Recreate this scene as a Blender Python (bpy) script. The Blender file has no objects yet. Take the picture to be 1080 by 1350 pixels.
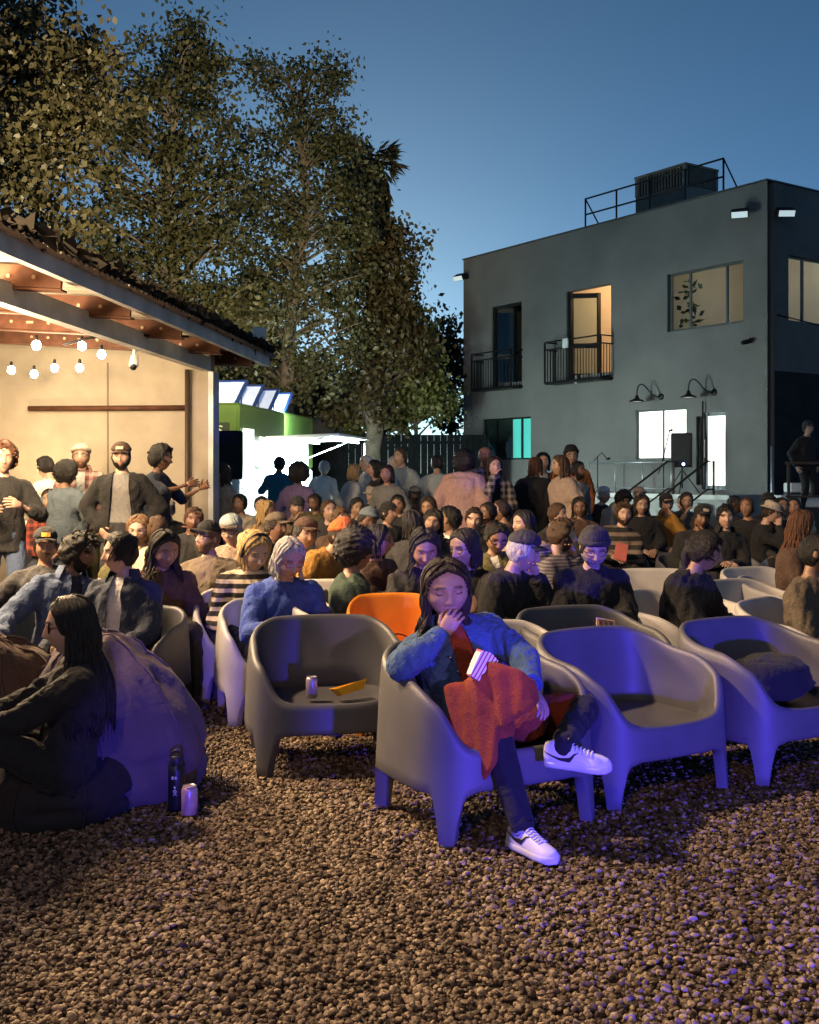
import bpy, math, random
import numpy as np
from mathutils import Vector, Matrix, Euler, noise as mnoise
random.seed(7); rng = np.random.default_rng(11)
S = bpy.context.scene; COL = S.collection
R = math.radians
# ------------------------------------------------------------------ camera
F, HY, CH = 1450.0, 622.0, 1.5            # focal length and horizon in pixels of a 1080 x 1350 frame, camera height
cd = bpy.data.cameras.new('camera'); cam = bpy.data.objects.new('camera', cd); COL.objects.link(cam)
cam.location = (0, 0, CH); cam.rotation_euler = (R(90), 0, 0)
cd.sensor_fit = 'HORIZONTAL'; cd.sensor_width = 36; cd.lens = 36*F/1080; cd.clip_end = 3000; cd.clip_start = .05
cd.shift_y = -(675-HY)/1080
S.camera = cam
# ------------------------------------------------------------------ sky after sunset
W = bpy.data.worlds.new('World'); S.world = W; W.use_nodes = True
nt = W.node_tree; bg = nt.nodes['Background']
sky = nt.nodes.new('ShaderNodeTexSky'); sky.sky_type = 'NISHITA'; sky.sun_disc = False
sky.sun_elevation = R(8); sky.sun_rotation = R(356); sky.altitude = 50; sky.air_density = .35; sky.dust_density = .1; sky.ozone_density = 3.0
wb = nt.nodes.new('ShaderNodeMix'); wb.data_type = 'RGBA'; wb.blend_type = 'MULTIPLY'; wb.inputs[0].default_value = 1; wb.inputs[7].default_value = (1.2, 1.5, 1.27, 1)   # white balance
nt.links.new(sky.outputs[0], wb.inputs[6]); nt.links.new(wb.outputs[2], bg.inputs[0]); bg.inputs[1].default_value = 0.072
S.view_settings.view_transform = 'Standard'; S.view_settings.look = 'None'; S.view_settings.gamma = 1
S.view_settings.exposure = 0
S.cycles.use_denoising = True
S.cycles.max_bounces = 6; S.cycles.diffuse_bounces = 3; S.cycles.glossy_bounces = 3; S.cycles.transmission_bounces = 4
S.cycles.sample_clamp_indirect = 4; S.cycles.caustics_reflective = False; S.cycles.caustics_refractive = False
S.cycles.transparent_max_bounces = 8

# ------------------------------------------------------------------ helpers
def gx(px, Y): return (px-540)/F*Y
def gz(py, Y): return CH-(py-HY)/F*Y
def nrm(v):
    v = np.asarray(v, float); return v/max(np.linalg.norm(v), 1e-9)
def rotm(rx=0, ry=0, rz=0): return np.array(Euler((rx, ry, rz)).to_matrix())
def tagk(o, label=None, cat=None, group=None, kind=None):
    if label: o['label'] = label
    if cat: o['category'] = cat
    if group: o['group'] = group
    if kind: o['kind'] = kind
    return o
def thing(name, label, cat, loc=(0,0,0), rz=0, group=None):
    o = bpy.data.objects.new(name, None); COL.objects.link(o); o.empty_display_size = .1
    o.location = loc; o.rotation_euler = (0, 0, rz)
    return tagk(o, label, cat, group)
def link(name, me, parent=None):
    o = bpy.data.objects.new(name, me); COL.objects.link(o)
    if parent: o.parent = parent
    return o
def copy_tree(o, parent=None):
    c = o.copy(); COL.objects.link(c); c.parent = parent
    for ch in o.children: copy_tree(ch, c)
    return c

class MB:
    """collects vertices and faces; build() links them as one mesh object"""
    def __init__(s): s.v = []; s.f = []; s.m = []; s.n = 0; s.mi = 0
    def add(s, V, Fc):
        V = np.asarray(V, float).reshape(-1, 3); b = s.n
        s.v.append(V); s.n += len(V)
        for f in Fc: s.f.append([i+b for i in f]); s.m.append(s.mi)
        return s
    def box(s, c, d, rot=None, bev=0.0):
        x, y, z = d[0]/2, d[1]/2, d[2]/2
        if bev > 0:
            b = min(bev, x*.49, y*.49, z*.49); V = []; 
            for sx in (-1,1):
                for sy in (-1,1):
                    for sz in (-1,1):
                        V += [(sx*x, sy*(y-b), sz*(z-b)), (sx*(x-b), sy*y, sz*(z-b)), (sx*(x-b), sy*(y-b), sz*z)]
            def i(sx, sy, sz, k): return ((sx>0)*4+(sy>0)*2+(sz>0))*3+k
            Fc = []
            for sg in (-1,1):
                Fc.append([i(sg,-1,-1,0), i(sg,1,-1,0), i(sg,1,1,0), i(sg,-1,1,0)][::sg])
                Fc.append([i(-1,sg,-1,1), i(-1,sg,1,1), i(1,sg,1,1), i(1,sg,-1,1)][::sg])
                Fc.append([i(-1,-1,sg,2), i(1,-1,sg,2), i(1,1,sg,2), i(-1,1,sg,2)][::sg])
            for a in (-1,1):
                for b2 in (-1,1):
                    Fc.append([i(a,b2,-1,0), i(a,b2,-1,1), i(a,b2,1,1), i(a,b2,1,0)][::-1 if a*b2>0 else 1])
                    Fc.append([i(a,-1,b2,0), i(a,-1,b2,2), i(a,1,b2,2), i(a,1,b2,0)][::1 if a*b2>0 else -1])
                    Fc.append([i(-1,a,b2,1), i(-1,a,b2,2), i(1,a,b2,2), i(1,a,b2,1)][::-1 if a*b2>0 else 1])
                    for c2 in (-1,1):
                        Fc.append([i(a,b2,c2,0), i(a,b2,c2,1), i(a,b2,c2,2)][::1 if a*b2*c2>0 else -1])
        else:
            V = [(-x,-y,-z),(x,-y,-z),(x,y,-z),(-x,y,-z),(-x,-y,z),(x,-y,z),(x,y,z),(-x,y,z)]
            Fc = [(3,2,1,0),(4,5,6,7),(0,1,5,4),(1,2,6,5),(2,3,7,6),(3,0,4,7)]
        V = np.array(V)
        if rot is not None: V = V @ np.asarray(rot).T
        return s.add(V+np.asarray(c, float), Fc)
    def beam(s, p0, p1, w, h, bev=0.0, up=(0,0,1)):
        p0, p1 = np.asarray(p0, float), np.asarray(p1, float); d = nrm(p1-p0); u = np.asarray(up, float)
        if abs(d@u) > .99: u = np.array((0,1.,0))
        a = nrm(np.cross(d, u)); b = np.cross(a, d)
        return s.box((p0+p1)/2, (np.linalg.norm(p1-p0), w, h), np.stack([d, a, b], 1) if np.linalg.det(np.stack([d,a,b],1))>0 else np.stack([d,-a,b],1), bev)
    def tube(s, P, r, n=8, caps=True, flat=None):
        P = np.asarray(P, float); k = len(P); r = np.full(k, r) if np.isscalar(r) else np.asarray(r, float)
        T = np.gradient(P, axis=0); T /= np.maximum(np.linalg.norm(T, axis=1, keepdims=True), 1e-9)
        u = np.array((0,0,1.)) if abs(T[0][2]) < .9 else np.array((1.,0,0))
        a = nrm(np.cross(T[0], u)); V = []
        ang = np.arange(n)*2*math.pi/n
        for i in range(k):
            a = nrm(a-T[i]*(a@T[i])); b = np.cross(T[i], a)
            fl = 1 if flat is None else flat
            V.append(P[i]+r[i]*(np.cos(ang)[:,None]*a+np.sin(ang)[:,None]*b*fl))
        V = np.concatenate(V); Fc = []
        for i in range(k-1):
            for j in range(n):
                Fc.append((i*n+j, i*n+(j+1)%n, (i+1)*n+(j+1)%n, (i+1)*n+j))
        if caps: Fc.append(tuple(range(n))[::-1]); Fc.append(tuple((k-1)*n+j for j in range(n)))
        return s.add(V, Fc)
    def capsule(s, p0, p1, r0, r1, n=12, m=3):
        p0, p1 = np.asarray(p0, float), np.asarray(p1, float); d = nrm(p1-p0); P = []; rr = []
        for i in range(m+1):
            t = math.pi/2*i/m; P.append(p0-d*r0*math.cos(t)); rr.append(max(r0*math.sin(t), r0*.06))
        for i in range(m+1):
            t = math.pi/2*i/m; P.append(p1+d*r1*math.sin(t)); rr.append(max(r1*math.cos(t), r1*.06))
        return s.tube(P, rr, n)
    def ell(s, c, r, rot=None, n=14, m=9):
        V = []; 
        for i in range(m+1):
            t = math.pi*i/m
            for j in range(n):
                p = 2*math.pi*j/n; V.append((r[0]*math.sin(t)*math.cos(p), r[1]*math.sin(t)*math.sin(p), r[2]*math.cos(t)))
        V = np.array(V)
        if rot is not None: V = V @ np.asarray(rot).T
        Fc = [(i*n+j, (i+1)*n+j, (i+1)*n+(j+1)%n, i*n+(j+1)%n) for i in range(m) for j in range(n)]
        return s.add(V+np.asarray(c, float), Fc)
    def loft(s, rings, caps=True):
        n = len(rings[0]); k = len(rings)
        Fc = [(i*n+j, i*n+(j+1)%n, (i+1)*n+(j+1)%n, (i+1)*n+j) for i in range(k-1) for j in range(n)]
        if caps: Fc.append(tuple(range(n))[::-1]); Fc.append(tuple((k-1)*n+j for j in range(n)))
        return s.add(np.concatenate(rings), Fc)
    def lathe(s, prof, n=20, c=(0,0,0), axis=None):
        ang = np.arange(n)*2*math.pi/n
        rings = [np.stack([r*np.cos(ang), r*np.sin(ang), np.full(n, z)], 1) for r, z in prof]
        if axis is not None:
            q = np.array(Vector((0,0,1)).rotation_difference(Vector(axis)).to_matrix()); rings = [x @ q.T for x in rings]
        return s.loft([x+np.asarray(c, float) for x in rings])
    def mesh(s, name):
        me = bpy.data.meshes.new(name)
        me.from_pydata(np.concatenate(s.v).tolist() if s.v else [], [], s.f); return me
    def build(s, name, mats, parent=None, smooth=True, ang=None):
        me = s.mesh(name)
        if not isinstance(mats, (list, tuple)): mats = [mats]
        for m in mats: me.materials.append(m)
        if len(mats) > 1: me.polygons.foreach_set('material_index', s.m)
        me.polygons.foreach_set('use_smooth', [smooth]*len(me.polygons))
        if ang: me.set_sharp_from_angle(angle=R(ang))
        me.update()
        return link(name, me, parent)

def fast_mesh(name, V, Fq, k):
    """V n x 3, Fq m x k index array"""
    me = bpy.data.meshes.new(name); V = np.ascontiguousarray(V, dtype=np.float32); Fq = np.ascontiguousarray(Fq, dtype=np.int32)
    me.vertices.add(len(V)); me.vertices.foreach_set('co', V.ravel())
    me.loops.add(Fq.size); me.loops.foreach_set('vertex_index', Fq.ravel())
    me.polygons.add(len(Fq)); me.polygons.foreach_set('loop_start', np.arange(len(Fq), dtype=np.int32)*k)
    me.update(calc_edges=True); return me

# ------------------------------------------------------------------ materials
MC = {}
def srgb(h):
    h = h.lstrip('#'); c = [int(h[i:i+2], 16)/255 for i in (0,2,4)]
    return tuple(((x+.055)/1.055)**2.4 if x > .04045 else x/12.92 for x in c)
def mat(name, col=(.5,.5,.5), rough=.7, metal=0, var=.12, nscale=6, bump=0, bscale=60, emit=None, estr=0, spec=.4, sheen=0, stretch=None, col2=None, detail=6, world=False):
    key = (name, tuple(np.round(col, 4)), rough, bump, estr)
    if key in MC: return MC[key]
    m = bpy.data.materials.new(name); m.use_nodes = True; t = m.node_tree; N = t.nodes; L = t.links; b = N['Principled BSDF']
    b.inputs['Roughness'].default_value = rough; b.inputs['Metallic'].default_value = metal
    b.inputs['Specular IOR Level'].default_value = spec
    if sheen: b.inputs['Sheen Weight'].default_value = sheen
    tc = N.new('ShaderNodeTexCoord'); mp = N.new('ShaderNodeMapping'); L.new(tc.outputs['Object'], mp.inputs[0])
    if world:
        gm = N.new('ShaderNodeNewGeometry'); L.new(gm.outputs['Position'], mp.inputs[0])
    if stretch: mp.inputs['Scale'].default_value = stretch
    nz = N.new('ShaderNodeTexNoise'); nz.inputs['Scale'].default_value = nscale; nz.inputs['Detail'].default_value = detail; L.new(mp.outputs[0], nz.inputs[0])
    oi = N.new('ShaderNodeObjectInfo'); ad = N.new('ShaderNodeVectorMath'); L.new(mp.outputs[0], ad.inputs[0]); L.new(oi.outputs['Random'], ad.inputs[1]); L.new(ad.outputs[0], nz.inputs[0])
    c1 = tuple(max(0, x*(1-var)) for x in col); c2 = col2 or tuple(min(1, x*(1+var)) for x in col)
    mx = N.new('ShaderNodeMix'); mx.data_type = 'RGBA'; L.new(nz.outputs[0], mx.inputs[0])
    rp = N.new('ShaderNodeMapRange'); rp.inputs[1].default_value = .3; rp.inputs[2].default_value = .7; L.new(nz.outputs[0], rp.inputs[0]); L.new(rp.outputs[0], mx.inputs[0])
    mx.inputs[6].default_value = (*c1, 1); mx.inputs[7].default_value = (*c2, 1); L.new(mx.outputs[2], b.inputs['Base Color'])
    if bump:
        n2 = N.new('ShaderNodeTexNoise'); n2.inputs['Scale'].default_value = bscale; n2.inputs['Detail'].default_value = 5; L.new(mp.outputs[0], n2.inputs[0])
        bp = N.new('ShaderNodeBump'); bp.inputs['Strength'].default_value = bump; bp.inputs['Distance'].default_value = .02; L.new(n2.outputs[0], bp.inputs['Height']); L.new(bp.outputs[0], b.inputs['Normal'])
    if estr:
        b.inputs['Emission Color'].default_value = (*(emit or col), 1); b.inputs['Emission Strength'].default_value = estr
    MC[key] = m; return m
def glass(name='glass', col=(.8,.9,.9), rough=.03, alpha=.25):
    if name in MC: return MC[name]
    m = bpy.data.materials.new(name); m.use_nodes = True; t = m.node_tree; N = t.nodes; L = t.links
    N.remove(N['Principled BSDF']); o = N['Material Output']
    g = N.new('ShaderNodeBsdfGlossy'); g.inputs[1].default_value = rough; tr = N.new('ShaderNodeBsdfTransparent'); tr.inputs[0].default_value = (*col, 1)
    fr = N.new('ShaderNodeFresnel'); fr.inputs[0].default_value = 1.5; mx = N.new('ShaderNodeMixShader')
    ge = N.new('ShaderNodeNewGeometry'); iv = N.new('ShaderNodeMath'); iv.operation = 'SUBTRACT'; iv.inputs[0].default_value = 1; L.new(ge.outputs['Backfacing'], iv.inputs[1]); mu = N.new('ShaderNodeMath'); mu.operation = 'MULTIPLY'; L.new(fr.outputs[0], mu.inputs[0]); L.new(iv.outputs[0], mu.inputs[1])
    L.new(mu.outputs[0], mx.inputs[0]); L.new(tr.outputs[0], mx.inputs[1]); L.new(g.outputs[0], mx.inputs[2]); L.new(mx.outputs[0], o.inputs[0])
    MC[name] = m; return m
def lamp(name, kind, loc, energy, col, parent=None, size=.05, target=None, cone=None, blend=.3, size_y=None):
    d = bpy.data.lights.new(name, kind); d.energy = energy; d.color = col
    if kind == 'AREA':
        d.size = size
        if size_y: d.shape = 'RECTANGLE'; d.size_y = size_y
    else: d.shadow_soft_size = size
    if cone: d.spot_size = R(cone); d.spot_blend = blend
    o = bpy.data.objects.new(name, d); COL.objects.link(o); o.location = loc
    if parent: o.parent = parent
    if target is not None: o.rotation_euler = (Vector(target)-Vector(loc)).to_track_quat('-Z', 'Y').to_euler()
    return o
BLACK = lambda: mat('black_metal', (.012,.012,.013), .45, .3, var=.3)
# ------------------------------------------------------------------ ground
gm_ = mat('gravel_ground', (.085,.068,.05), .9, var=.45, nscale=35, bump=.9, bscale=45)
b = MB(); b.add([(-400,-60,0),(400,-60,0),(400,900,0),(-400,900,0)], [(0,1,2,3)])
tagk(b.build('ground', gm_), 'gravel covered yard ground reaching beyond the fence', 'ground', kind='structure')

# ------------------------------------------------------------------ grey two-storey building
CX, CY = 7.81, 24.0; DX, DY = -.5640, .8257                    # corner and direction of the long facade
def fu(px):
    k = (px-540)/F; return (CX-CY*k)/(DY*k-DX)
def fz(px, py): return gz(py, CY+DY*fu(px))
BH, BL, BD = 7.86, 10.97, 8.0
BRZ = math.atan2(DY, DX)
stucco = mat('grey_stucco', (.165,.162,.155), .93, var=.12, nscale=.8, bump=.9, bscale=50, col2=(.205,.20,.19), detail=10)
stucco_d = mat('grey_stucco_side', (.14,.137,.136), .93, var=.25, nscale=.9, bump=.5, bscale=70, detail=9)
bld = thing('building', 'grey stucco two-storey box building with juliet balconies and lit ground floor windows', 'building', (CX, CY, 0), BRZ)
def grid_wall(mb, u0, u1, z0, z1, holes, y0, th, to3):
    us = sorted({u0, u1, *[h[0] for h in holes], *[h[1] for h in holes]}); zs = sorted({z0, z1, *[h[2] for h in holes], *[h[3] for h in holes]})
    for a, c in zip(us, us[1:]):
        for d, e in zip(zs, zs[1:]):
            mu, mz = (a+c)/2, (d+e)/2
            if any(h[0] < mu < h[1] and h[2] < mz < h[3] for h in holes): continue
            mb.add([to3(a,y0,d),to3(c,y0,d),to3(c,y0,e),to3(a,y0,e)], [(0,1,2,3)])
            mb.add([to3(a,y0-th,d),to3(c,y0-th,d),to3(c,y0-th,e),to3(a,y0-th,e)], [(3,2,1,0)])
    for a, c, d, e in holes:                                   # reveals
        for p, q in (((a,d),(c,d)),((c,d),(c,e)),((c,e),(a,e)),((a,e),(a,d))):
            mb.add([to3(p[0],y0,p[1]),to3(q[0],y0,q[1]),to3(q[0],y0-th,q[1]),to3(p[0],y0-th,p[1])], [(0,1,2,3)])
def hole(x0, x1, y0, y1):                                      # picture window -> facade metres
    a, c = fu(x1), fu(x0); xm = (x0+x1)/2; return (a, c, fz(xm, y1), fz(xm, y0))
H_b1 = hole(648, 688, 401, 511); H_b2 = hole(747, 806, 379, 499); H_w3 = hole(880, 980, 352, 431)
H_l1 = hole(636, 700, 551, 606); H_l2 = hole(838, 905, 539, 606); H_dr = hole(927, 957, 543, 646)
holes = [H_b1, H_b2, H_w3, H_l1, H_l2, H_dr]
m = MB(); grid_wall(m, 0, BL, 0, BH, holes, 0, .22, lambda u,y,z: (u,y,z)); m.build('facade', stucco, bld, False)
def su(px):                                                    # distance along the side face, local -y
    k = (px-540)/F; ex, ey = .8257, .5640; return (CY*k-CX)/(ex-ey*k)
sz = lambda px, py: gz(py, CY+.564*su(px))
H_s = (-su(1100), -su(1040), sz(1070, 427), sz(1070, 341))
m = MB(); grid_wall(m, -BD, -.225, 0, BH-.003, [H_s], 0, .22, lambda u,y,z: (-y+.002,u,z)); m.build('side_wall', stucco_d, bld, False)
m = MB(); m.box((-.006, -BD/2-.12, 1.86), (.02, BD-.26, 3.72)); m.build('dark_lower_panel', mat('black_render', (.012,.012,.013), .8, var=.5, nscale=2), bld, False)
m = MB(); m.box((BL/2, -BD+.1, BH/2-.01), (BL-.06, .2, BH-.04)); m.box((BL-.11, -BD/2, BH/2-.012), (.2, BD-.5, BH-.05)); m.build('rear_wall', stucco, bld, False)
m = MB(); m.box((BL/2, -BD/2, BH-.45), (BL-.5, BD-.5, .2)); m.build('roof', mat('roof_felt', (.06,.06,.06), .9), bld, False)
m = MB(); m.box((BL/2, -.1, BH+.02), (BL+.04, .27, .035)); m.box((.1, -BD/2-.12, BH+.021), (.25, BD-.2, .035)); m.build('parapet_cap', mat('parapet_metal', (.1,.1,.1), .6, .3), bld, False)
m = MB(); m.box((BL/2, -BD/2, 3.95), (BL-.5, BD-.5, .25)); m.build('floor_slab', mat('slab', (.4,.38,.35), .8), bld, False)
roomw = mat('room_wall', (.62,.55,.47), .85, var=.06, nscale=2)
m = MB()                                                       # rooms upstairs behind the openings
for u in (fu(700), fu(735), fu(840)):
    m.box((u, -2.2, 5.7), (.1, 3.9, 3.2))
m.box((BL/2, -4.2, 5.7), (BL-.6, .1, 3.2)); m.build('inner_wall', roomw, bld, False)
m = MB(); m.box((BL/2, -2.2, 7.3-.02), (BL-.6, 4.0, .06)); m.build('ceiling', mat('room_ceiling', (.72,.55,.38), .8), bld, False)
frame = mat('dark_window_frame', (.02,.02,.02), .4, .4)
alu = mat('grey_window_frame', (.16,.17,.17), .4, .6)
def win_frame(h, mull, y, fm, w=.045, name='window', glassy='window_glass', sill=True):
    a, c, d, e = h; m = MB()
    for (p, q) in (((a+w/2,d),(a+w/2,e)), ((c-w/2,d),(c-w/2,e))): m.box((p[0], y, (d+e)/2), (w, .06, e-d))
    m.box(((a+c)/2, y, d+w/2), (c-a-2*w, .058, w)); m.box(((a+c)/2, y, e-w/2), (c-a-2*w, .058, w))
    for f in mull: m.box((a+(c-a)*f, y+.002, (d+e)/2), (w, .054, e-d-2*w))
    o = m.build(name, fm, bld, False)
    xs = [0, *mull, 1]
    for f0, f1 in zip(xs, xs[1:]):
        g = MB(); g.box((a+(c-a)*(f0+f1)/2, y, (d+e)/2), ((c-a)*(f1-f0)-w, .008, e-d-2*w)); g.build('pane', glassy if not isinstance(glassy, str) else glass(glassy), o, False)
    return o
win_frame(H_w3, (.24, .72), -.12, alu)
a, c, d, e = H_s                                               # window on the side wall
m = MB()
for yy in (a+.02, c-.02, a+(c-a)*.62): m.box((.12, yy, (d+e)/2), (.06, .045, e-d))
m.box((.121, (a+c)/2, d+.02), (.06, c-a-.05, .045)); m.box((.121, (a+c)/2, e-.02), (.06, c-a-.05, .045)); o = m.build('window', alu, bld, False)
m = MB(); m.box((.12, (a+c)/2, (d+e)/2), (.008, c-a, e-d)); m.build('pane', glass('window_glass'), o, False)
# lit ground floor: glowing panes of frosted glass
lit = mat('lit_frosted_glass', (.9,.9,.85), .5, var=0, emit=(1,.99,.9), estr=1.6)
teal = mat('lit_teal_blind', (.2,.7,.62), .6, var=.04, emit=(.12,.66,.55), estr=.8)
darkb = mat('drawn_dark_blind', (.05,.05,.04), .7, var=.1)
win_frame(H_l2, (.48,), -.1, alu, glassy=lit)
o = win_frame(H_l1, (.48-.26, .74), -.1, frame)
a, c, d, e = H_l1
m = MB(); m.box((a+(c-a)*.22, -.16, (d+e)/2), ((c-a)*.43, .02, e-d)); m.build('blind', teal, bld, False)
m = MB(); m.box((a+(c-a)*.73, -.16, (d+e)/2), ((c-a)*.57, .02, e-d)); m.build('blind', darkb, bld, False)
a, c, d, e = H_dr
m = MB(); 
for x in (a+.035, c-.035): m.box((x, -.1, (d+e)/2), (.07, .06, e-d))
m.box(((a+c)/2, -.1, e-.035), (c-a-.14, .058, .07)); m.box(((a+c)/2, -.1, d+.05), (c-a-.14, .058, .1)); dr = m.build('door', alu, bld, False)
m = MB(); m.box(((a+c)/2, -.1, (d+e)/2), (c-a-.14, .01, e-d-.17)); m.build('pane', lit, dr, False)
m = MB(); m.tube([(c-.04, -.06, d+.75), (c-.04, .0, d+.75), (c-.04, .0, d+1.15), (c-.04, -.06, d+1.15)], .012, 6); m.build('handle', mat('steel', (.5,.5,.5), .3, 1), dr)
m = MB(); u = fu(924); m.tube([(u, .09, 1.2), (u, .09, d+1.7)], .045, 8); m.tube([(u-.12, .07, 1.1), (u-.12, .07, d+2.05)], .02, 6); m.build('drain_pipe', BLACK(), bld)
for (pa, pb) in (((fu(990)+.1,.012,fz(990,449)),(.36,.012,fz(990,449)+.05)),):
    m = MB(); m.tube([pa, tuple((np.array(pa)+np.array(pb))/2+np.array((0,0,-.015))), pb], .012, 5); m.build('wall_cable', BLACK(), bld)
m = MB(); m.tube([(-.03,-.3,4.95),(-.03,-2.2,4.8),(-.03,-4.5,5.1)], .014, 5); m.build('wall_cable', BLACK(), bld)
# french doors folded inward + juliet balconies
def french(h, open_a, lit_room):
    a, c, d, e = h
    for side in (1,) :
        dr = MB(); w = (c-a)*.5
        p0 = np.array((c-.05, -.06, 0)); ang = R(open_a); dv = np.array((-math.cos(ang), -math.sin(ang), 0))
        up = np.array((0,0,1.)); hh = e-d-.06; zc = d+hh/2+.02
        for t in (.06, w-.06): dr.beam(p0+dv*t+up*(d+.02), p0+dv*t+up*(d+.02+hh), .045, .11)
        for z in (d+.12, zc-.25, d+hh-.05): dr.beam(p0+dv*.11+up*z, p0+dv*(w-.11)+up*z, .043, .13)
        o = dr.build('door', frame, bld, False)
        g = MB(); g.beam(p0+dv*.1+up*zc, p0+dv*(w-.1)+up*zc, .008, hh-.1); g.build('pane', glass('window_glass'), o, False)
    fr = MB()
    for x in (a+.03, c-.03): fr.box((x, -.12, (d+e)/2), (.05, .14, e-d))
    fr.box(((a+c)/2, -.12, d+.02), (c-a-.1, .138, .04))
    if not lit_room: fr.box(((a+c)/2, -.12, e-.04), (c-a-.1, .138, .07))
    fr.build('door_frame', frame, bld, False)
def juliet(x0, x1, ytop, ybot, depth=.42):
    a, c = fu(x1), fu(x0); xm = (x0+x1)/2; z1, z0 = fz(xm, ytop), fz(xm, ybot)
    bm = MB(); y = depth
    for z in (z1, z1-.2, z0+.02):
        bm.beam((a, y, z), (c, y, z), .035, .035)
        for x in (a, c): bm.beam((x, .0, z-.001), (x, y-.018, z-.001), .033, .033)
    for x in (a, c): bm.box((x, y, (z0+z1)/2), (.038, .038, z1-z0))
    o = bm.build('balcony_rail', BLACK(), bld, False)
    n = int((c-a)/.105)
    for i in range(1, n):
        k = MB(); k.box((a+(c-a)*i/n, y, (z0+z1-.2)/2), (.016, .016, z1-.2-z0)); k.build('baluster', BLACK(), o, False)
    for x in (a, c):
        for i in range(1, 4):
            k = MB(); k.box((x, y*i/4, (z0+z1-.2)/2), (.016, .016, z1-.2-z0)); k.build('baluster', BLACK(), o, False)
    k = MB(); k.box(((a+c)/2, y/2, z0-.015), (c-a, y, .03)); k.build('balcony_floor', BLACK(), o, False)
french(H_b1, 42, False); french(H_b2, 48, True)
juliet(637, 689, 465, 513); juliet(734, 808, 448, 503)
# things seen inside the open balcony room
a, c, d, e = H_b2
m = MB(); m.box((a+.3, -.95, d+1.18), (.75, .06, .45), bev=.02); m.box((a+.3, -.9, d+.45), (.6, .3, .9), bev=.02); tagk(m.build('bar_cabinet', mat('dark_wood', (.03,.022,.018), .5), None), 'dark cabinet with raised back seen through the open balcony doors', 'cabinet')
bpy.data.objects['bar_cabinet'].matrix_world = Matrix.Translation((CX, CY, 0)) @ Matrix.Rotation(BRZ, 4, 'Z')
pp = Matrix.Translation((CX, CY, 0)) @ Matrix.Rotation(BRZ, 4, 'Z')
def on_bld(o): o.matrix_world = pp @ o.matrix_world; return o
m = MB(); m.box((c-.45, .45, d+.93), (.2, .05, .25), bev=.02); on_bld(tagk(m.build('towel', mat('white_cloth', (.7,.75,.75), .9), smooth=False), 'pale cloth hung over the rail of the open balcony', 'towel'))
for k, (uu, hh_) in enumerate(((.62, .2), (.2, .12), (.1, .1))):
    m = MB(); m.lathe([(.03,0),(.045,.02),(.045,hh_*.6),(.02,hh_*.8),(.02,hh_)], 10, (a+(c-a)*uu, .25, d-.12+.02*k)); 
    on_bld(tagk(m.build('bottle', mat('white_ceramic', (.8,.8,.78), .3)), ['tall pale bottle standing on the open balcony floor', 'low white jar on the open balcony floor', 'smallest white jar on the open balcony floor'][k], 'bottle'))
lamp('room_lamp', 'POINT', (a+.5, -2.2, 6.6), 110, (1,.66,.33), bld, .12)
lamp('room_lamp', 'POINT', ((H_w3[0]+H_w3[1])/2, -2.6, 6.6), 34, (1,.82,.64), bld, .15)
lamp('room_lamp', 'POINT', ((H_w3[0]+H_w3[1])/2-1.2, -3.0, 5.3), 12, (1,.82,.66), bld, .15)
# pot plant in the wide window
m = MB(); rr = np.random.default_rng(3); a, c, d, e = H_w3
for i in range(46):
    p = np.array((c-.28+rr.normal(0,.12), -.5+rr.normal(0,.1), d+.1+rr.random()*(e-d)*.85)); q = p+rr.normal(0,.13,3)
    n_ = nrm(rr.normal(size=3)); sd = np.cross(nrm(q-p), n_)*.07; m.add([p, (p+q)/2+sd, q, (p+q)/2-sd], [(0,1,2,3)])
on_bld(tagk(m.build('house_plant', mat('dark_leaf', (.03,.05,.02), .5)), 'dark leafy house plant standing inside the wide upper window', 'plant'))
# wall fittings
def floodlight(u, z, yaw, label, side=False):
    t = thing('floodlight', label, 'floodlight', group='floodlights on the walls')
    if side: t.matrix_world = pp @ Matrix.Translation((0, -u, z)) @ Matrix.Rotation(R(90)+R(yaw), 4, 'Z')
    else: t.matrix_world = pp @ Matrix.Translation((u, 0, z)) @ Matrix.Rotation(R(yaw), 4, 'Z')
    m = MB(); m.box((0, .03, .02), (.1, .06, .12)); m.beam((0, .05, .02), (0, .22, -.02), .03, .03); m.build('bracket', BLACK(), t, False)
    rt = rotm(R(-28), 0, 0); m = MB(); m.box((0, .33, -.02), (.38, .24, .16), rt, .02); m.build('housing', BLACK(), t, False)
    m = MB(); m.box(np.array((0,.33,-.02))+rt@np.array((0,.125,-.0)), (.34, .012, .13), rt); m.build('lens', mat('flood_lens', (.8,.85,.85), .3, var=0, emit=(.75,.95,1), estr=.5), t, False)
floodlight(fu(977), fz(977, 284), 35, 'black floodlight on the long facade beside the roof corner')
floodlight(.45, sz(1035, 284), -35, 'black floodlight on the short side wall by the roof corner', True)
floodlight(fu(617), fz(617, 366), 10, 'small floodlight high on the far end of the facade')
def security_cam(u, z, label):
    t = thing('security_camera', label, 'camera', group='cameras on the facade'); t.matrix_world = pp @ Matrix.Translation((u, 0, z))
    m = MB(); m.lathe([(.06,0),(.06,.03),(.03,.05)], 12, (0,0,0), (0,1,0)); m.build('mount', BLACK(), t)
    m = MB(); m.capsule((0,.1,-.03), (.02,.24,-.06), .055, .05); m.build('housing', BLACK(), t)
security_cam(fu(990), fz(990, 449), 'small black security camera on the facade under the wide upper window corner')
security_cam(fu(615), fz(615, 495), 'small black security camera low on the far facade edge')
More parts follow.
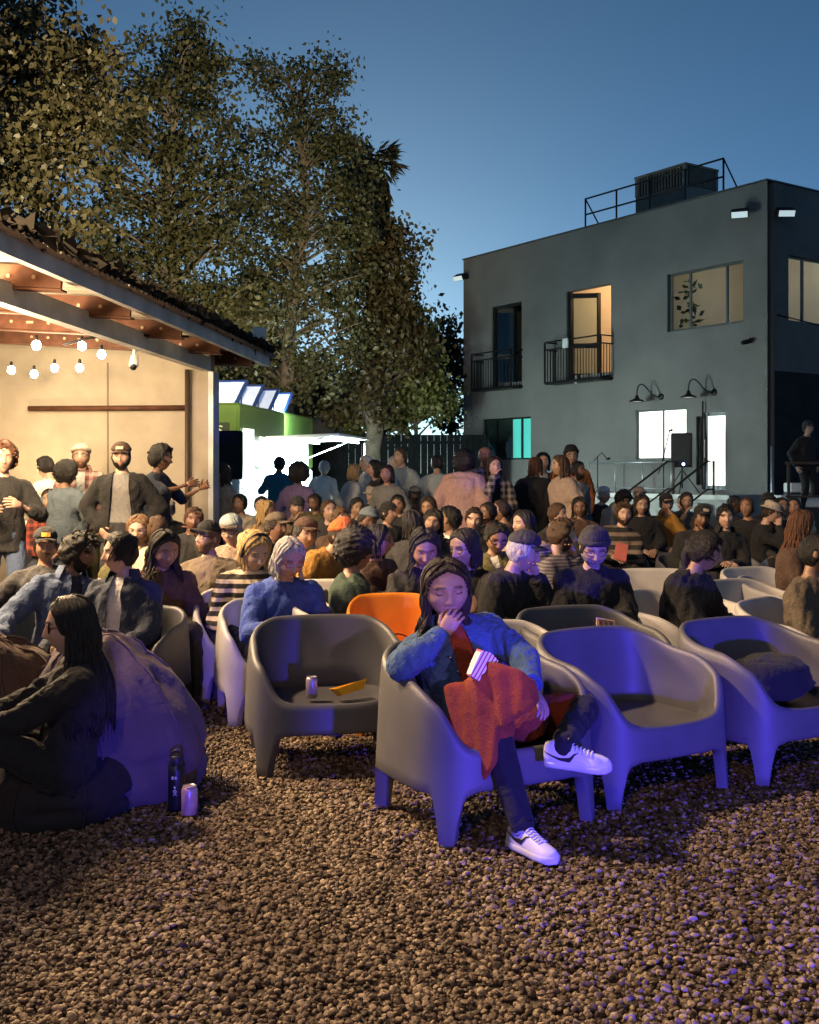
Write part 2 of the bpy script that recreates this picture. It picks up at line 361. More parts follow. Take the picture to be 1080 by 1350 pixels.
def barn_lamp(px, py, label):
    t = thing('wall_lamp', label, 'lamp', group='gooseneck lamps over the lit window and door'); u = fu(px); t.matrix_world = pp @ Matrix.Translation((u, 0, fz(px, py))) @ Matrix.Scale(.8, 4)
    m = MB(); m.lathe([(.1,0),(.1,.03),(.04,.06)], 14, (0,0,0), (0,1,0)); m.build('wall_plate', BLACK(), t)
    P = [(0,.03,0),(.0,.15,-.02),(.12,.28,.05),(.26,.38,.3),(.38,.45,.4),(.48,.5,.33),(.5,.52,.12),(.5,.52,0)]
    P = np.array([np.array(p) for p in P]); ts = np.linspace(0, len(P)-1, 28); P2 = np.stack([np.interp(ts, range(len(P)), P[:,i]) for i in range(3)], 1)
    for _ in range(3): P2[1:-1] = (P2[:-2]+2*P2[1:-1]+P2[2:])/4
    m = MB(); m.tube(P2, .022, 8); m.build('gooseneck_arm', BLACK(), t)
    c = (.5,.52,0); m = MB(); m.lathe([(.03,.06),(.045,.05),(.06,-.02),(.1,-.06),(.2,-.1),(.24,-.14),(.235,-.15),(.19,-.11),(.09,-.07)], 22, c); sh = m.build('lamp_shade', BLACK(), t)
    m = MB(); m.lathe([(.01,-.125),(.2,-.125),(.2,-.13),(.01,-.135)], 20, c); m.build('diffuser', mat('lamp_diffuser', (.9,.9,.8), .4, emit=(1,.97,.85), estr=1.0), sh)
barn_lamp(872, 523, 'black gooseneck lamp above the lit double window'); barn_lamp(942, 517, 'black gooseneck lamp above the lit glass door')
# roof railing and cooling unit (local: u along the facade)
def roof_pt(px, py, back):                                       # point above the roof, `back` metres behind the facade
    k = (px-540)/F; ox, oy = CX+back*.8257, CY+back*.564; u = (ox-oy*k)/(DY*k-DX); return u, gz(py, oy+DY*u)
rl = thing('roof_railing', 'black pipe guard rail along the flat roof edge', 'railing'); rl.matrix_world = pp
u0, zt = roof_pt(772, 262, .35); u1, _ = roof_pt(954, 209, .35); zt = (zt+_)/2
m = MB()
for z in (zt, zt-.42): m.tube([(u0,-.35,z),(u1,-.35,z)], .024, 8)
m.tube([(u1,-.35,zt),(u1,-1.3,BH-.3)], .02, 6); m.tube([(u0,-.35,zt),(u0,-1.3,BH-.3)], .02, 6); m.build('rail', BLACK(), rl)
for i in range(5):
    m = MB(); uu = u0+(u1-u0)*i/4; m.tube([(uu,-.35,BH-.36),(uu,-.35,zt+.01)], .024, 8); m.build('post', BLACK(), rl)
ac = thing('cooling_unit', 'large beige rooftop air conditioning unit with louvred sides behind the guard rail', 'air conditioner'); ac.matrix_world = pp
ua, za = roof_pt(838, 236, 1.6); ub, zb = roof_pt(905, 222, 1.6); zt = max(za, zb)+.04
beige = mat('dusty_beige_metal', (.2,.17,.14), .7, .1, var=.25, nscale=3)
m = MB(); m.box(((ua+ub)/2, -2.2, (BH-.35+zt-.55)/2), (ua-ub, 1.25, zt-.55-BH+.35), bev=.03); m.box(((ua+ub)/2, -2.2, zt-.03), (ua-ub+.02, 1.27, .06)); 
for x in (ua-.06, ub+.06):
    for y in (-1.62, -2.78): m.box((x, y, zt-.3), (.1, .1, .5))
m.build('casing', beige, ac, False)
m = MB(); m.box(((ua+ub)/2, -2.2, zt-.3), (ua-ub-.16, 1.1, .48)); m.build('coil', mat('dark_coil', (.015,.015,.015), .8), ac, False)
n = 16
for i in range(n):
    m = MB(); m.box((ub+.12+(ua-ub-.24)*i/(n-1), -1.62, zt-.3), (.028, .03, .48)); m.build('louvre', beige, ac, False)
for i in range(14):
    m = MB(); m.box((ub+.03, -1.75-.9*i/13, zt-.3), (.03, .028, .48)); m.build('louvre', beige, ac, False)
# raised loading dock with rail, stairs and stage gear
dock = thing('loading_dock', 'raised concrete dock with pale front edge along the grey building', 'dock'); dock.matrix_world = pp
conc = mat('dock_concrete', (.3,.3,.28), .85, var=.2, nscale=4)
uL, uR = 4.5, .02
m = MB(); m.box(((uL+uR)/2, .603, .5), (uL-uR, 1.2, 1.0), bev=.02); m.build('dock_slab', conc, dock, False)
m = MB(); m.box(((uL+uR)/2, 1.225, .95), (uL-uR, .04, .1)); m.build('dock_edge', mat('pale_edge', (.55,.55,.5), .6), dock, False)
grey_rail = mat('galvanised_rail', (.4,.42,.42), .4, .7)
rail = thing('dock_railing', 'galvanised pipe railing along the raised dock', 'railing'); rail.matrix_world = pp
u_s = 1.75; zt = 1.72
m = MB(); m.tube([(uL-.1,1.1,zt),(u_s,1.1,zt)], .022, 8); m.tube([(uL-.1,1.1,1.12),(u_s,1.1,1.12)], .018, 6); m.build('rail', grey_rail, rail)
for i in range(4):
    m = MB(); uu = uL-.1+(u_s-uL+.1)*i/3; m.tube([(uu,1.1,1.0),(uu,1.1,zt)], .02, 6); m.build('post', grey_rail, rail)
st = thing('dock_stairs', 'concrete steps with dark handrail going down from the dock', 'stairs'); st.matrix_world = pp
for i in range(5):
    m = MB(); m.box((1.12, 1.247+.28*i+.14, (1.0-.18*(i+1))/2), (1.0, .28, 1.0-.18*(i+1))); m.build('step', conc, st, False)
hr = mat('brown_rail', (.07,.05,.035), .5, .5)
for x in (.55, 1.69):
    m = MB(); m.tube([(x,1.1,1.0),(x,1.1,1.73),(x,1.3,1.73),(x,2.7,.98),(x,2.7,0)], .026, 8); m.tube([(x,1.1,1.12),(x,1.3,1.12),(x,2.7,.4)], .02, 6); m.build('handrail', hr, st)
# ------------------------------------------------------------------ open shed on the left
tan = mat('tan_plaster', (.35,.30,.235), .9, var=.10, nscale=5, bump=.25, bscale=80)
rust = mat('rusty_steel', (.1,.04,.022), .75, .3, var=.4, nscale=9)
galv = mat('galvanised_steel', (.5,.51,.52), .6, .15, var=.25, nscale=4)
shed = thing('shed', 'open sided shed with corrugated roof on rusty perforated rafters and tan end wall', 'shed', (-2.4, 13.2, -.3), -R(5.5)); shed.scale = (1.2,)*3
# local frame: x to the right, y away from the camera, origin at the foot of the end wall's free edge
m = MB(); m.add([(-5.55,0,0),(0,0,0),(0,0,2.75),(-5.55,0,3.08),(-5.55,.18,0),(0,.18,0),(0,.18,2.75),(-5.55,.18,3.08)], [(0,1,2,3),(5,4,7,6),(1,5,6,2),(4,0,3,7),(3,2,6,7)]); m.build('end_wall', tan, shed, False)
for x in (-1.05, -3.35):
    k = MB(); k.box((x, -.004, 1.3), (.012, .012, 2.6)); k.build('wall_joint', mat('joint', (.18,.14,.09), .9), shed, False)
m = MB(); m.box((-5.64, -4.6, 1.6), (.15, 9.2, 3.2)); m.build('back_wall', tan, shed, False)
m = MB(); m.box((.02, .08, 1.25), (.05, .22, 2.5)); m.build('corner_trim', galv, shed, False)
m = MB(); m.box((-.03, -4.5, 2.575), (.09, 9.0, .14)); m.build('beam', galv, shed, False)
m = MB(); m.box((.36, -4.0, 2.715), (.05, 10.0, .14)); m.build('eave_fascia', galv, shed, False)
def roofz(x): return 2.76-.06*x
nR = 8
for i in range(nR):
    yy = .45-i*1.2; k = MB()
    x0, x1 = .32, -5.5
    k.beam((x1, yy, roofz(x1)-.075), (x0, yy, roofz(x0)-.075), .03, .12)
    for zz in (.015, -.12): k.beam((x1, yy+.03, roofz(x1)-.025+zz), (x0, yy+.03, roofz(x0)-.025+zz), .09, .012)
    rf = k.build('rafter', rust, shed, False)
    for j in range(11):                                          # pale discs: light through the web's punched holes, put in as colour
        h = MB()
        xx = .15-j*.16-(.05 if i % 2 else 0); zc = roofz(xx)-.075
        if j % 4 == 3: h.box((xx, yy-.019, zc), (.06, .008, .02), bev=.003)
        else: h.lathe([(.013,0),(.013,.006)], 10, (xx, yy-.015, zc), (0,-1,0))
        h.build('lit_hole_disc', mat('hole_light', (.4,.3,.2), .8), rf, False)
n = 420; ys = np.linspace(1.0, -9.0, n); wv = .02*np.sin(ys*2*math.pi/.085)
V = []; Fq = []
for j, y in enumerate(ys):
    for x in (.46, -2.5, -5.6): V.append((x, y, roofz(x)+.022+wv[j]*.6))
for j in range(n-1):
    for q in range(2): Fq.append((j*3+q, j*3+q+1, j*3+q+4, j*3+q+3))
m = MB(); m.add(V, Fq); m.build('roof_sheet', mat('corrugated_sheet', (.45,.4,.33), .6, .2, var=.2, nscale=5), shed)
# litter of fallen leaves along the roof edge
m = MB(); rr = np.random.default_rng(5)
for i in range(1000):
    y = rr.uniform(-6, .9); p = np.array((.47-abs(rr.normal(0,.12)), y, 2.795+abs(rr.normal(0,.02)))); d1 = rr.normal(0,.035,3); d2 = rr.normal(0,.028,3); m.add([p-d1, p+d2, p+d1, p-d2], [(0,1,2,3)])
tagk(m.build('leaf_litter', mat('dead_leaf', (.03,.025,.015), .9)), 'dry leaf litter lying along the shed roof edge', 'leaves', kind='stuff'); bpy.data.objects['leaf_litter'].matrix_world = Matrix.Translation((-2.4,13.2,-.3)) @ Matrix.Rotation(-R(5.5), 4, 'Z') @ Matrix.Scale(1.2, 4)
ps = Matrix.Translation((-2.0, 11, 0)) @ Matrix.Rotation(-R(5.5), 4, 'Z')
def in_shed(o): o.matrix_world = ps @ o.matrix_world; return o
m = MB(); m.tube([(-1.86,-.05,2.14),(-.22,-.05,2.14)], .026, 8); m.build('wall_rail', rust, shed)
m = MB(); m.tube([(-.21,-.06,.0),(-.21,-.06,2.52)], .026, 8); m.build('conduit_pipe', mat('brown_pipe', (.06,.035,.025), .6), shed)
m = MB(); m.tube([(-.5,-2.4,2.5),(-.3,-2.35,2.56),(0,-2.0,2.62),(.3,-1.7,2.64)], .012, 6); m.build('roof_cable', BLACK(), shed)
# bulbs on a festoon wire, a fluorescent tube
warm = (1,.70,.40)
wire = []
blb = [(48,455,8.6),(108,456,9.0),(134,467,9.4),(105,485,10.0),(72,485,10.2),(45,493,10.5),(15,488,10.3),(-40,470,9.3),(-90,450,8.4)]
for i, (px, py, Y) in enumerate(blb):
    Y *= 1.2
    p = Vector((gx(px, Y), Y, gz(py, Y)))
    t = thing('festoon_bulb', 'glowing round bulb hanging on the festoon wire under the shed roof', 'light bulb', p, 0, 'festoon bulbs in the shed')
    m = MB(); m.ell((0,0,0), (.042,.042,.047)); m.build('bulb', mat('bulb_glow', (1,.9,.7), .4, var=0, emit=(1,.86,.58), estr=110), t)
    m = MB(); m.lathe([(.016,.03),(.018,.05),(.016,.09),(.006,.1)], 10); m.build('socket', BLACK(), t)
    wire.append(p+Vector((0,0,.11)))
P = []
for a, c in zip(wire, wire[1:]):
    for k in range(8): q = a.lerp(c, k/8); q.z -= .05*math.sin(math.pi*k/8); P.append(tuple(q))
P.append(tuple(wire[-1])); P.append((-6.5, 9.6, 3.4)); P = [tuple(wire[0]), *P]
m = MB(); m.tube(P, .006, 5); tagk(m.build('festoon_wire', BLACK()), 'thin dark wire carrying the bulbs under the shed roof', 'wire')
def tube_light(y0, x, W_, label):
    t = thing('tube_light', label, 'light', (x, y0, 2.66), R(-4), 'tube lights in the shed')
    m = MB(); m.box((0,0,.045), (.09,1.45,.05), bev=.01); m.build('fitting', mat('white_enamel', (.8,.8,.78), .4), t, False)
    m = MB(); m.tube([(0,-.7,0),(0,.7,0)], .024, 10); m.build('tube', mat('tube_glow', (1,.9,.7), .4, var=0, emit=(1,.82,.52), estr=18), t)
    for dy in (-.4, .4): lamp('tube_lamp', 'POINT', (0,dy,-.12), W_/2, warm, t, .3)
tube_light(9.75, gx(8, 9.75)-.42, 230, 'glowing fluorescent tube under the shed roof near the festoon bulbs')
tube_light(7.3, -3.5, 1300, 'glowing fluorescent tube deep in the shed away from the end wall')
lamp('festoon_lamp', 'POINT', (gx(75, 11.5), 11.5, 2.62), 90, (1,.76,.46), None, .35)
sc = thing('security_camera', 'white bullet camera hanging under the shed beam', 'camera', (gx(177, 11.5), 11.5, gz(474, 11.5)))
m = MB(); m.tube([(0,0,.12),(0,0,.04)], .015, 8); m.build('mount', galv, sc)
m = MB(); m.capsule((0,.03,.02), (.02,-.1,-.06), .045, .05); m.build('housing', mat('white_plastic', (.75,.75,.72), .4), sc)
m = MB(); m.lathe([(.035,0),(.035,.012)], 12, (.027,-.145,-.09), (.1,-.8,-.5)); m.build('lens', BLACK(), sc)
fl = thing('floodlight', 'pale floodlight on the far end of the shed roof', 'floodlight', (gx(343, 14.5), 14.4, gz(449,14.4)), R(20), 'floodlights on the walls')
m = MB(); m.box((0,0,.0), (.04,.04,.12)); m.build('bracket', BLACK(), fl, False)
m = MB(); m.box((0,-.02,.1), (.17,.08,.14), rotm(R(20),0,0), .01); m.build('housing', mat('pale_grey', (.6,.62,.62), .5), fl, False)
lamp('flood_lamp', 'SPOT', (.0,.1,.2), 6500, (1,.80,.45), fl, .12, target=(-.8,12,5.6), cone=92, blend=.7)
# serving table against the shed wall
tb = thing('side_table', 'small white table with dishes against the tan shed wall', 'table', (gx(35, 12.4), 12.35, 0))
m = MB(); m.box((0,0,.92), (.9,.5,.04), bev=.01); m.build('table_top', mat('white_top', (.8,.78,.74), .4), tb, False)
for x in (-.4,.4):
    for y in (-.2,.2):
        m = MB(); m.box((x,y,.45), (.04,.04,.9)); m.build('leg', BLACK(), tb, False)
for k, (x, y, r_, hh) in enumerate(((-.1,0,.11,.05),(.15,-.05,.08,.07),(.3,.08,.06,.12))):
    m = MB(); m.lathe([(r_*.5,0),(r_,hh),(r_*.95,hh),(r_*.45,.01)], 14)
    o = m.build('bowl', mat('white_ceramic', (.8,.8,.78), .3)); o.location = (gx(35, 12.4)+x, 12.35+y, .942)
    tagk(o, ['wide shallow white bowl on the side table by the shed wall', 'middle sized white bowl on the side table by the shed wall', 'narrow tall white bowl on the side table by the shed wall'][k], 'bowl')
lamp('table_lamp_light', 'POINT', (gx(28, 12.7), 12.7, 1.5), 30, (1,.72,.36), None, .06)
tl = thing('table_lamp', 'small glowing lamp on the side table by the shed wall', 'lamp', (gx(20, 12.5), 12.5, .94))
m = MB(); m.lathe([(.05,0),(.05,.015),(.012,.03),(.012,.25)], 12); m.build('lamp_base', BLACK(), tl)
m = MB(); m.lathe([(.1,.2),(.07,.36)], 16); m.build('lamp_shade', mat('lit_shade', (.9,.8,.6), .6, emit=(1,.75,.4), estr=6), tl)
# ------------------------------------------------------------------ green food truck
trk = thing('food_truck', 'green food truck with raised roof hatches and glowing white serving side', 'food truck', (-3.1, 20.0, 0), -R(8.6))
green = mat('green_paint', (.06,.11,.022), .4, var=.15, nscale=3); white = mat('truck_white', (.75,.78,.78), .4, var=.05)
TL = 5.7
m = MB(); m.box((-1.1, TL/2, 2.16), (2.2, TL, 1.2), bev=.05); m.build('upper_body', green, trk, False)
m = MB(); m.box((-1.1, TL/2, 1.03), (2.19, TL-.02, 1.05), bev=.04); m.build('lower_body', white, trk, False)
m = MB(); m.box((-1.1, TL/2, .45), (1.9, TL-.3, .25)); m.build('chassis', BLACK(), trk, False)
tyre = mat('tyre_rubber', (.015,.015,.015), .8)
for x in (-.14, -2.06):
    for y in (1.0, 4.6):
        m = MB(); m.lathe([(.2,-.11),(.36,-.11),(.39,-.07),(.39,.07),(.36,.11),(.2,.11)], 20, (x,y,.39), (1,0,0)); w_ = m.build('wheel', tyre, trk)
        m = MB(); m.lathe([(.03,.1),(.2,.09),(.2,-.09),(.03,-.1)], 16, (x,y,.39), (1,0,0)); m.build('rim', galv, w_)
m = MB(); m.box((-1.1, -.012, 1.05), (1.9, .03, .95), bev=.01); m.build('grille_panel', mat('black_panel', (.02,.025,.02), .5), trk, False)
for i in range(7):
    m = MB(); m.box((-1.1, -.035, .7+i*.11), (1.7, .02, .03)); m.build('grille_bar', BLACK(), trk, False)
pl = MB(); pl.box((-.45, -.012, 2.15), (.55, .03, .5), bev=.008); sg = pl.build('sign_plate', mat('sign_black', (.02,.03,.02), .5), trk, False)
def text(name, body, size, loc, rot, mt, parent, extr=.002):
    c = bpy.data.curves.new(name, 'FONT'); c.body = body; c.size = size; c.extrude = extr; c.align_x = 'CENTER'; c.align_y = 'CENTER'
    o = bpy.data.objects.new(name, c); COL.objects.link(o); dg = bpy.context.evaluated_depsgraph_get(); me = bpy.data.meshes.new_from_object(o.evaluated_get(dg))
    bpy.data.objects.remove(o); me.materials.clear(); me.materials.append(mt); o = link(name, me, parent); o.location = loc; o.rotation_euler = rot; return o
lt = mat('sign_letter', (.5,.6,.4), .6)
text('lettering', 'YS', .24, (-.42, -.03, 2.25), (R(90),0,0), lt, sg)
for i in range(3):
    k = MB(); k.box((-.45, -.03, 2.04-.05*i), (.42, .008, .014)); k.build('sign_line', lt, sg, False)
# serving side (faces +x)
inner = mat('serving_side_glow', (.9,.95,.95), .5, var=.02, emit=(.86,1,.98), estr=4)
m = MB(); m.box((.012, 3.2, 1.5), (.03, 3.8, 1.35), bev=.005); hatch = m.build('hatch_and_wall_glow', inner, trk, False)  # glowing slab, enlarged past the hatch to stand in for the lit side wall
for y in (1.75, 2.7, 3.7, 4.65):
    k = MB(); k.box((.032, y, 1.72), (.03, .04, .9)); k.build('hatch_frame', galv, hatch, False)
m = MB(); m.box((.2, 3.2, 1.2), (.38, 3.0, .04), bev=.01); m.build('counter_shelf', galv, trk, False)
for y0, y1 in ((.25,.5),(.6,.85)):
    k = MB(); k.box((.012, (y0+y1)/2, 1.75), (.03, y1-y0, 1.1), bev=.005); k.build('side_window', inner, trk, False)
for y0, y1, z0, z1 in ((1.45,1.95,1.35,1.95),(2.1,2.5,1.5,2.0),(4.0,4.5,1.4,1.95)):
    k = MB(); k.box((.034, (y0+y1)/2, (z0+z1)/2), (.012, y1-y0, z1-z0)); mb_ = k.build('menu_board', mat('menu_board', (.25,.3,.3), .6, var=.3, nscale=14), trk, False)
rt = rotm(0, R(-2), 0)
m = MB(); m.box((.78, 3.15, 2.2), (1.5, 3.1, .05), rt, .01); aw = m.build('awning', white, trk, False)
m = MB(); m.tube([(.05,1.8,1.75),(1.2,1.8,2.2)], .015, 6); m.build('awning_strut', galv, aw)
m = MB(); m.tube([(.05,4.5,1.75),(1.2,4.5,2.2)], .015, 6); m.build('awning_strut', galv, aw)
m = MB(); m.box((1.3,3.15,2.14), (.05,2.8,.03)); m.build('led_strip', mat('led_glow', (1,1,1), .4, var=0, emit=(.8,1,1), estr=24), aw, False)
m = MB(); m.box((.4,3.15,2.13), (.05,2.8,.03)); m.build('led_strip', mat('led_glow', (1,1,1), .4, var=0, emit=(.8,1,1), estr=24), aw, False)
lamp('awning_lamp', 'AREA', (.85, 3.15, 2.1), 1500, (.78,.98,1), trk, 1.0, size_y=2.8)
lamp('hatch_lamp', 'AREA', (.06, 3.2, 1.75), 950, (.76,1,.95), trk, .8, target=(3.0, 7.6, 2.3), size_y=2.6)
m = MB(); m.box((1.5, 4.3, 1.95), (.02, .12, .35)); m.build('hanging_sign', white, aw, False)
blu = mat('hatch_frame_blue', (.02,.05,.2), .4); hg = mat('hatch_pane_glow', (.55,.65,.85), .2, var=.1, emit=(.5,.66,1), estr=.35)  # pale glow put into the hatch panes, standing in for light on the glass
for i in range(4):
    y = .3+i*1.12; rt = rotm(R(34), 0, 0); c = np.array((-.75, y+.3, 2.97)); fr = MB()
    for sx in (-1,1): fr.box(c+rt@np.array((sx*.6,0,0)), (.05,.92,.06), rt)
    for sy in (-1,1): fr.box(c+rt@np.array((0,sy*.445,0)), (1.15,.05,.055), rt)
    o = fr.build('roof_hatch', blu, trk, False)
    k = MB(); k.box(c, (1.15,.84,.015), rt); k.build('pane', hg, o, False)
    k = MB(); k.tube([c+np.array((-.5,.35,-.24)), c+rt@np.array((-.5,.4,0))], .012, 5); k.tube([c+np.array((.5,.35,-.24)), c+rt@np.array((.5,.4,0))], .012, 5); k.build('strut', BLACK(), o)
# ------------------------------------------------------------------ dark slatted fence
fn = thing('fence', 'tall dark corrugated metal fence between the food truck and the grey building', 'fence', (0, 30, 0))
fm = mat('dark_fence', (.006,.007,.008), .9, 0, var=.25, spec=.08)
x0, x1 = -9.0, 2.1; nn = 62; w = (x1-x0)/nn
pm = None
for i in range(nn):
    if pm is None:
        k = MB(); k.box((0,0,1.26), (w*.985, .03, 2.5)); k.box((w*.3,-.03,1.26), (w*.3,.03,2.48)); o = k.build('board', fm, fn, False); pm = o.data
    else: o = link('board', pm, fn)
    o.location = (x0+(i+.5)*w, 0, 0)
m = MB(); m.box(((x0+x1)/2,.04,2.3), (x1-x0,.04,.08)); m.box(((x0+x1)/2,.04,.5), (x1-x0,.04,.08)); m.build('fence_rail', fm, fn, False)
tp = thing('block_wall', 'plain grey block wall stub above the fence beside the food truck', 'wall', (gx(432, 31), 31, 0))
m = MB(); m.box((0,0,1.5), (.9,.4,3.0), bev=.01); m.box((0,-.01,2.98), (.96,.44,.06)); m.build('block', mat('dark_block', (.035,.04,.045), .8), tp, False)
# ------------------------------------------------------------------ loudspeakers on stands
def loudspeaker(X, Y, z0, z1, w, rz, ground, label, led=False):
    t = thing('loudspeaker', label, 'speaker', (X, Y, ground), rz, 'loudspeakers on stands'); z0 -= ground; z1 -= ground
    sp = mat('speaker_box', (.014,.012,.012), .6, var=.2); gr = mat('speaker_grille', (.03,.024,.022), .8, bump=.6, bscale=300)
    m = MB(); m.box((0,.02,(z0+z1)/2), (w, w*.85, z1-z0), bev=.03); m.build('cabinet', sp, t, False)
    m = MB(); m.box((0,-w*.42,(z0+z1)/2), (w*.9,.02,(z1-z0)*.92), bev=.008); m.build('grille', gr, t, False)
    m = MB(); m.tube([(0,0,z0),(0,0,.12)], .02, 8); m.build('pole', BLACK(), t)
    for k in range(3):
        a = k*2.09+.5; m = MB(); m.tube([(0,0,.55),(.42*math.cos(a),.42*math.sin(a),.012)], .013, 6); m.build('leg', BLACK(), t)
    if led:
        m = MB(); m.ell((.05,-w*.44,z0+.07), (.035,.02,.035)); m.build('indicator_light', mat('blue_led', (.2,.2,1), .4, var=0, emit=(.18,.2,1), estr=14), t)
loudspeaker(gx(304, 17.5), 17.5, gz(632, 17.5), gz(568, 17.5), .38, R(12), 0, 'brown black loudspeaker on a stand beside the food truck')
q = pp @ Vector((1.75, .75, 0)); loudspeaker(q.x, q.y, gz(616, q.y), gz(571, q.y), .47, R(-20), 1.0, 'black loudspeaker with a blue light on the raised dock', True)
def mic_stand(px, Y, pts, base, label):
    t = thing('microphone_stand', label, 'mic stand', (gx(px, Y), Y, base), 0)
    m = MB(); m.tube(pts, .012, 6); m.build('boom', BLACK(), t)
    m = MB(); m.tube([(0,0,.02),(0,0,.85)], .013, 6); m.build('pole', BLACK(), t)
    m = MB(); m.lathe([(.14,0),(.14,.02),(.02,.035)], 14); m.build('base', BLACK(), t)
    m = MB(); m.capsule(np.array(pts[-1]), np.array(pts[-1])+np.array((.05,0,.01)), .022, .028); m.build('microphone', BLACK(), t)
qY = (pp @ Vector((2.0, .6, 0))).y
mic_stand(875, qY, [(-.12,0,.45),(0,0,.85),(.14,0,1.45)], 1.0, 'thin black microphone stand with tilted boom beside the dock loudspeaker')
mic_stand(788, 25.6, [(-.1,0,.75),(0,0,.85),(.1,0,.95),(.22,0,.8)], 1.0, 'short microphone stand at the far end of the dock railing')
# dark stairwell at the right: rail, boxes
gr2 = thing('stage_railing', 'dark square pipe railing in front of the shaded side wall', 'railing', (gx(1055, 20), 20, 0), R(-10))
for x in (-.2, .55, 1.3):
    m = MB(); m.box((x,0,.82), (.05,.05,1.64)); m.build('post', hr, gr2, False)
m = MB(); m.box((.55,0,1.66), (1.6,.05,.05)); m.box((.55,0,1.05), (1.6,.04,.04)); m.build('rail', hr, gr2, False)
for k, (px, py, Yb, wd, hh, dp) in enumerate(((1050, 653, 20.6, .75, .22, .5), (1062, 637, 21.0, .5, .18, .4))):
    z = gz(py, Yb); m = MB(); m.box((0,0,z/2+.0), (wd, dp, z-hh)); 
    o = m.build('equipment_case', mat('dark_case', (.03,.03,.03), .5), smooth=False); o.location = (gx(px,Yb), Yb+.3*k, .0); o.location.z = -hh/2*0+(0 if True else 0)-(z/2-(z-hh)/2)+0
    tagk(o, ['low dark equipment case behind the stage railing', 'taller dark equipment case behind the stage railing'][k], 'case')
    m = MB(); m.box((0,0,0), (wd,dp,hh), bev=.02); m.box((0,-dp/2-.004,.0), (wd*.6,.012,hh*.5)); o2 = m.build('storage_box', mat('white_cloth', (.7,.75,.75), .9), smooth=False)
    o2.location = (gx(px,Yb), Yb+.3*k, z-hh/2+.002); tagk(o2, ['white box on the low dark case behind the stage railing', 'white box on the taller dark case behind the stage railing'][k], 'box')
pp2 = thing('conduit_post', 'thin pale upright pipe at the corner of the shaded side wall', 'pipe', (gx(1018, 22), 22, 0)); m = MB(); m.tube([(0,0,0),(0,0,gz(588,22))], .03, 8); m.build('pipe', grey_rail, pp2)
# ------------------------------------------------------------------ trees
def leaf_mat(name, c1, c2):
    if name in MC: return MC[name]
    m = bpy.data.materials.new(name); m.use_nodes = True; t = m.node_tree; N = t.nodes; L = t.links; N.remove(N['Principled BSDF'])
    gm = N.new('ShaderNodeNewGeometry'); nz = N.new('ShaderNodeTexNoise'); nz.inputs['Scale'].default_value = 2.3; nz.inputs['Detail'].default_value = 8; nz.inputs['Roughness'].default_value = .8
    L.new(gm.outputs['Position'], nz.inputs[0]); mr = N.new('ShaderNodeMapRange'); mr.inputs[1].default_value = .3; mr.inputs[2].default_value = .7; L.new(nz.outputs[0], mr.inputs[0])
    mx = N.new('ShaderNodeMix'); mx.data_type = 'RGBA'; L.new(mr.outputs[0], mx.inputs[0]); mx.inputs[6].default_value = (*c1,1); mx.inputs[7].default_value = (*c2,1)
    d = N.new('ShaderNodeBsdfPrincipled'); d.inputs['Roughness'].default_value = .5; L.new(mx.outputs[2], d.inputs['Base Color'])
    tr = N.new('ShaderNodeBsdfTranslucent'); L.new(mx.outputs[2], tr.inputs[0]); ms = N.new('ShaderNodeMixShader'); ms.inputs[0].default_value = .3
    L.new(d.outputs[0], ms.inputs[1]); L.new(tr.outputs[0], ms.inputs[2]); L.new(ms.outputs[0], N['Material Output'].inputs[0]); MC[name] = m; return m
bark = mat('pale_bark', (.13,.105,.08), .9, var=.4, nscale=5, bump=.6, bscale=20)
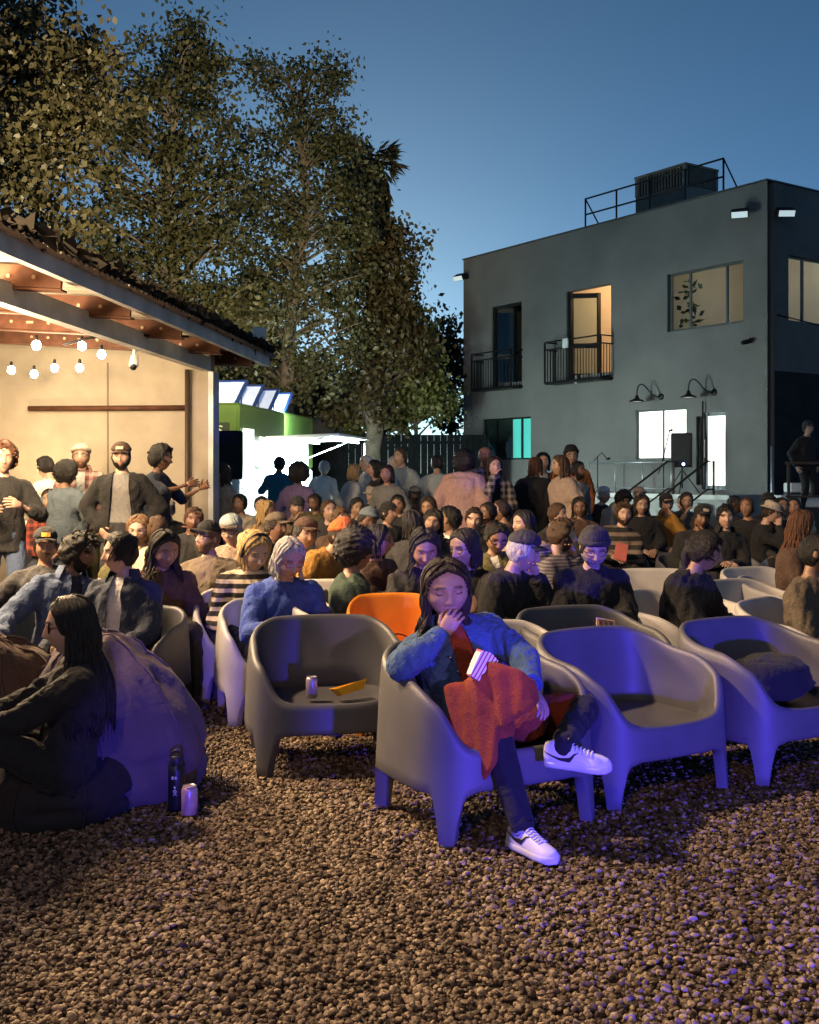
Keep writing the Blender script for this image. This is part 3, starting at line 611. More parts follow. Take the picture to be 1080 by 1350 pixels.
def tree(name, label, base, blobs, trunk_pts, r0, leaf, lm, seed, cl_r=(.35,.75), per=60, cat='tree', limbs=True, group=None, up=0.0):
    """blobs: (centre xyz, radii xyz, number of clumps); base in world metres, everything in metres from the base"""
    rr = np.random.default_rng(seed); t = thing(name, label, cat, base, 0, group); B = np.asarray(base, float)
    tp = np.array(trunk_pts, float); ts = np.linspace(0, len(tp)-1, 24); tp = np.stack([np.interp(ts, range(len(trunk_pts)), tp[:,i]) for i in range(3)], 1)
    tp[1:-1] += rr.normal(0, .05, (22,3)); H = tp[-1][2]
    m = MB(); m.tube(tp, np.linspace(r0, r0*.25, 24), 9); C = []; 
    for c, rad, n in blobs:
        c = np.array(c)-B; rad = np.array(rad)
        for i in range(n):
            d = nrm(rr.normal(size=3)); C.append(c+rad*d*rr.random()**.42)
    C = np.array(C)
    V = []; 
    for c in C:
        if limbs and rr.random() < .6:
            k = int(np.clip(np.searchsorted(tp[:,2], c[2]-.45*np.linalg.norm((c-tp[12])[:2])-.4), 2, 22)); p0 = tp[k]
            mid = (p0+c)/2+rr.normal(0,.18,3)+np.array((0,0,.25)); L_ = np.linalg.norm(c-p0)
            q = np.linspace(0,1,6)[:,None]; P = (1-q)**2*p0+2*q*(1-q)*mid+q*q*c
            m.tube(P, np.linspace(min(r0*.3, .02+.014*L_), .008, 6), 5, caps=False)
        r = rr.uniform(*cl_r); n = int(per*rr.uniform(.5,1.4)); p = c+rr.normal(0,1,(n,3))*r*np.array((.6,.6,.48)); V.append(p)
    m.build('trunk', bark, t)
    P = np.concatenate(V); n = len(P); sz_ = leaf*rr.uniform(.6,1.35,n)[:,None]
    a = rr.normal(size=(n,3)); a[:,2] -= .35; a /= np.linalg.norm(a,axis=1,keepdims=True); bb = rr.normal(size=(n,3)); bb[:,2] *= .5; s_ = np.cross(a, bb); s_ /= np.linalg.norm(s_,axis=1,keepdims=True); nn_ = np.cross(a, s_)
    q = np.stack([P-a*sz_*.5, P+s_*sz_*.33+nn_*sz_*.1, P+a*sz_*.55, P-s_*sz_*.33+nn_*sz_*.1], 1).reshape(-1,3)
    me = fast_mesh('crown', q, np.arange(4*n).reshape(n,4), 4); me.materials.append(lm); link('crown', me, t); return t
def bl(px, py, Y, rx, rz, n, ry=None):                            # foliage mass: picture place, distance, half sizes in pixels
    k = Y/F; return ((gx(px,Y), Y, gz(py,Y)), (rx*k, (ry or (rx+rz)/2)*k, rz*k), n)
lmA = leaf_mat('leaf_dark', (.035,.032,.015), (.095,.08,.034)); lmB = leaf_mat('leaf_olive', (.04,.042,.018), (.115,.11,.042)); lmC = leaf_mat('leaf_truck_lit', (.08,.09,.02), (.2,.19,.055)); lmD = leaf_mat('leaf_brown', (.045,.036,.015), (.12,.09,.032))  # yellow green leaves carry the food truck's light in their colour
Y=19.; tree('broadleaf_tree', 'dark broadleaf tree with large leaves hanging over the shed roof', (gx(-60,Y),Y,0), [bl(40,60,Y,110,90,48), bl(70,180,Y,80,80,30), bl(20,240,Y,50,70,18), bl(-70,120,Y,90,170,40), bl(110,120,Y,70,90,26), bl(30,330,Y,40,50,9), bl(90,300,Y,40,60,9)], [(0,0,0),(.1,0,4),(.4,0,8),(.6,0,11)], .2, .13, lmA, 1, (.22,.48), 80)
Y=25.; tree('sycamore_tree', 'tall olive sycamore rising behind the shed roof with a pale trunk', (gx(225,Y),Y,0), [bl(220,90,Y,70,70,30), bl(255,70,Y,35,50,14), bl(190,170,Y,80,80,34), bl(265,200,Y,60,80,30), bl(180,290,Y,85,70,30), bl(260,330,Y,70,80,34), bl(190,390,Y,80,60,26), bl(290,430,Y,80,80,26), bl(130,230,Y,50,90,16), bl(150,420,Y,50,60,12), bl(300,270,Y,40,80,16), bl(150,330,Y,50,60,12), bl(120,130,Y,50,70,14)], [(0,0,0),(.2,0,4),(-.1,0,8),(.2,0,10.6)], .22, .12, lmB, 2, (.24,.55), 84)
Y=28.; tree('sycamore_tree', 'tall sycamore with brown tinged leaves and open top between two trees', (gx(390,Y),Y,0), [bl(350,105,Y,38,26,10), bl(415,100,Y,42,32,14), bl(395,180,Y,60,60,24), bl(430,190,Y,50,60,16), bl(370,290,Y,70,80,34), bl(430,300,Y,60,70,24), bl(390,400,Y,85,80,40), bl(340,430,Y,70,80,26), bl(400,500,Y,80,50,24), bl(330,330,Y,40,90,16), bl(455,240,Y,36,70,16), bl(320,220,Y,36,70,12), bl(455,400,Y,40,70,14)], [(0,0,0),(-.3,0,4),(.3,0,8),(.1,0,11.2)], .24, .125, lmB, 3, (.24,.55), 84)
Y=30.; tree('ivy_clad_tree', 'dense vine covered trunk below the shaggy palm', (gx(490,Y),Y,0), [bl(485,310,Y,45,40,24), bl(490,380,Y,55,60,40), bl(500,460,Y,55,60,40), bl(525,370,Y,32,70,20), bl(480,520,Y,60,40,24), bl(540,450,Y,30,40,12), bl(470,250,Y,30,50,16)], [(0,0,0),(0,0,5),(0,0,8.4)], .3, .15, lmD, 4, (.3,.55), 80)
Y=27.; tree('bushy_tree', 'yellow green bushy tree above the fence lit by the food truck', (gx(545,Y),Y+4,0), [bl(545,500,Y+4,50,45,34), bl(580,535,Y+4,28,32,16), bl(510,540,Y+4,45,30,20), bl(470,550,Y+4,40,26,14), bl(548,440,Y+4,26,40,12)], [(0,0,0),(.1,0,2),(.1,0,3.6)], .12, .15, lmC, 5, (.28,.5), 85)
Y=37.; tree('slender_tree', 'thin sparse tree against the pale sky beside the grey building', (gx(592,Y),Y,0), [bl(590,440,Y,20,36,14), bl(600,490,Y,20,36,14), bl(580,470,Y,16,30,8), bl(600,545,Y,22,30,14)], [(0,0,0),(.1,0,3),(.15,0,6)], .08, .19, lmA, 6, (.25,.6), 46)
Y=34.; tree('broadleaf_tree', 'dark low broadleaf tree behind the food truck roof', (gx(330,Y),Y,0), [bl(330,500,Y,80,60,40), bl(420,520,Y,60,50,30), bl(240,480,Y,60,70,20), bl(300,430,Y,70,60,20)], [(0,0,0),(0,0,3),(0,0,5)], .2, .24, lmB, 8, (.5,.9), 70)
# fan palm with its skirt of dead fronds, crown hidden among the tree tops
Y=30.5; pb = (gx(492,Y), Y, 0); pt = thing('fan_palm', 'tall fan palm with a shaggy skirt of dead fronds', 'palm tree', pb)
m = MB(); zt = gz(215,Y); m.tube([(0,0,0),(.05,0,zt*.5),(0,0,zt)], [.24,.2,.2], 10); m.build('trunk', bark, pt)
def frond(mb, p, d, L, w, droop, rr):
    P = [np.array(p, float)]; d = np.array(d, float)
    for i in range(5): d = nrm(d+np.array((0,0,-droop))); P.append(P[-1]+d*L/5)
    for k in range(9):
        a = (k-4)/4; tip = P[-1]+np.cross(d,(0,0,1))*a*w+np.array((0,0,-.18*abs(a)))+rr.normal(0,.05,3); b0 = P[3]; sd = np.cross(nrm(tip-b0), nrm(rr.normal(size=3)))*.03
        mb.add([b0-sd, b0+sd, (b0+tip)/2+sd*1.4, tip, (b0+tip)/2-sd*1.4], [(0,1,2,3,4)])
    mb.tube(P[:4], .018, 4, caps=False)
rr = np.random.default_rng(9); m = MB(); m2 = MB()
for i in range(60):
    a = rr.uniform(0,6.28); e = rr.uniform(-.35,1.2); frond(m, (0,0,zt), (math.cos(a)*math.cos(e), math.sin(a)*math.cos(e), math.sin(e)), rr.uniform(.7,1.05), .34, .12, rr)
for i in range(150):
    a = rr.uniform(0,6.28); z = zt-rr.uniform(.1,1.9); frond(m2, (.15*math.cos(a),.15*math.sin(a),z), (math.cos(a)*.8, math.sin(a)*.8, -.35), rr.uniform(.6,.9), .16, .5, rr)
m.build('crown', lmA, pt, False); m2.build('skirt', leaf_mat('dead_frond', (.04,.028,.014), (.1,.07,.035)), pt, False)
# bare twig reaching out over the roofline
# ------------------------------------------------------------------ gravel
def stone(seed):
    rr = np.random.default_rng(seed); bm_ = MB(); bm_.ell((0,0,0), (1,1,1), n=10, m=7); V = np.concatenate(bm_.v)
    U = V/np.maximum(np.linalg.norm(V,axis=1,keepdims=True),1e-6); d = np.ones(len(U))
    for i in range(9):
        n = nrm(rr.normal(size=3)); h = rr.uniform(.55,.9); d = np.minimum(d, h/np.maximum(U@n, .3))
    for i in range(4): d += .06*np.sin(U@rr.normal(0,2.5,3)+rr.uniform(0,6))
    V = U*d[:,None]*np.array((rr.uniform(.85,1.25), rr.uniform(.7,1), rr.uniform(.5,.75)))
    bm_.v = [V]; me = bm_.mesh('stone'); me.polygons.foreach_set('use_smooth', [True]*len(me.polygons)); me.set_sharp_from_angle(angle=R(32)); return me
def stone_mat():
    m = bpy.data.materials.new('gravel_stone'); m.use_nodes = True; t = m.node_tree; N = t.nodes; L = t.links; b = N['Principled BSDF']; b.inputs['Roughness'].default_value = .75
    oi = N.new('ShaderNodeObjectInfo'); cr = N.new('ShaderNodeValToRGB'); L.new(oi.outputs['Random'], cr.inputs[0]); e = cr.color_ramp.elements
    e[0].position = 0; e[0].color = (.05,.032,.02,1); e[1].position = 1; e[1].color = (.46,.35,.23,1)
    for p, c in ((.25,(.125,.082,.05)),(.5,(.21,.145,.09)),(.75,(.32,.235,.155))): x = e.new(p); x.color = (*c,1)
    gm = N.new('ShaderNodeNewGeometry'); nz = N.new('ShaderNodeTexNoise'); nz.inputs['Scale'].default_value = 160; nz.inputs['Detail'].default_value = 4; L.new(gm.outputs['Position'], nz.inputs[0])
    mx = N.new('ShaderNodeMix'); mx.data_type = 'RGBA'; mx.blend_type = 'MULTIPLY'; mx.inputs[0].default_value = .45; L.new(cr.outputs[0], mx.inputs[6]); L.new(nz.outputs[0], mx.inputs[7]); L.new(mx.outputs[2], b.inputs['Base Color'])
    bp = N.new('ShaderNodeBump'); bp.inputs['Strength'].default_value = .3; bp.inputs['Distance'].default_value = .004; L.new(nz.outputs[0], bp.inputs['Height']); L.new(bp.outputs[0], b.inputs['Normal']); return m
stc = bpy.data.collections.new('stones'); sm = stone_mat()
for i in range(7):
    me = stone(100+i); me.materials.append(sm); stc.objects.link(bpy.data.objects.new('stone', me))
def gravel(name, quad, density, s0, s1, z, seed, label):
    m = MB(); m.add(quad, [(0,1,2,3)]); o = m.build(name, sm); tagk(o, label, 'gravel', kind='stuff'); o.location.z = z
    g = bpy.data.node_groups.new(name, 'GeometryNodeTree'); g.interface.new_socket('Geometry', in_out='INPUT', socket_type='NodeSocketGeometry'); g.interface.new_socket('Geometry', in_out='OUTPUT', socket_type='NodeSocketGeometry')
    N = g.nodes; L = g.links; gi = N.new('NodeGroupInput'); go = N.new('NodeGroupOutput')
    dp = N.new('GeometryNodeDistributePointsOnFaces'); dp.inputs['Density'].default_value = density; dp.inputs['Seed'].default_value = seed; L.new(gi.outputs[0], dp.inputs[0])
    sp = N.new('GeometryNodeSetPosition'); rv0 = N.new('FunctionNodeRandomValue'); rv0.data_type = 'FLOAT_VECTOR'; rv0.inputs[0].default_value = (0,0,-.006); rv0.inputs[1].default_value = (0,0,.012); L.new(dp.outputs[0], sp.inputs[0]); L.new(rv0.outputs[0], sp.inputs['Offset'])
    ci = N.new('GeometryNodeCollectionInfo'); ci.inputs[0].default_value = stc; ci.inputs['Separate Children'].default_value = True; ci.inputs['Reset Children'].default_value = True
    ip = N.new('GeometryNodeInstanceOnPoints'); ip.inputs['Pick Instance'].default_value = True; L.new(sp.outputs[0], ip.inputs[0]); L.new(ci.outputs[0], ip.inputs['Instance'])
    rv = N.new('FunctionNodeRandomValue'); rv.data_type = 'FLOAT_VECTOR'; rv.inputs[0].default_value = (-.5,-.5,0); rv.inputs[1].default_value = (.5,.5,6.28); L.new(rv.outputs[0], ip.inputs['Rotation'])
    rs = N.new('FunctionNodeRandomValue'); rs.data_type = 'FLOAT'; rs.inputs[2].default_value = s0; rs.inputs[3].default_value = s1; L.new(rs.outputs[1], ip.inputs['Scale']); L.new(ip.outputs[0], go.inputs[0])
    md = o.modifiers.new('gravel', 'NODES'); md.node_group = g; return o
def quad(y0, y1, k=.43, e=.6): return [(-(k*y0+e),y0,0),(k*y0+e,y0,0),(k*y1+e,y1,0),(-(k*y1+e),y1,0)]
gravel('gravel', quad(2.4, 8.2), 4600, .0050, .0168, .006, 1, 'loose brown gravel stones covering the yard floor')
# ------------------------------------------------------------------ moulded tub armchairs
def chair_mesh(name, hw=.405, hd=.345, back=.715, arm=.545, seat=.365, th=.042, nu=112):
    t = np.arange(nu)/nu*2*math.pi; t = t+.10*np.sin(4*t)*.0                      # 0 = front (-y), pi = back
    p = 3.6
    def plan(a, w, d): c, s_ = -np.cos(a), np.sin(a); return np.stack([np.sign(s_)*np.abs(s_)**(2/p)*w, np.sign(c)*np.abs(c)**(2/p)*d], 1)
    az = np.minimum(t, 2*math.pi-t)/math.pi                                     # 0 front .. 1 back
    rim = np.interp(az, [0,.13,.185,.225,.26,.30,.36,.5,.66,.82,1], [seat-.006,seat+.010,seat+.035,seat+.085,arm-.055,arm-.014,arm+.010,arm+.075,back-.045,back-.006,back])
    for _ in range(3): rim = (np.roll(rim,1)+2*rim+np.roll(rim,-1))/4
    leg = np.minimum.reduce([np.abs(az-q) for q in (.25,.75)])                   # distance from the corner
    bot = np.interp(leg, [0,.036,.060,.085,.14], [0,0,.14,.195,.215]); bot = np.where(np.abs(az-.5) < .2, np.minimum(bot,.20), bot)
    def outer(z): 
        f = 1+.06*(1-z/.5); bk = np.clip((z-.40)/.4,0,1); P = plan(t, hw*f, hd*f); P[:,1] += .05*bk*np.clip(az-.35,0,1)*1.2; k = 1-.05*np.clip((z-.5)/.3,0,1)*(az>.3); P[:,0] *= k; return np.concatenate([P, z[:,None]], 1)
    rings = []
    ins = plan(t, hw-th*1.5, hd-th*1.5)
    O0 = outer(bot); 
    def inset(P, d): 
        c = np.array((0,0)); u = P[:,:2]/np.linalg.norm(P[:,:2],axis=1,keepdims=True); Q = P.copy(); Q[:,:2] -= u*np.broadcast_to(d, (nu,))[:,None]; return Q
    rings.append(inset(outer(np.full(nu,.30)), th*1.25)); rings.append(inset(outer(bot+.012), th*1.2)); rings.append(inset(O0, th*.9)); rings.append(inset(O0, .010)); rings.append(outer(bot+.010))
    lo, hi = bot+.02, rim-.030
    for q in (.1,.3,.5,.7,.9,1): rings.append(outer(lo+(hi-lo)*q))
    for q in (.3,.6,.8,1.): a = q*math.pi/2; P = outer(rim-.030+.030*math.sin(a)); rings.append(inset(P, .021*(1-math.cos(a))))
    for q in (.25,.5,.75,1.): a = q*math.pi/2; P = outer(rim-.030*(1-math.cos(a))); rings.append(inset(P, .021+.021*math.sin(a)))
    # inner bowl down to the seat
    bowl = np.clip((rim-seat)/.2, 0, 1)
    for q in (.2,.45,.7,.88): P = outer(rim-.03-(rim-.03-seat)*q*1.0*np.where(rim-.03 > seat, 1, .3)); rings.append(inset(P, .044+.05*q**2*(.4+.6*bowl)))
    for sc, dz in ((.80,.0),(.74,-.006),(.6,-.012),(.4,-.016),(.2,-.018),(.02,-.018)):
        P = np.concatenate([plan(t, hw*sc, hd*sc), np.full((nu,1), seat-.028+dz)], 1); P[:,1] += .012; rings.append(P)
    m = MB(); m.loft(rings); me = m.mesh(name); me.polygons.foreach_set('use_smooth', [True]*len(me.polygons)); me.set_sharp_from_angle(angle=R(60)); return me
def plastic(name, c): return mat(name, c, .5, var=.14, nscale=4.5, detail=10, bump=.08, bscale=160, spec=.45)
CHM = {'grey': plastic('grey_plastic', (.10,.097,.10)), 'white': plastic('white_plastic_seat', (.5,.48,.45)), 'dark': plastic('dark_grey_plastic', (.08,.08,.088)), 'orange': plastic('orange_plastic', (.85,.26,.014))}
base_me = chair_mesh('tub_armchair'); CME = {}
low_me = chair_mesh('tub_armchair', nu=56)
for k, mm in CHM.items():
    me = base_me.copy(); me.materials.append(mm); CME[k] = me; me = low_me.copy(); me.materials.append(mm); CME[k+'_far'] = me
def chair(X, Y, rz, col, label, group='tub armchairs in the audience', sc=1.0):
    o = link('tub_armchair', CME[col if Y < 7.2 else col+'_far']); o.location = (X, Y, .004); o.rotation_euler = (0,0,R(rz)); o.scale = (sc,)*3; return tagk(o, label, 'armchair', group)
# ------------------------------------------------------------------ people kit
def sst(x, a, b): t = np.clip((x-a)/(b-a), 0, 1); return t*t*(3-2*t)
def head_template(nu, nv):
    """head skin, face towards -y, origin between the ears; returns verts, quads, lip / brow masks"""
    u = np.arange(nu)/nu*2*math.pi; u = u-.42*np.sin(u)                    # crowd the columns at the face
    v = np.linspace(.001, math.pi-.001, nv); uu, vv = np.meshgrid(u, v)
    n = np.stack([np.sin(vv)*np.sin(uu), -np.sin(vv)*np.cos(uu), np.cos(vv)], -1).reshape(-1,3)
    x, y, z = .0755*n[:,0], .097*n[:,1], .118*n[:,2]
    sgn = lambda q, p: np.sign(q)*np.abs(q)**p
    x = .0785*sgn(n[:,0], .9)
    rd = 1+.15*sst(n[:,2], .15, .8); x = x*rd; y = y*(1+.07*sst(n[:,2], .15, .8))
    low = sst(-z, .005, .118); fr = sst(-n[:,1], -.2, .6)
    x = x*(1-.34*low**1.3); y = np.where(n[:,1] > 0, y*(1-.5*low), y*(1-.02*low)); y = np.where(n[:,1] > 0, y*1.06, y*.93)
    face = sst(-n[:,1], .35, .75)
    g = lambda cx, cz, sx, sz_: np.exp(-((x-cx)/sx)**2-((z-cz)/sz_)**2)
    ax = np.abs(x)
    dy = np.zeros_like(x)
    nb = np.interp(z, [-.043,-.036,-.026,-.01,.012,.03], [0,.014,.027,.019,.009,.0]); dy -= nb*np.exp(-(x/.0125)**2)*face
    dy -= .008*(g(.014,-.031,.008,.008)+g(-.014,-.031,.008,.008))*face
    dy -= .006*(g(.03,.034,.022,.009)+g(-.03,.034,.022,.009)+.6*g(0,.036,.02,.012))*face
    dy += .011*(g(.032,.013,.016,.011)+g(-.032,.013,.016,.011))*face
    dy -= .006*(g(.043,-.022,.018,.016)+g(-.043,-.022,.018,.016))*face
    dy -= (.0075*g(0,-.0535,.02,.0055)+.008*g(0,-.0655,.018,.006)-.003*g(0,-.0595,.022,.0022))*face
    dy += .004*g(0,-.078,.02,.006)*face
    dy -= .009*g(0,-.098,.02,.014)*face
    y = y+dy
    lip = np.clip(g(0,-.0535,.019,.0058)+g(0,-.0655,.017,.0065), 0, 1)*face; lip = sst(lip, .35, .75)
    brow = sst(np.exp(-((z-(.036-.25*np.maximum(ax-.03,0)))/.0045)**2)*sst(ax,.012,.018)*(1-sst(ax,.046,.054)), .25, .6)*face
    V = np.stack([x, y, z], 1); i = np.arange(nv-1)[:,None]*nu; j = np.arange(nu)[None]; j2 = (j+1) % nu
    Q = np.stack([i+j, i+nu+j, i+nu+j2, i+j2], -1).reshape(-1,4)
    return V, Q, lip, brow, n
HT = {k: head_template(*s) for k, s in {'hi': (64,56), 'mid': (44,38), 'lo': (30,26)}.items()}
def tex_noise(P, s, seed, oct=3):
    rr = np.random.default_rng(seed); o = np.zeros(len(P)); a = 1.
    for k in range(oct):
        f = s*1.9**k; w = rr.normal(size=(3,3)); ph = rr.uniform(0,6.28,6)
        q = P*f; o += a*(np.sin(q@w[0]+ph[0]+1.3*np.sin(q@w[1]*.7+ph[1]))*np.sin(q@w[2]+ph[2]))
        a *= .55
    return o
def skin_mat(col, lipc=None):
    key = ('skin', tuple(np.round(col,3)))
    if key in MC: return MC[key]
    m = bpy.data.materials.new('skin'); m.use_nodes = True; t = m.node_tree; N = t.nodes; L = t.links; b = N['Principled BSDF']
    b.inputs['Roughness'].default_value = .48; b.inputs['Subsurface Weight'].default_value = .12; b.inputs['Subsurface Radius'].default_value = (.012,.005,.003); b.inputs['Subsurface Scale'].default_value = 1
    at = N.new('ShaderNodeAttribute'); at.attribute_name = 'tone'; sp = N.new('ShaderNodeSeparateColor'); L.new(at.outputs['Color'], sp.inputs[0])
    tc = N.new('ShaderNodeTexCoord'); nz = N.new('ShaderNodeTexNoise'); nz.inputs['Scale'].default_value = 28; L.new(tc.outputs['Object'], nz.inputs[0])
    mx0 = N.new('ShaderNodeMix'); mx0.data_type = 'RGBA'; L.new(nz.outputs[0], mx0.inputs[0]); mx0.inputs[6].default_value = (col[0]*.88,col[1]*.82,col[2]*.8,1); mx0.inputs[7].default_value = (col[0]*1.1,col[1]*1.12,col[2]*1.12,1)
    mx1 = N.new('ShaderNodeMix'); mx1.data_type = 'RGBA'; L.new(sp.outputs[0], mx1.inputs[0]); L.new(mx0.outputs[2], mx1.inputs[6]); mx1.inputs[7].default_value = (col[0]*.72, col[1]*.4, col[2]*.42, 1)
    mx2 = N.new('ShaderNodeMix'); mx2.data_type = 'RGBA'; L.new(sp.outputs[1], mx2.inputs[0]); L.new(mx1.outputs[2], mx2.inputs[6]); mx2.inputs[7].default_value = (.018,.011,.008,1)
    L.new(mx2.outputs[2], b.inputs['Base Color']); MC[key] = m; return m
def hair_mat(col):
    return mat('hair', col, .42, var=.45, nscale=14, bump=.55, bscale=70, stretch=(6,6,.7), spec=.35)
FAB = {}
def fabric(name, col, k_w=.42, **k):
    k = {**dict(rough=.88, var=.10, nscale=40, bump=.45, bscale=46, sheen=.05), **k}
    key = (name, tuple(np.round(col,4)))
    if key in FAB: return FAB[key]
    m = mat(name, col, k.pop('rough'), **k); t = m.node_tree; N = t.nodes; L = t.links; bp = next(n for n in N if n.type == 'BUMP'); mp = next(n for n in N if n.type == 'MAPPING')
    nz = N.new('ShaderNodeTexNoise'); nz.inputs['Scale'].default_value = 5.5; nz.inputs['Detail'].default_value = 3; nz.inputs['Distortion'].default_value = 1.6; L.new(mp.outputs[0], nz.inputs[0])
    a = N.new('ShaderNodeMath'); a.operation = 'SUBTRACT'; a.inputs[1].default_value = .5; L.new(nz.outputs[0], a.inputs[0]); b = N.new('ShaderNodeMath'); b.operation = 'ABSOLUTE'; L.new(a.outputs[0], b.inputs[0])
    b2 = N.new('ShaderNodeBump'); b2.inputs['Strength'].default_value = k_w; b2.inputs['Distance'].default_value = .06; b2.invert = True; L.new(b.outputs[0], b2.inputs['Height']); L.new(b2.outputs[0], bp.inputs['Normal'])
    FAB[key] = m; return m
def pattern_mat(kind, c1, c2, scale=18, c3=None):
    key = (kind, tuple(c1), tuple(c2), scale)
    if key in MC: return MC[key]
    m = bpy.data.materials.new(kind+'_fabric'); m.use_nodes = True; t = m.node_tree; N = t.nodes; L = t.links; b = N['Principled BSDF']; b.inputs['Roughness'].default_value = .9
    tc = N.new('ShaderNodeTexCoord'); sx = N.new('ShaderNodeSeparateXYZ'); L.new(tc.outputs['Object'], sx.inputs[0])
    def band(out, s, duty):
        a = N.new('ShaderNodeMath'); a.operation = 'MULTIPLY'; a.inputs[1].default_value = s; L.new(out, a.inputs[0])
        f = N.new('ShaderNodeMath'); f.operation = 'FRACT'; L.new(a.outputs[0], f.inputs[0]); g = N.new('ShaderNodeMath'); g.operation = 'LESS_THAN'; g.inputs[1].default_value = duty; L.new(f.outputs[0], g.inputs[0]); return g.outputs[0]
    h = band(sx.outputs[2], scale, .45)
    mx = N.new('ShaderNodeMix'); mx.data_type = 'RGBA'; mx.inputs[6].default_value = (*c1,1); mx.inputs[7].default_value = (*c2,1)
    if kind == 'plaid':
        v = band(sx.outputs[0], scale, .45); ad = N.new('ShaderNodeMath'); ad.operation = 'ADD'; L.new(h, ad.inputs[0]); L.new(v, ad.inputs[1]); hf = N.new('ShaderNodeMath'); hf.operation = 'MULTIPLY'; hf.inputs[1].default_value = .5; L.new(ad.outputs[0], hf.inputs[0]); L.new(hf.outputs[0], mx.inputs[0])
    else: L.new(h, mx.inputs[0])
    L.new(mx.outputs[2], b.inputs['Base Color']); MC[key] = m; return m

TODO = []          # garments and bodies still waiting for their voxel union (all evaluated in one go)
class Person: pass
def ik(sh, wr, l1, l2, pole):
    sh, wr = np.array(sh, float), np.array(wr, float); d = wr-sh; D = np.linalg.norm(d)
    if D > (l1+l2)*.985: wr = sh+d/D*(l1+l2)*.985; D = (l1+l2)*.985; d = wr-sh
    a = np.clip((l1*l1-l2*l2+D*D)/(2*D), -l1, l1); h = math.sqrt(max(l1*l1-a*a, 0)); e = d/D; p = np.array(pole, float); p = nrm(p-e*(p@e)); return sh+e*a+p*h, wr
def ring(c, ax, ay, rx, ry, n=18, p=2.5):
    t = np.arange(n)*2*math.pi/n; cx, sy = np.cos(t), np.sin(t)
    return c+(np.sign(cx)*np.abs(cx)**(2/p)*rx)[:,None]*ax+(np.sign(sy)*np.abs(sy)**(2/p)*ry)[:,None]*ay
def torso(mb, J, infl, t0=0., t1=1., chub=1., hem=0.):
    """loft along the spine from hips to the base of the neck"""
    T = np.array([-.10,.0,.14,.34,.55,.74,.86,.94,1.0]); RX = np.array([.150,.170,.172,.150,.160,.172,.165,.115,.062]); RY = np.array([.105,.122,.122,.110,.120,.122,.105,.082,.062])
    RX[:5] *= chub; RY[:6] *= 1+(chub-1)*1.6
    rings = []
    for t, rx, ry in zip(T, RX, RY):
        if t < t0-.001 and t != T[0]: continue
        if t > t1: break
        c, ax, ay = J.spine(t); s = J.s; i_ = infl*(1 if t < .9 else .4); rings.append(ring(c+ay*0, ax, ay, rx*s+i_, ry*s+i_))
    if hem: 
        c, ax, ay = J.spine(T[0]); up = J.spine(.1)[0]-c; up = nrm(up); rings.insert(0, ring(c-up*hem, ax, ay, .165*J.s*chub+infl*1.3, .125*J.s*chub+infl*1.3))
    mb.loft(rings)
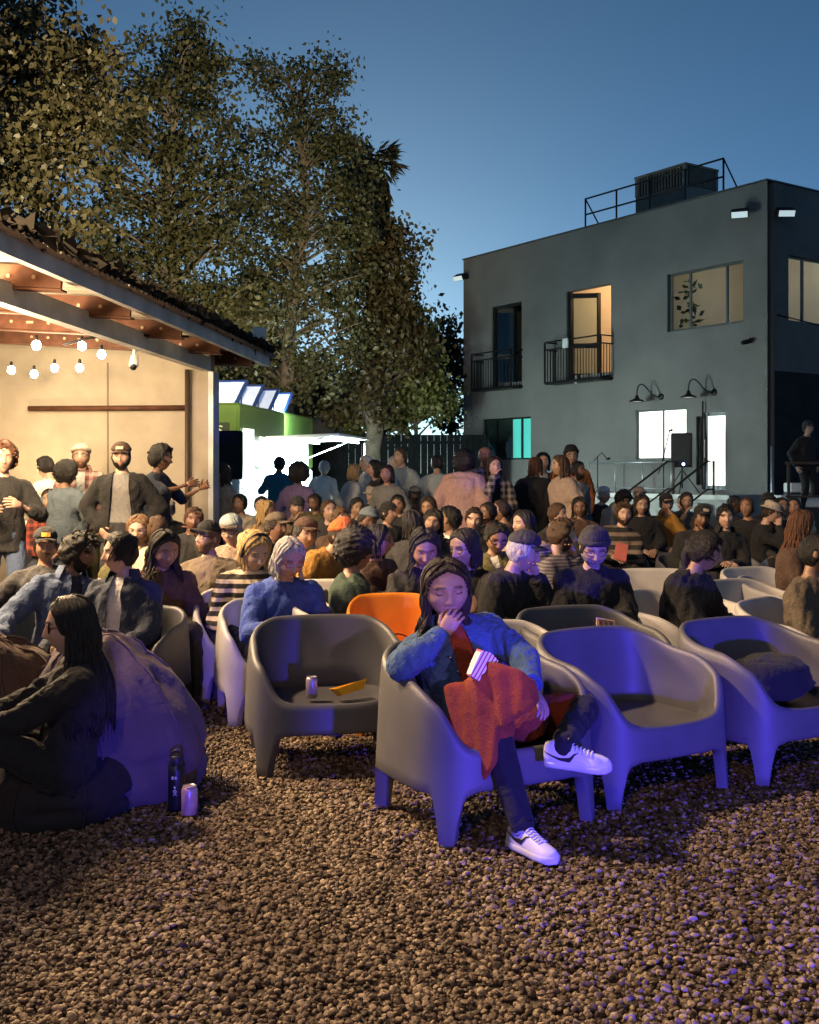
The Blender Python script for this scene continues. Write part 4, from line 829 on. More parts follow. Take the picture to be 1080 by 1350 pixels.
def skeleton(P):
    J = Person(); s = J.s = P['s']; zh = P['zh']; yh = P.get('yh', 0)
    lean, hunch, side, tw = R(P.get('lean',0)), R(P.get('hunch',0)), R(P.get('side',0)), R(P.get('twist',0))
    J.pel = np.array((0, yh, zh)); L1, L2 = .26*s, .26*s
    d1 = np.array((math.sin(side)*.6, math.sin(lean), math.cos(lean))); d2 = nrm((math.sin(side), math.sin(lean-hunch), math.cos(lean-hunch))); d1 = nrm(d1)
    J.mid = J.pel+d1*L1; J.nk = J.mid+d2*L2; J.d2 = d2
    def spine(t):
        if t <= .5: c = J.pel+(J.mid-J.pel)*(t/.5)
        else: c = J.mid+(J.nk-J.mid)*((t-.5)/.5)
        if 0 < t < 1: c = c*.5+.5*((1-t)**2*J.pel+2*t*(1-t)*J.mid+t*t*J.nk)*1.0
        w = sst(np.array(t),.2,.8); d = nrm(d1*(1-w)+d2*w); a = tw*float(w); ax = np.array((math.cos(a), math.sin(a), 0)); ax = nrm(ax-d*(ax@d)); ay = np.cross(d, ax); return c, ax, ay
    J.spine = spine
    c, ax, ay = spine(.85); sw = P.get('shw', .170)*s; J.ax, J.ay = ax, ay
    J.sh = {k: c+ax*sg*sw+d2*(-.018*s)+np.array((0,0,P.get('shrug',0)*s)) for k, sg in (('L',1),('R',-1))}       # L = picture right when facing the camera
    # head
    hy, hp, hr = R(P.get('hyaw',0)), R(P.get('hpitch',0)), R(P.get('hroll',0)); J.hrot = rotm(0,0,hy) @ rotm(hp,0,0) @ rotm(0,hr,0)
    fwd = np.array((math.sin(tw), -math.cos(tw), 0)); hs = J.hs = P.get('hs', 1.05)*(.6+.4*s)
    nkd = nrm(d2*.75+fwd*(.22+.3*math.sin(max(hp,0)))+np.array((0,0,.3)))
    J.hb = J.nk+nkd*.052*s; J.hc = J.hb+J.hrot@np.array((0,-.022,.088))*hs; J.top = J.hc[2]+.118*hs
    # arms
    la, lf = .285*s, .255*s; J.el, J.wr = {}, {}
    for k, sg in (('L',1),('R',-1)):
        w = P['arms'][k]; tgt = J.pel+np.array(w['p'])*s if w.get('rel','pel') == 'pel' else J.hc+J.hrot@(np.array(w['p'])) if w['rel'] == 'head' else np.array(w['p'])
        pole = w.get('pole', (sg*.8, .5, -.6)); J.el[k], J.wr[k] = ik(J.sh[k], tgt, la, lf, pole)
    # legs
    q = np.random.default_rng(int(abs(J.s*1e4+P.get('seed',0)+P.get('X',0)*997)) % 99991); J.fs = np.array((P.get('fw', 1.02+float(np.clip(q.normal(0,.04),-.07,.08))), 1+float(np.clip(q.normal(0,.02),-.04,.04)), P.get('fl', 1+float(np.clip(q.normal(0,.025),-.05,.05)))))
    J.hip = {k: J.pel+np.array((sg*.092*s, 0, -.01*s)) for k, sg in (('L',1),('R',-1))}; J.kn, J.an, J.toe = {}, {}, {}
    lt, ls = .43*s, .41*s
    for k, sg in (('L',1),('R',-1)):
        w = P['legs'][k]; J.kn[k], J.an[k] = ik(J.hip[k], np.array(w['a'], float), lt, ls, w.get('pole', (sg*.15,-1,.3))); J.toe[k] = nrm(np.array(w.get('toe', (sg*.25,-1,0)), float))
    return J
STAND_LEGS = lambda s: {'L': {'a': (.11*s, .01, .085*s), 'pole': (.1,-1,0)}, 'R': {'a': (-.11*s, -.02, .085*s), 'pole': (-.1,-1,0)}}
SIT_LEGS = lambda s, yh, dy=0.: {'L': {'a': (.15, yh-.46*s+dy, .085)}, 'R': {'a': (-.15, yh-.46*s-.03+dy, .085)}}
ARMS = {
 'down': {'L': {'p': (.24,-.02,-.04), 'pole': (.6,.9,0)}, 'R': {'p': (-.24,-.02,-.04), 'pole': (-.6,.9,0)}},
 'pockets': {'L': {'p': (.20,-.08,.02), 'pole': (.9,.6,0)}, 'R': {'p': (-.20,-.08,.02), 'pole': (-.9,.6,0)}},
 'lap': {'L': {'p': (.10,-.26,.10)}, 'R': {'p': (-.10,-.26,.10)}},
 'rest': {'L': {'p': (.30,-.24,.14)}, 'R': {'p': (-.30,-.24,.14)}},
 'phone': {'L': {'p': (.055,-.30,.20)}, 'R': {'p': (-.055,-.30,.20)}},
 'crossed': {'L': {'p': (-.10,-.20,.26), 'pole': (.9,-.1,-.6)}, 'R': {'p': (.10,-.22,.22), 'pole': (-.9,-.1,-.6)}},
 'chinR': {'L': {'p': (.10,-.24,.12)}, 'R': {'rel': 'head', 'p': (-.03,-.11,-.15), 'pole': (-.5,-.2,-1)}},
 'chinL': {'R': {'p': (-.10,-.24,.12)}, 'L': {'rel': 'head', 'p': (.03,-.11,-.15), 'pole': (.5,-.2,-1)}},
 'mouthR': {'L': {'p': (.10,-.24,.12)}, 'R': {'rel': 'head', 'p': (-.05,-.13,-.13), 'pole': (-.6,0,-1)}},
 'gesture': {'L': {'p': (.30,-.30,.34), 'pole': (.3,.9,-.6)}, 'R': {'p': (-.16,-.26,.25), 'pole': (-.8,.6,-.3)}},
 'wide': {'L': {'p': (.42,-.15,.22)}, 'R': {'p': (-.42,-.15,.22)}},
 'reachR': {'L': {'p': (.14,-.26,.12)}, 'R': {'p': (-.44,-.22,.16)}},
}
def hand(mb, w, d, nrm_, sg, s, curl=.5, spread=.12):
    """wrist w, finger direction d, palm normal, sg = +1 for the left hand"""
    d = nrm(d); n = nrm(np.array(nrm_)-d*(np.array(nrm_)@d)); t = np.cross(n, d)*sg; M = np.stack([t, d, n], 1); S_ = s*.98
    pr = []
    for q, wx, wz in ((-.015,.026,.02),(.02,.032,.019),(.055,.040,.016),(.088,.041,.0125),(.094,.032,.009)):
        pr.append(ring(np.array(w)+d*q*S_, t, n, wx*S_, wz*S_, 10, 2.4))
    mb.loft(pr)
    for i, (x, L_, r_) in enumerate(((.030,.068,.0088),(.010,.076,.009),(-.011,.071,.0086),(-.030,.055,.0076))):
        P = [np.array(w)+M@np.array((x*S_,.075*S_,0))]; a = spread*(x/.03); dv = nrm(d+t*a); c = 0.
        P.append(P[0]+dv*.016*S_)
        for ph in (.42,.33,.28):
            c += curl*(.75 if ph == .42 else .9); q = dv*math.cos(c)+n*math.sin(c); P.append(P[-1]+q*L_*ph*S_*.5); P.append(P[-1]+q*L_*ph*S_*.5)
        mb.tube(P, np.array([r_,r_*1.03,r_,r_*.98,r_*.92,r_*.9,r_*.82,r_*.55])[:len(P)]*S_, 7)
    P = [np.array(w)+M@np.array((.018,.018,.004))*S_]; v = nrm(t*.75+d*.65+n*.28)
    P.append(P[0]+v*.035*S_); v = nrm(v+d*.45+n*.4*curl-t*.25*curl); P.append(P[-1]+v*.032*S_); v = nrm(v+d*.3-t*.3*curl); P.append(P[-1]+v*.016*S_); P.append(P[-1]+v*.010*S_)
    mb.tube(P, np.array([.013,.0118,.0102,.0095,.006])*S_, 7)
def shoe(mb, an, td, s, up=(0,0,1), sole=None):
    an = np.array(an, float); u = nrm(up); f = nrm(td-u*(td@u)); sd = np.cross(f, u); rings = []
    for y, w, h, lift in ((-.075,.022,.05,.01),(-.068,.034,.075,.0),(-.03,.038,.092,0),(.02,.038,.088,0),(.07,.041,.068,0),(.12,.046,.052,0),(.165,.044,.042,.004),(.195,.030,.030,.01),(.203,.012,.018,.014)):
        c = an-u*.085*s+f*y*s; n = 12; t = np.arange(n)*2*math.pi/n
        x = np.cos(t)*w*s; z = np.where(np.sin(t) > 0, np.sin(t)*h*s, np.sin(t)*.004)+lift*s+.006
        rings.append(c+x[:,None]*sd+z[:,None]*u)
    mb.loft(rings)
def set_mesh(o, V, Fq, k): 
    me = fast_mesh(o.name, V, Fq, k); me.polygons.foreach_set('use_smooth', [True]*len(me.polygons)); return me
def queue(name, mb, mt, parent, voxel, smooth=4, fold=0., seed=0, cut=None, join=None, fscale=16):
    me = mb.mesh(name); o = link(name, me, parent)
    md = o.modifiers.new('r', 'REMESH'); md.mode = 'VOXEL'; md.voxel_size = voxel; md.use_smooth_shade = True
    sm_ = o.modifiers.new('s', 'SMOOTH'); sm_.factor = .5; sm_.iterations = smooth
    TODO.append((o, mt, fold, seed, cut, join, fscale)); return o
def finish_queue():
    dg = bpy.context.evaluated_depsgraph_get(); dg.update(); res = []
    for q in TODO: res.append(bpy.data.meshes.new_from_object(q[0].evaluated_get(dg)))
    for (o, mt, fold, seed, cut, join, fs), me in zip(TODO, res):
        n = len(me.vertices); V = np.empty(n*3, np.float32); me.vertices.foreach_get('co', V); V = V.reshape(-1,3).astype(float)
        nl = len(me.loops); lv = np.empty(nl, np.int32); me.loops.foreach_get('vertex_index', lv); Q = lv.reshape(-1,4) if nl == 4*len(me.polygons) else None
        if fold:
            N = np.empty(n*3, np.float32); me.vertex_normals.foreach_get('vector', N); N = N.reshape(-1,3)
            w = tex_noise(V*np.array((1,1,.6)), fs, seed, 3); w = 1-np.abs(w)*1.4; V += N*(w[:,None]*fold)
        if cut is not None and Q is not None:
            V, Q = cut(V, Q)
        if Q is None: me.vertices.foreach_set('co', V.astype(np.float32).ravel()); nm = me
        else:
            tone = np.zeros((len(V),4), np.float32)
            if join is not None:
                jv, jq, jt = join; b0 = len(V); V = np.concatenate([V, jv]); tone = np.concatenate([tone, jt]); Q = np.concatenate([Q, jq+b0])
            nm = fast_mesh(o.name, V, Q, 4)
            if join is not None:
                ca = nm.color_attributes.new('tone', 'FLOAT_COLOR', 'POINT'); ca.data.foreach_set('color', tone.ravel())
            nm.polygons.foreach_set('use_smooth', np.ones(len(Q), bool))
        o.modifiers.clear(); o.data = nm; nm.materials.append(mt)
    TODO.clear()
def quads_of(mb):
    """all faces as quads (n-gon caps fanned)"""
    V = np.concatenate(mb.v); Q = []
    for f in mb.f:
        if len(f) == 4: Q.append(f)
        elif len(f) == 3: Q.append((f[0],f[1],f[2],f[2]))
        else:
            for i in range(1, len(f)-1, 2):
                Q.append((f[0], f[i], f[i+1], f[min(i+2, len(f)-1)]) if i+2 < len(f) else (f[0],f[i],f[i+1],f[i+1]))
    Q = [q for q in Q if len(set(q)) == 4]
    return V, np.array(Q)
# hair --------------------------------------------------------------------
def shell(J, tpl, mask, thick, nz=0., nscale=60, seed=0, lift=0.):
    V, Q, lip, brow, n = HT[tpl]; m = mask(V, n); keep = (m[Q] > .02).sum(1) >= 3; 
    nn_ = V/np.array((.0755**2,.097**2,.118**2)); nn_ /= np.linalg.norm(nn_,axis=1,keepdims=True)
    azz = np.arctan2(V[:,0], -V[:,1]); t = thick*sst(m, 0, .6)+sst(m,.35,1)*.0026*np.sin(azz*34+3*np.sin(V[:,2]*40))+np.where(m > .3, nz*tex_noise(V, nscale, seed), 0)*1.0-.002*(m < .1)
    P = V+nn_*t[:,None]; P[:,2] += lift*sst(V[:,2],.0,.1)
    return P, Q[keep]
def scalp_mask(front=.062, side=-.005, back=-.078):
    def f(V, n):
        x, y, z = V.T; az = np.arctan2(np.abs(x), -y)/math.pi        # 0 front .. 1 back
        line = np.interp(az, [0,.16,.24,.34,.45,.6,1], [front+.018, front+.002, front-.018, side, side-.012, back+.012, back]); return np.clip((z-line)/.022, 0, 1)
    return f
def beard_mask(full=True):
    def f(V, n):
        x, y, z = V.T; az = np.arctan2(np.abs(x), -y)/math.pi; top = np.interp(az, [0,.07,.13,.2,.3,.4,.5], [-.044,-.046,-.040,-.036,-.012,.005,.02])
        m = np.clip((top-z)/.012, 0, 1)*(az < .47); lips = np.exp(-(x/.017)**2-((z+.06)/.0085)**2); m = m*(1-np.clip(lips*2.2,0,1)); return m
    return f
def xf(J, P): return (P*J.hs*J.fs)@J.hrot.T+J.hc
def hair_locks(mb, J, L_, n, seed, az0=.26, wave=.01, r=.013, front=None, droop=None, shoulder=True):
    """locks that start along the parting, run over the skull and hang under gravity"""
    rr = np.random.default_rng(seed); c0 = J.hc
    for i in range(n):
        sg = 1 if i % 2 else -1; az = az0+(1-az0)*(rr.random()**.85); th = math.pi*az*sg; fx, fy = math.sin(th), -math.cos(th)
        out = .003+.011*rr.random(); P = []; st_ = np.array((.012*sg, -.04+.09*rr.random(), 0)); k = 9
        for q in range(k):
            ph = math.pi/2*(q/(k-1))*1.0; th = math.pi*sg*(az+max(0,.46-az)*(q/(k-1))**1.4); fx, fy = math.sin(th), -math.cos(th); rd = float(sst(np.array(math.cos(ph)),.15,.8)); e = np.array((fx*math.sin(ph)*(.0775+out)*(1+.15*rd), fy*math.sin(ph)*(1+.07*rd)*((.088 if fy < 0 else .102)+out), math.cos(ph)*(.116+out))); w = (1-q/(k-1))**2; P.append(xf(J, e+st_*w*.8))
        p = P[-1].copy(); Ln = L_*rr.uniform(.82,1.05); steps = max(4, int(Ln/.03)); dirn = np.array((0,0,-1.)); ph0 = rr.uniform(0,6.28)
        cen = J.hb
        for q in range(steps):
            z_rel = p[2]-J.nk[2]; rad = p[:2]-cen[:2]; rd = np.linalg.norm(rad); u2 = rad/max(rd,1e-6)
            tgt = .088+.01*rr.random() if z_rel > .03 else .10
            if z_rel < .04 and shoulder: tgt = .125+.03*min(1, max(0,(.04-z_rel)/.1))
            step = np.array((*(u2*np.clip(tgt-rd,-.010,.012)), -.03)); step[:2] += wave*np.array((math.sin(q*1.1+ph0), math.cos(q*.9+ph0)))
            if droop is not None: step += np.array(droop)*.03
            p = p+step; P.append(p.copy())
        P = np.array(P); R_ = r*np.interp(np.linspace(0,1,len(P)), [0,.1,.7,1], [.8,1,1,.25])*rr.uniform(.8,1.2); mb.tube(P, R_, 5, flat=.6)
def person(name, label, P, group=None):
    """P: pose, sizes, colours; builds body, clothes, hair as children of an Empty on the ground"""
    t = thing(name, label, 'person', (P['X'], P['Y'], P.get('Z',0)), R(P.get('yaw',0)), group); seed = P.get('seed', int(P['X']*977+P['Y']*131) % 9973); rr = np.random.default_rng(seed)
    Yd = P['Y']; vox = P.get('vox', .0125 if Yd < 5.2 else .016 if Yd < 7.8 else .021 if Yd < 11 else .027); tpl = P.get('tpl', 'hi' if Yd < 7.8 else 'mid' if Yd < 11 else 'lo')
    # solve for the wished head height
    want = P['ztop']-P.get('Z',0)
    if P['pose'] == 'stand':
        s = np.clip(want/1.70, .86, 1.12); P['s'] = s; P['zh'] = .90*s; P.setdefault('lean', -1); P.setdefault('hunch', 4)
    else:
        s = P.get('s', .97); P['s'] = s; P.setdefault('lean', 16); P.setdefault('hunch', 16); P['yh'] = P.get('yh', -.02); P['zh'] = .45
    a = P.get('arms', 'down' if P['pose'] == 'stand' else 'lap'); P['arms'] = ARMS[a] if isinstance(a, str) else a
    if 'legs' not in P: P['legs'] = STAND_LEGS(s) if P['pose'] == 'stand' else SIT_LEGS(s, P['yh'])
    J = skeleton(P)
    if P['pose'] != 'stand':
        dz = want-J.top; P['zh'] = float(np.clip(.45+dz, P.get('zmin',.36), P.get('zmax',.85)))
        if P['zh'] > .56 and 'fixlegs' not in P:
            for k in 'LR': P['legs'][k]['a'] = (P['legs'][k]['a'][0], P['legs'][k]['a'][1], .085+max(0, P['zh']-.60))
        J = skeleton(P)
    if 'px' in P:
        a_ = R(P.get('yaw',0)); ox = J.hc[0]*math.cos(a_)-J.hc[1]*math.sin(a_); oy = J.hc[0]*math.sin(a_)+J.hc[1]*math.cos(a_)
        t.location.x = gx(P['px'], P['Y'])-ox; t.location.y = P['Y']-oy
    s = J.s; chub = P.get('chub', 1.); skin = skin_mat(P.get('skin', (.42,.26,.18)))
    # ---- body: one continuous figure
    b = MB(); torso(b, J, -.02, chub=chub)
    b.capsule(J.nk-J.d2*.04, J.hb+J.hrot@np.array((0,.004,.02)), .058*s, .052*s)
    for k in 'LR':
        b.capsule(J.sh[k], J.el[k], .050*s*(.7+.3*chub), .040*s*(.7+.3*chub)); b.capsule(J.el[k], J.wr[k], .040*s*(.75+.25*chub), .026*s)
        b.capsule(J.spine(.86)[0], J.sh[k], .05*s, .054*s)
        b.capsule(J.hip[k], J.kn[k], .083*s*chub, .055*s); b.capsule(J.kn[k], J.an[k], .055*s, .036*s); b.capsule(J.an[k], J.an[k]+J.toe[k]*.09*s-np.array(P['legs'][k].get('up',(0,0,1.)), float)*.055*s, .034*s, .022*s)
    hd = MB(); V, Q, lip, brow, n = HT[tpl]; 
    hv = xf(J, V); tone = np.zeros((len(V),4), np.float32); tone[:,0] = lip*P.get('lip',.75); tone[:,1] = brow*P.get('browk',.85); tone[:,3] = 1
    ex = MB(); skin2 = []
    for sg in (1,-1):                                                         # ears
        ex.ell(xf(J, np.array([(sg*.0745,.012,-.006)]))[0], np.array((.010,.020,.031))*J.hs, J.hrot@rotm(0,sg*.12,sg*.35), 8, 6)
        if P.get('lids', 1):                                                  # upper and lower eyelids
            ex.ell(xf(J, np.array([(sg*.032,-.0705,.0175)]))[0], np.array((.0165,.009,.0068))*J.hs, J.hrot, 10, 6); ex.ell(xf(J, np.array([(sg*.032,-.0695,.0035)]))[0], np.array((.0145,.008,.0045))*J.hs, J.hrot, 10, 6)
    if P.get('eye',1) <= .2:
        for sg in (1,-1): ex.ell(xf(J, np.array([(sg*.032,-.0690,.0105)]))[0], np.array((.0160,.0105,.0095))*J.hs, J.hrot, 12, 8)
    cu = P.get('curl', {'L': .45, 'R': .45})
    for k, sg in (('L',1),('R',-1)):
        hd_ = P.get('hands', {}).get(k, {}); f = nrm(J.wr[k]-J.el[k]); d = hd_.get('d', nrm(f+np.array((-sg*.15,-.1,-.12)))); nn_ = hd_.get('n', (-sg*.6, .2 if P['pose']=='stand' else -.0, -.9 if P['pose']!='stand' else -.1)); hand(ex, J.wr[k]+f*.012, d, nn_, sg, s, hd_.get('curl', .45))
    ev, eq = quads_of(ex); jv = np.concatenate([hv, ev]); jq = np.concatenate([Q, eq+len(hv)]); jt = np.concatenate([tone, np.zeros((len(ev),4), np.float32)])
    queue('body', b, skin, t, .016 if Yd < 5.2 else .024 if Yd < 8 else .032, 5 if Yd < 8 else 3, join=(jv, jq, jt))
    if tpl != 'lo' or P.get('eyes', 1):
        op = P.get('eye', 1.)
        for sg in (1,-1):
            e = MB(); e.mi = 0
            if op > .2: e.ell(xf(J, np.array([(sg*.032,-.0668,.0105)]))[0], np.array((.0140,.0105,.0078*op+.0012))*J.hs, J.hrot, 12, 8)
            e.mi = 1
            if op > .2: e.ell(xf(J, np.array([(sg*.032+.004*P.get('gaze',0),-.0735,.0102)]))[0], np.array((.0058,.0042,.0062*op+.001))*J.hs, J.hrot, 10, 6)
            lz = ((.018,.0125),(.026,.0168),(.034,.0172),(.042,.0145),(.047,.0115)) if op > .2 else ((.017,.0090),(.025,.0055),(.033,.0045),(.041,.0060),(.048,.0095))
            e.mi = 2; e.tube(xf(J, np.array([(sg*q,-.0782-(.0015 if op <= .2 else 0)+.35*max(0,q-.03)+.1*max(0,.03-q),zz) for q, zz in lz])), (.0014 if op > .2 else .0020)*J.hs, 4)
            e.build('eye', [mat('eye_white', (.55,.52,.5), .3, var=.02), mat('iris', (.02,.012,.008), .2, var=.1), mat('lash', (.01,.008,.008), .8)], t)
    # ---- trousers, top, shoes
    lm = P['legm']; tr = MB(); T0 = torso(tr, J, .006, t1=.3, chub=chub)
    for k in 'LR':
        i_ = P.get('baggy', .012); tr.capsule(J.hip[k], J.kn[k], .088*s*chub+i_*.6, .060*s+i_)
        if not P.get('shorts'): tr.capsule(J.kn[k], J.an[k]+(J.kn[k]-J.an[k])*.02, .060*s+i_, .042*s+i_*1.5)
        if P.get('shorts'): pass
    queue('trousers', tr, lm, t, vox if Yd < 7 or P['pose'] == 'stand' else max(vox,.03), 4, P.get('fold',.006), seed+1)
    tm = P['topm']; tp = MB(); open_ = P.get('open'); inf = P.get('infl', .024 if open_ else .014); hem = P.get('hem', .06 if P['pose']=='stand' else .03)
    def upper(mb, inf, sleeve, hem):
        torso(mb, J, inf, chub=chub, hem=hem)
        for k in 'LR':
            mb.capsule(J.spine(.88)[0]+J.d2*-.01, J.sh[k], .052*s+inf, .060*s+inf*.8)
            mb.capsule(J.nk-J.d2*.045*s+J.ay*.01, J.sh[k]+J.d2*.012*s, .052*s+inf*.5, .05*s+inf*.5)
            e_ = J.el[k]
            if sleeve > 0:
                q = min(sleeve, 1.); mb.capsule(J.sh[k], J.sh[k]+(e_-J.sh[k])*q, .060*s+inf*.8, (.060-.012*q)*s+inf*.9)
            if sleeve > 1: mb.capsule(e_, e_+(J.wr[k]-e_)*(sleeve-1), .047*s+inf*.9, (.047-.012*(sleeve-1))*s+inf*.7)
    slv = P.get('sleeve', 1.96)
    upper(tp, inf, slv, hem)
    if P.get('hood'): c, ax, ay = J.spine(.98); tp.ell(c+ay*.085*s, (.125*s,.07*s,.085*s))
    if P.get('collar', True) and P.get('coll'): pass
    cut = None
    if open_:
        w0 = open_
        def cut(V, Q, J=J, w0=w0):
            rel = V-J.pel; ax, ay = J.ax, J.ay; u = np.cross(ax, ay); X_ = rel@ax; h = rel@u; yy = (V-J.mid)@ay
            wz = w0*(1-.35*np.clip(h/.5,0,1)); dead = (np.abs(X_) < wz) & (yy < -.03) & (h < .56); kill = dead[Q].all(1); edge = dead & np.isin(np.arange(len(V)), Q[~kill].ravel())
            sgn_ = np.sign(X_[edge]); sgn_[sgn_ == 0] = 1; V = V.copy(); V[edge] += ((sgn_*wz[edge]-X_[edge])[:,None]*ax)*.85; return V, Q[~kill]
        inn = MB(); upper(inn, -.002, .4, hem*.8); queue('shirt', inn, P['shirtm'], t, vox, 4, .004, seed+3)
    queue(P.get('topname','top'), tp, tm, t, vox, P.get('tsm',4), P.get('tfold', P.get('fold',.011)), seed+2, cut, fscale=P.get('fs',19))
    if slv > 1.1 and Yd < 8.2:
        for k in 'LR':
            d_ = J.wr[k]-J.el[k]; q1 = slv-1; k_ = MB(); r_ = (.047-.012*q1)*s+inf*.75
            P_ = [J.el[k]+d_*(q1-.13), J.el[k]+d_*(q1-.10), J.el[k]+d_*(q1+.0), J.el[k]+d_*(q1+.055), J.el[k]+d_*(q1+.06)]; k_.tube(P_, [r_*.93, r_*1.06, r_*1.06, r_*1.03, r_*.80], 18, caps=False); k_.build('cuff', tm, t)
    if P.get('coll'):                                                        # turned collar
        c, ax, ay = J.spine(1.0); k = MB(); n = 26; V = []
        for i in range(n):
            a = R(48)+(2*math.pi-R(96))*i/(n-1); dr = math.sin(a)*ax-math.cos(a)*ay*-1; dr = math.sin(a)*ax+math.cos(a)*(-ay)
            fr = abs(math.cos(a/2)) ; up = J.d2
            V += [c+dr*.066*s+up*.0, c+dr*.070*s+up*.048*s, c+dr*.088*s+up*.05*s, c+dr*(.108+.03*max(0,math.cos(a)))*s+up*(-.012-.03*max(0,math.cos(a)))*s]
        k.add(V, [(i*4+j, i*4+j+1, i*4+j+5, i*4+j+4) for i in range(n-1) for j in range(3)]); o = k.build('collar', tm, t)
    if not P.get('noshoes'):
        for k in 'LR':
            m = MB(); shoe(m, J.an[k], J.toe[k], s, P['legs'][k].get('up', (0,0,1))); m.build('shoe', P.get('shoem') or mat('dark_shoe', (.03,.028,.026), .5), t)
    # ---- hair, beard, headwear, glasses
    hc_ = P.get('hairc', (.02,.014,.01)); hm = hair_mat(hc_); st = P.get('hair', 'short'); hat = P.get('hat')
    h = MB(); vol = P.get('vol', .016)
    if st != 'bald':
        msk = scalp_mask(P.get('hairline',.068), P.get('sideb', -.02), -.085); th = {'short': .010, 'crop': .004, 'curly': .034, 'afro': .055, 'wavy': .022, 'long': .009, 'bob': .010, 'bun': .010, 'tail': .011}.get(st, .012)
        if hat: th = min(th, .008) if st in ('short','crop','bun','tail','long') else min(th,.02)
        nzv = {'curly': .007, 'afro': .009, 'wavy': .006, 'short': .003, 'crop': .001}.get(st, .002)
        Pv, Qv = shell(J, tpl, msk, th, nzv, {'curly': 75, 'afro': 70, 'wavy': 38}.get(st, 50), seed); 
        if st in ('afro','curly') and not hat: Pv = Pv*np.array((1.05,1.03,1.02))
        h.v.append(xf(J, Pv)); h.n += len(Pv); h.f += Qv.tolist(); h.m += [0]*len(Qv)
        if st in ('long','bob'): hair_locks(h, J, P.get('hl', .30 if st == 'long' else .13), P.get('locks', 150 if Yd < 9 else 64), seed, P.get('az0',.17), P.get('wave',.006), P.get('lr', .009 if Yd < 9 else .0155), shoulder=P.get('shoulder', True))
        if st == 'wavy' or (st == 'short' and tpl != 'lo' and not hat):
            for i in range(70 if st == 'wavy' else 46):                        # loose tufts break the outline
                d = nrm(rr.normal(size=3)); d[2] = abs(d[2])*.9+.1
                if d[1] < -.75 and d[2] < .5: continue
                p = d*np.array((.0755,.1,.118))*(1.0+th*6); q = p+(d*.5+np.array((0,-.35,.1))+rr.normal(0,.5,3))*(.034 if st == 'wavy' else .016); h.tube(xf(J, np.stack([p*.93,p,(p+q)/2+d*.006,q])), np.array((.008,.0085,.006,.0015))*J.hs, 5)
        if st in ('curly','afro') and not hat:
            for i in range(150 if Yd < 7 else 90):
                d = nrm(rr.normal(size=3)); 
                if d[2] < -.35 or (d[1] < -.55 and d[2] < .42): continue
                p = d*(np.array((.0755,.1,.118))+th+rr.uniform(-.004,.008)); r_ = rr.uniform(.009,.016); h.ell(xf(J, p[None])[0], (r_,r_,r_), None, 6, 4)
        if st in ('bun','tail') and tpl != 'lo':                                 # combed strands drawn back to the tie
            te = nrm(np.array(P.get('bunp', (0,.085,.085))) if st == 'bun' else np.array((0,.105,.03)))
            for i in range(150):
                az = math.pi*rr.uniform(-.62,.62); el = rr.uniform(.45,1.1) if abs(az) < .5 else rr.uniform(-.35,.9); d0 = nrm(np.array((math.sin(az)*math.cos(el), -math.cos(az)*math.cos(el), math.sin(el)))); pp_ = []
                for q in np.linspace(0,1,7): d = nrm(d0*(1-q)+te*q); rd = float(sst(np.array(d[2]),.15,.8)); pp_.append(d*np.array((.0785*(1+.15*rd),(.091 if d[1] < 0 else .103)*(1+.07*rd),.118))*(1.085+.05*math.sin(math.pi*q)+.03*rr.random()))
                h.tube(xf(J, np.array(pp_)), np.array((.001,.0038,.0042,.0042,.0042,.0038,.002))*J.hs, 4, caps=False)
        if st == 'bun': h.ell(xf(J, np.array([P.get('bunp', (0,.085,.085))]))[0], np.array((.042,.042,.038))*J.hs, J.hrot, 14, 9)
        if st == 'tail':
            p = xf(J, np.array([(0,.105,.03)]))[0]; h.ell(p, (.03,.03,.03)); h.tube([p, p+np.array((0,.03,-.08)), p+np.array((0,.02,-.2)), p+np.array((0,0,-.28))], [.024,.03,.022,.005], 8)
        h.build('hair', hm, t)
    if P.get('beard'):
        Pv, Qv = shell(J, tpl, beard_mask(), .010*P['beard'], .002, 90, seed+5); k = MB(); k.v.append(xf(J, Pv)); k.n = len(Pv); k.f = Qv.tolist(); k.m = [0]*len(Qv); k.build('beard', hair_mat(P.get('beardc', hc_)), t)
    if P.get('stache'):
        k = MB(); k.tube(xf(J, np.array([(-.03,-.085,-.052),(-.016,-.097,-.0455),(0,-.101,-.0435),(.016,-.097,-.0455),(.03,-.085,-.052)])), np.array((.003,.0065,.006,.0065,.003)), 6); k.build('moustache', hair_mat(P.get('beardc', hc_)), t)
    if hat:
        hk = hat['k']; hm_ = hat['m']; y0 = R(hat.get('turn',0)); Rz = rotm(0,0,y0); k = MB()
        if hk in ('cap','flat'):
            def mk(V, n): 
                zz = V[:,2]-.30*V[:,1]*-.12; return np.clip((V[:,2]-(.050-.12*V[:,1]))/.016, 0, 1)
            Pv, Qv = shell(J, tpl, mk, .016, 0); Pv = Pv.copy(); Pv[:,2] += .010*sst(Pv[:,2],.05,.1); Pv = Pv@Rz.T; k.v.append(xf(J, Pv)); k.n = len(Pv); k.f = Qv.tolist(); k.m = [0]*len(Qv)
            o = k.build('cap', hm_, t); k = MB(); V = []; nn_ = 15; bl_ = .068 if hk == 'cap' else .045
            for i in range(nn_):
                a = R(-62)+R(124)*i/(nn_-1)
                for q, (rr_, dz) in enumerate(((0,0),(.5,-.002),(1,-.010),(1,-.0135),(.5,-.0055),(0,-.004))):
                    ln = bl_*rr_*(math.cos(a*.62))**1.1; x = math.sin(a)*(.0755+.010); y = -math.cos(a)*(.0905+.012); V.append(np.array((x*(1-.06*rr_), y-ln, .062+dz-.011*(math.sin(a)**2)*rr_*1.5-.010*abs(math.sin(a)))))
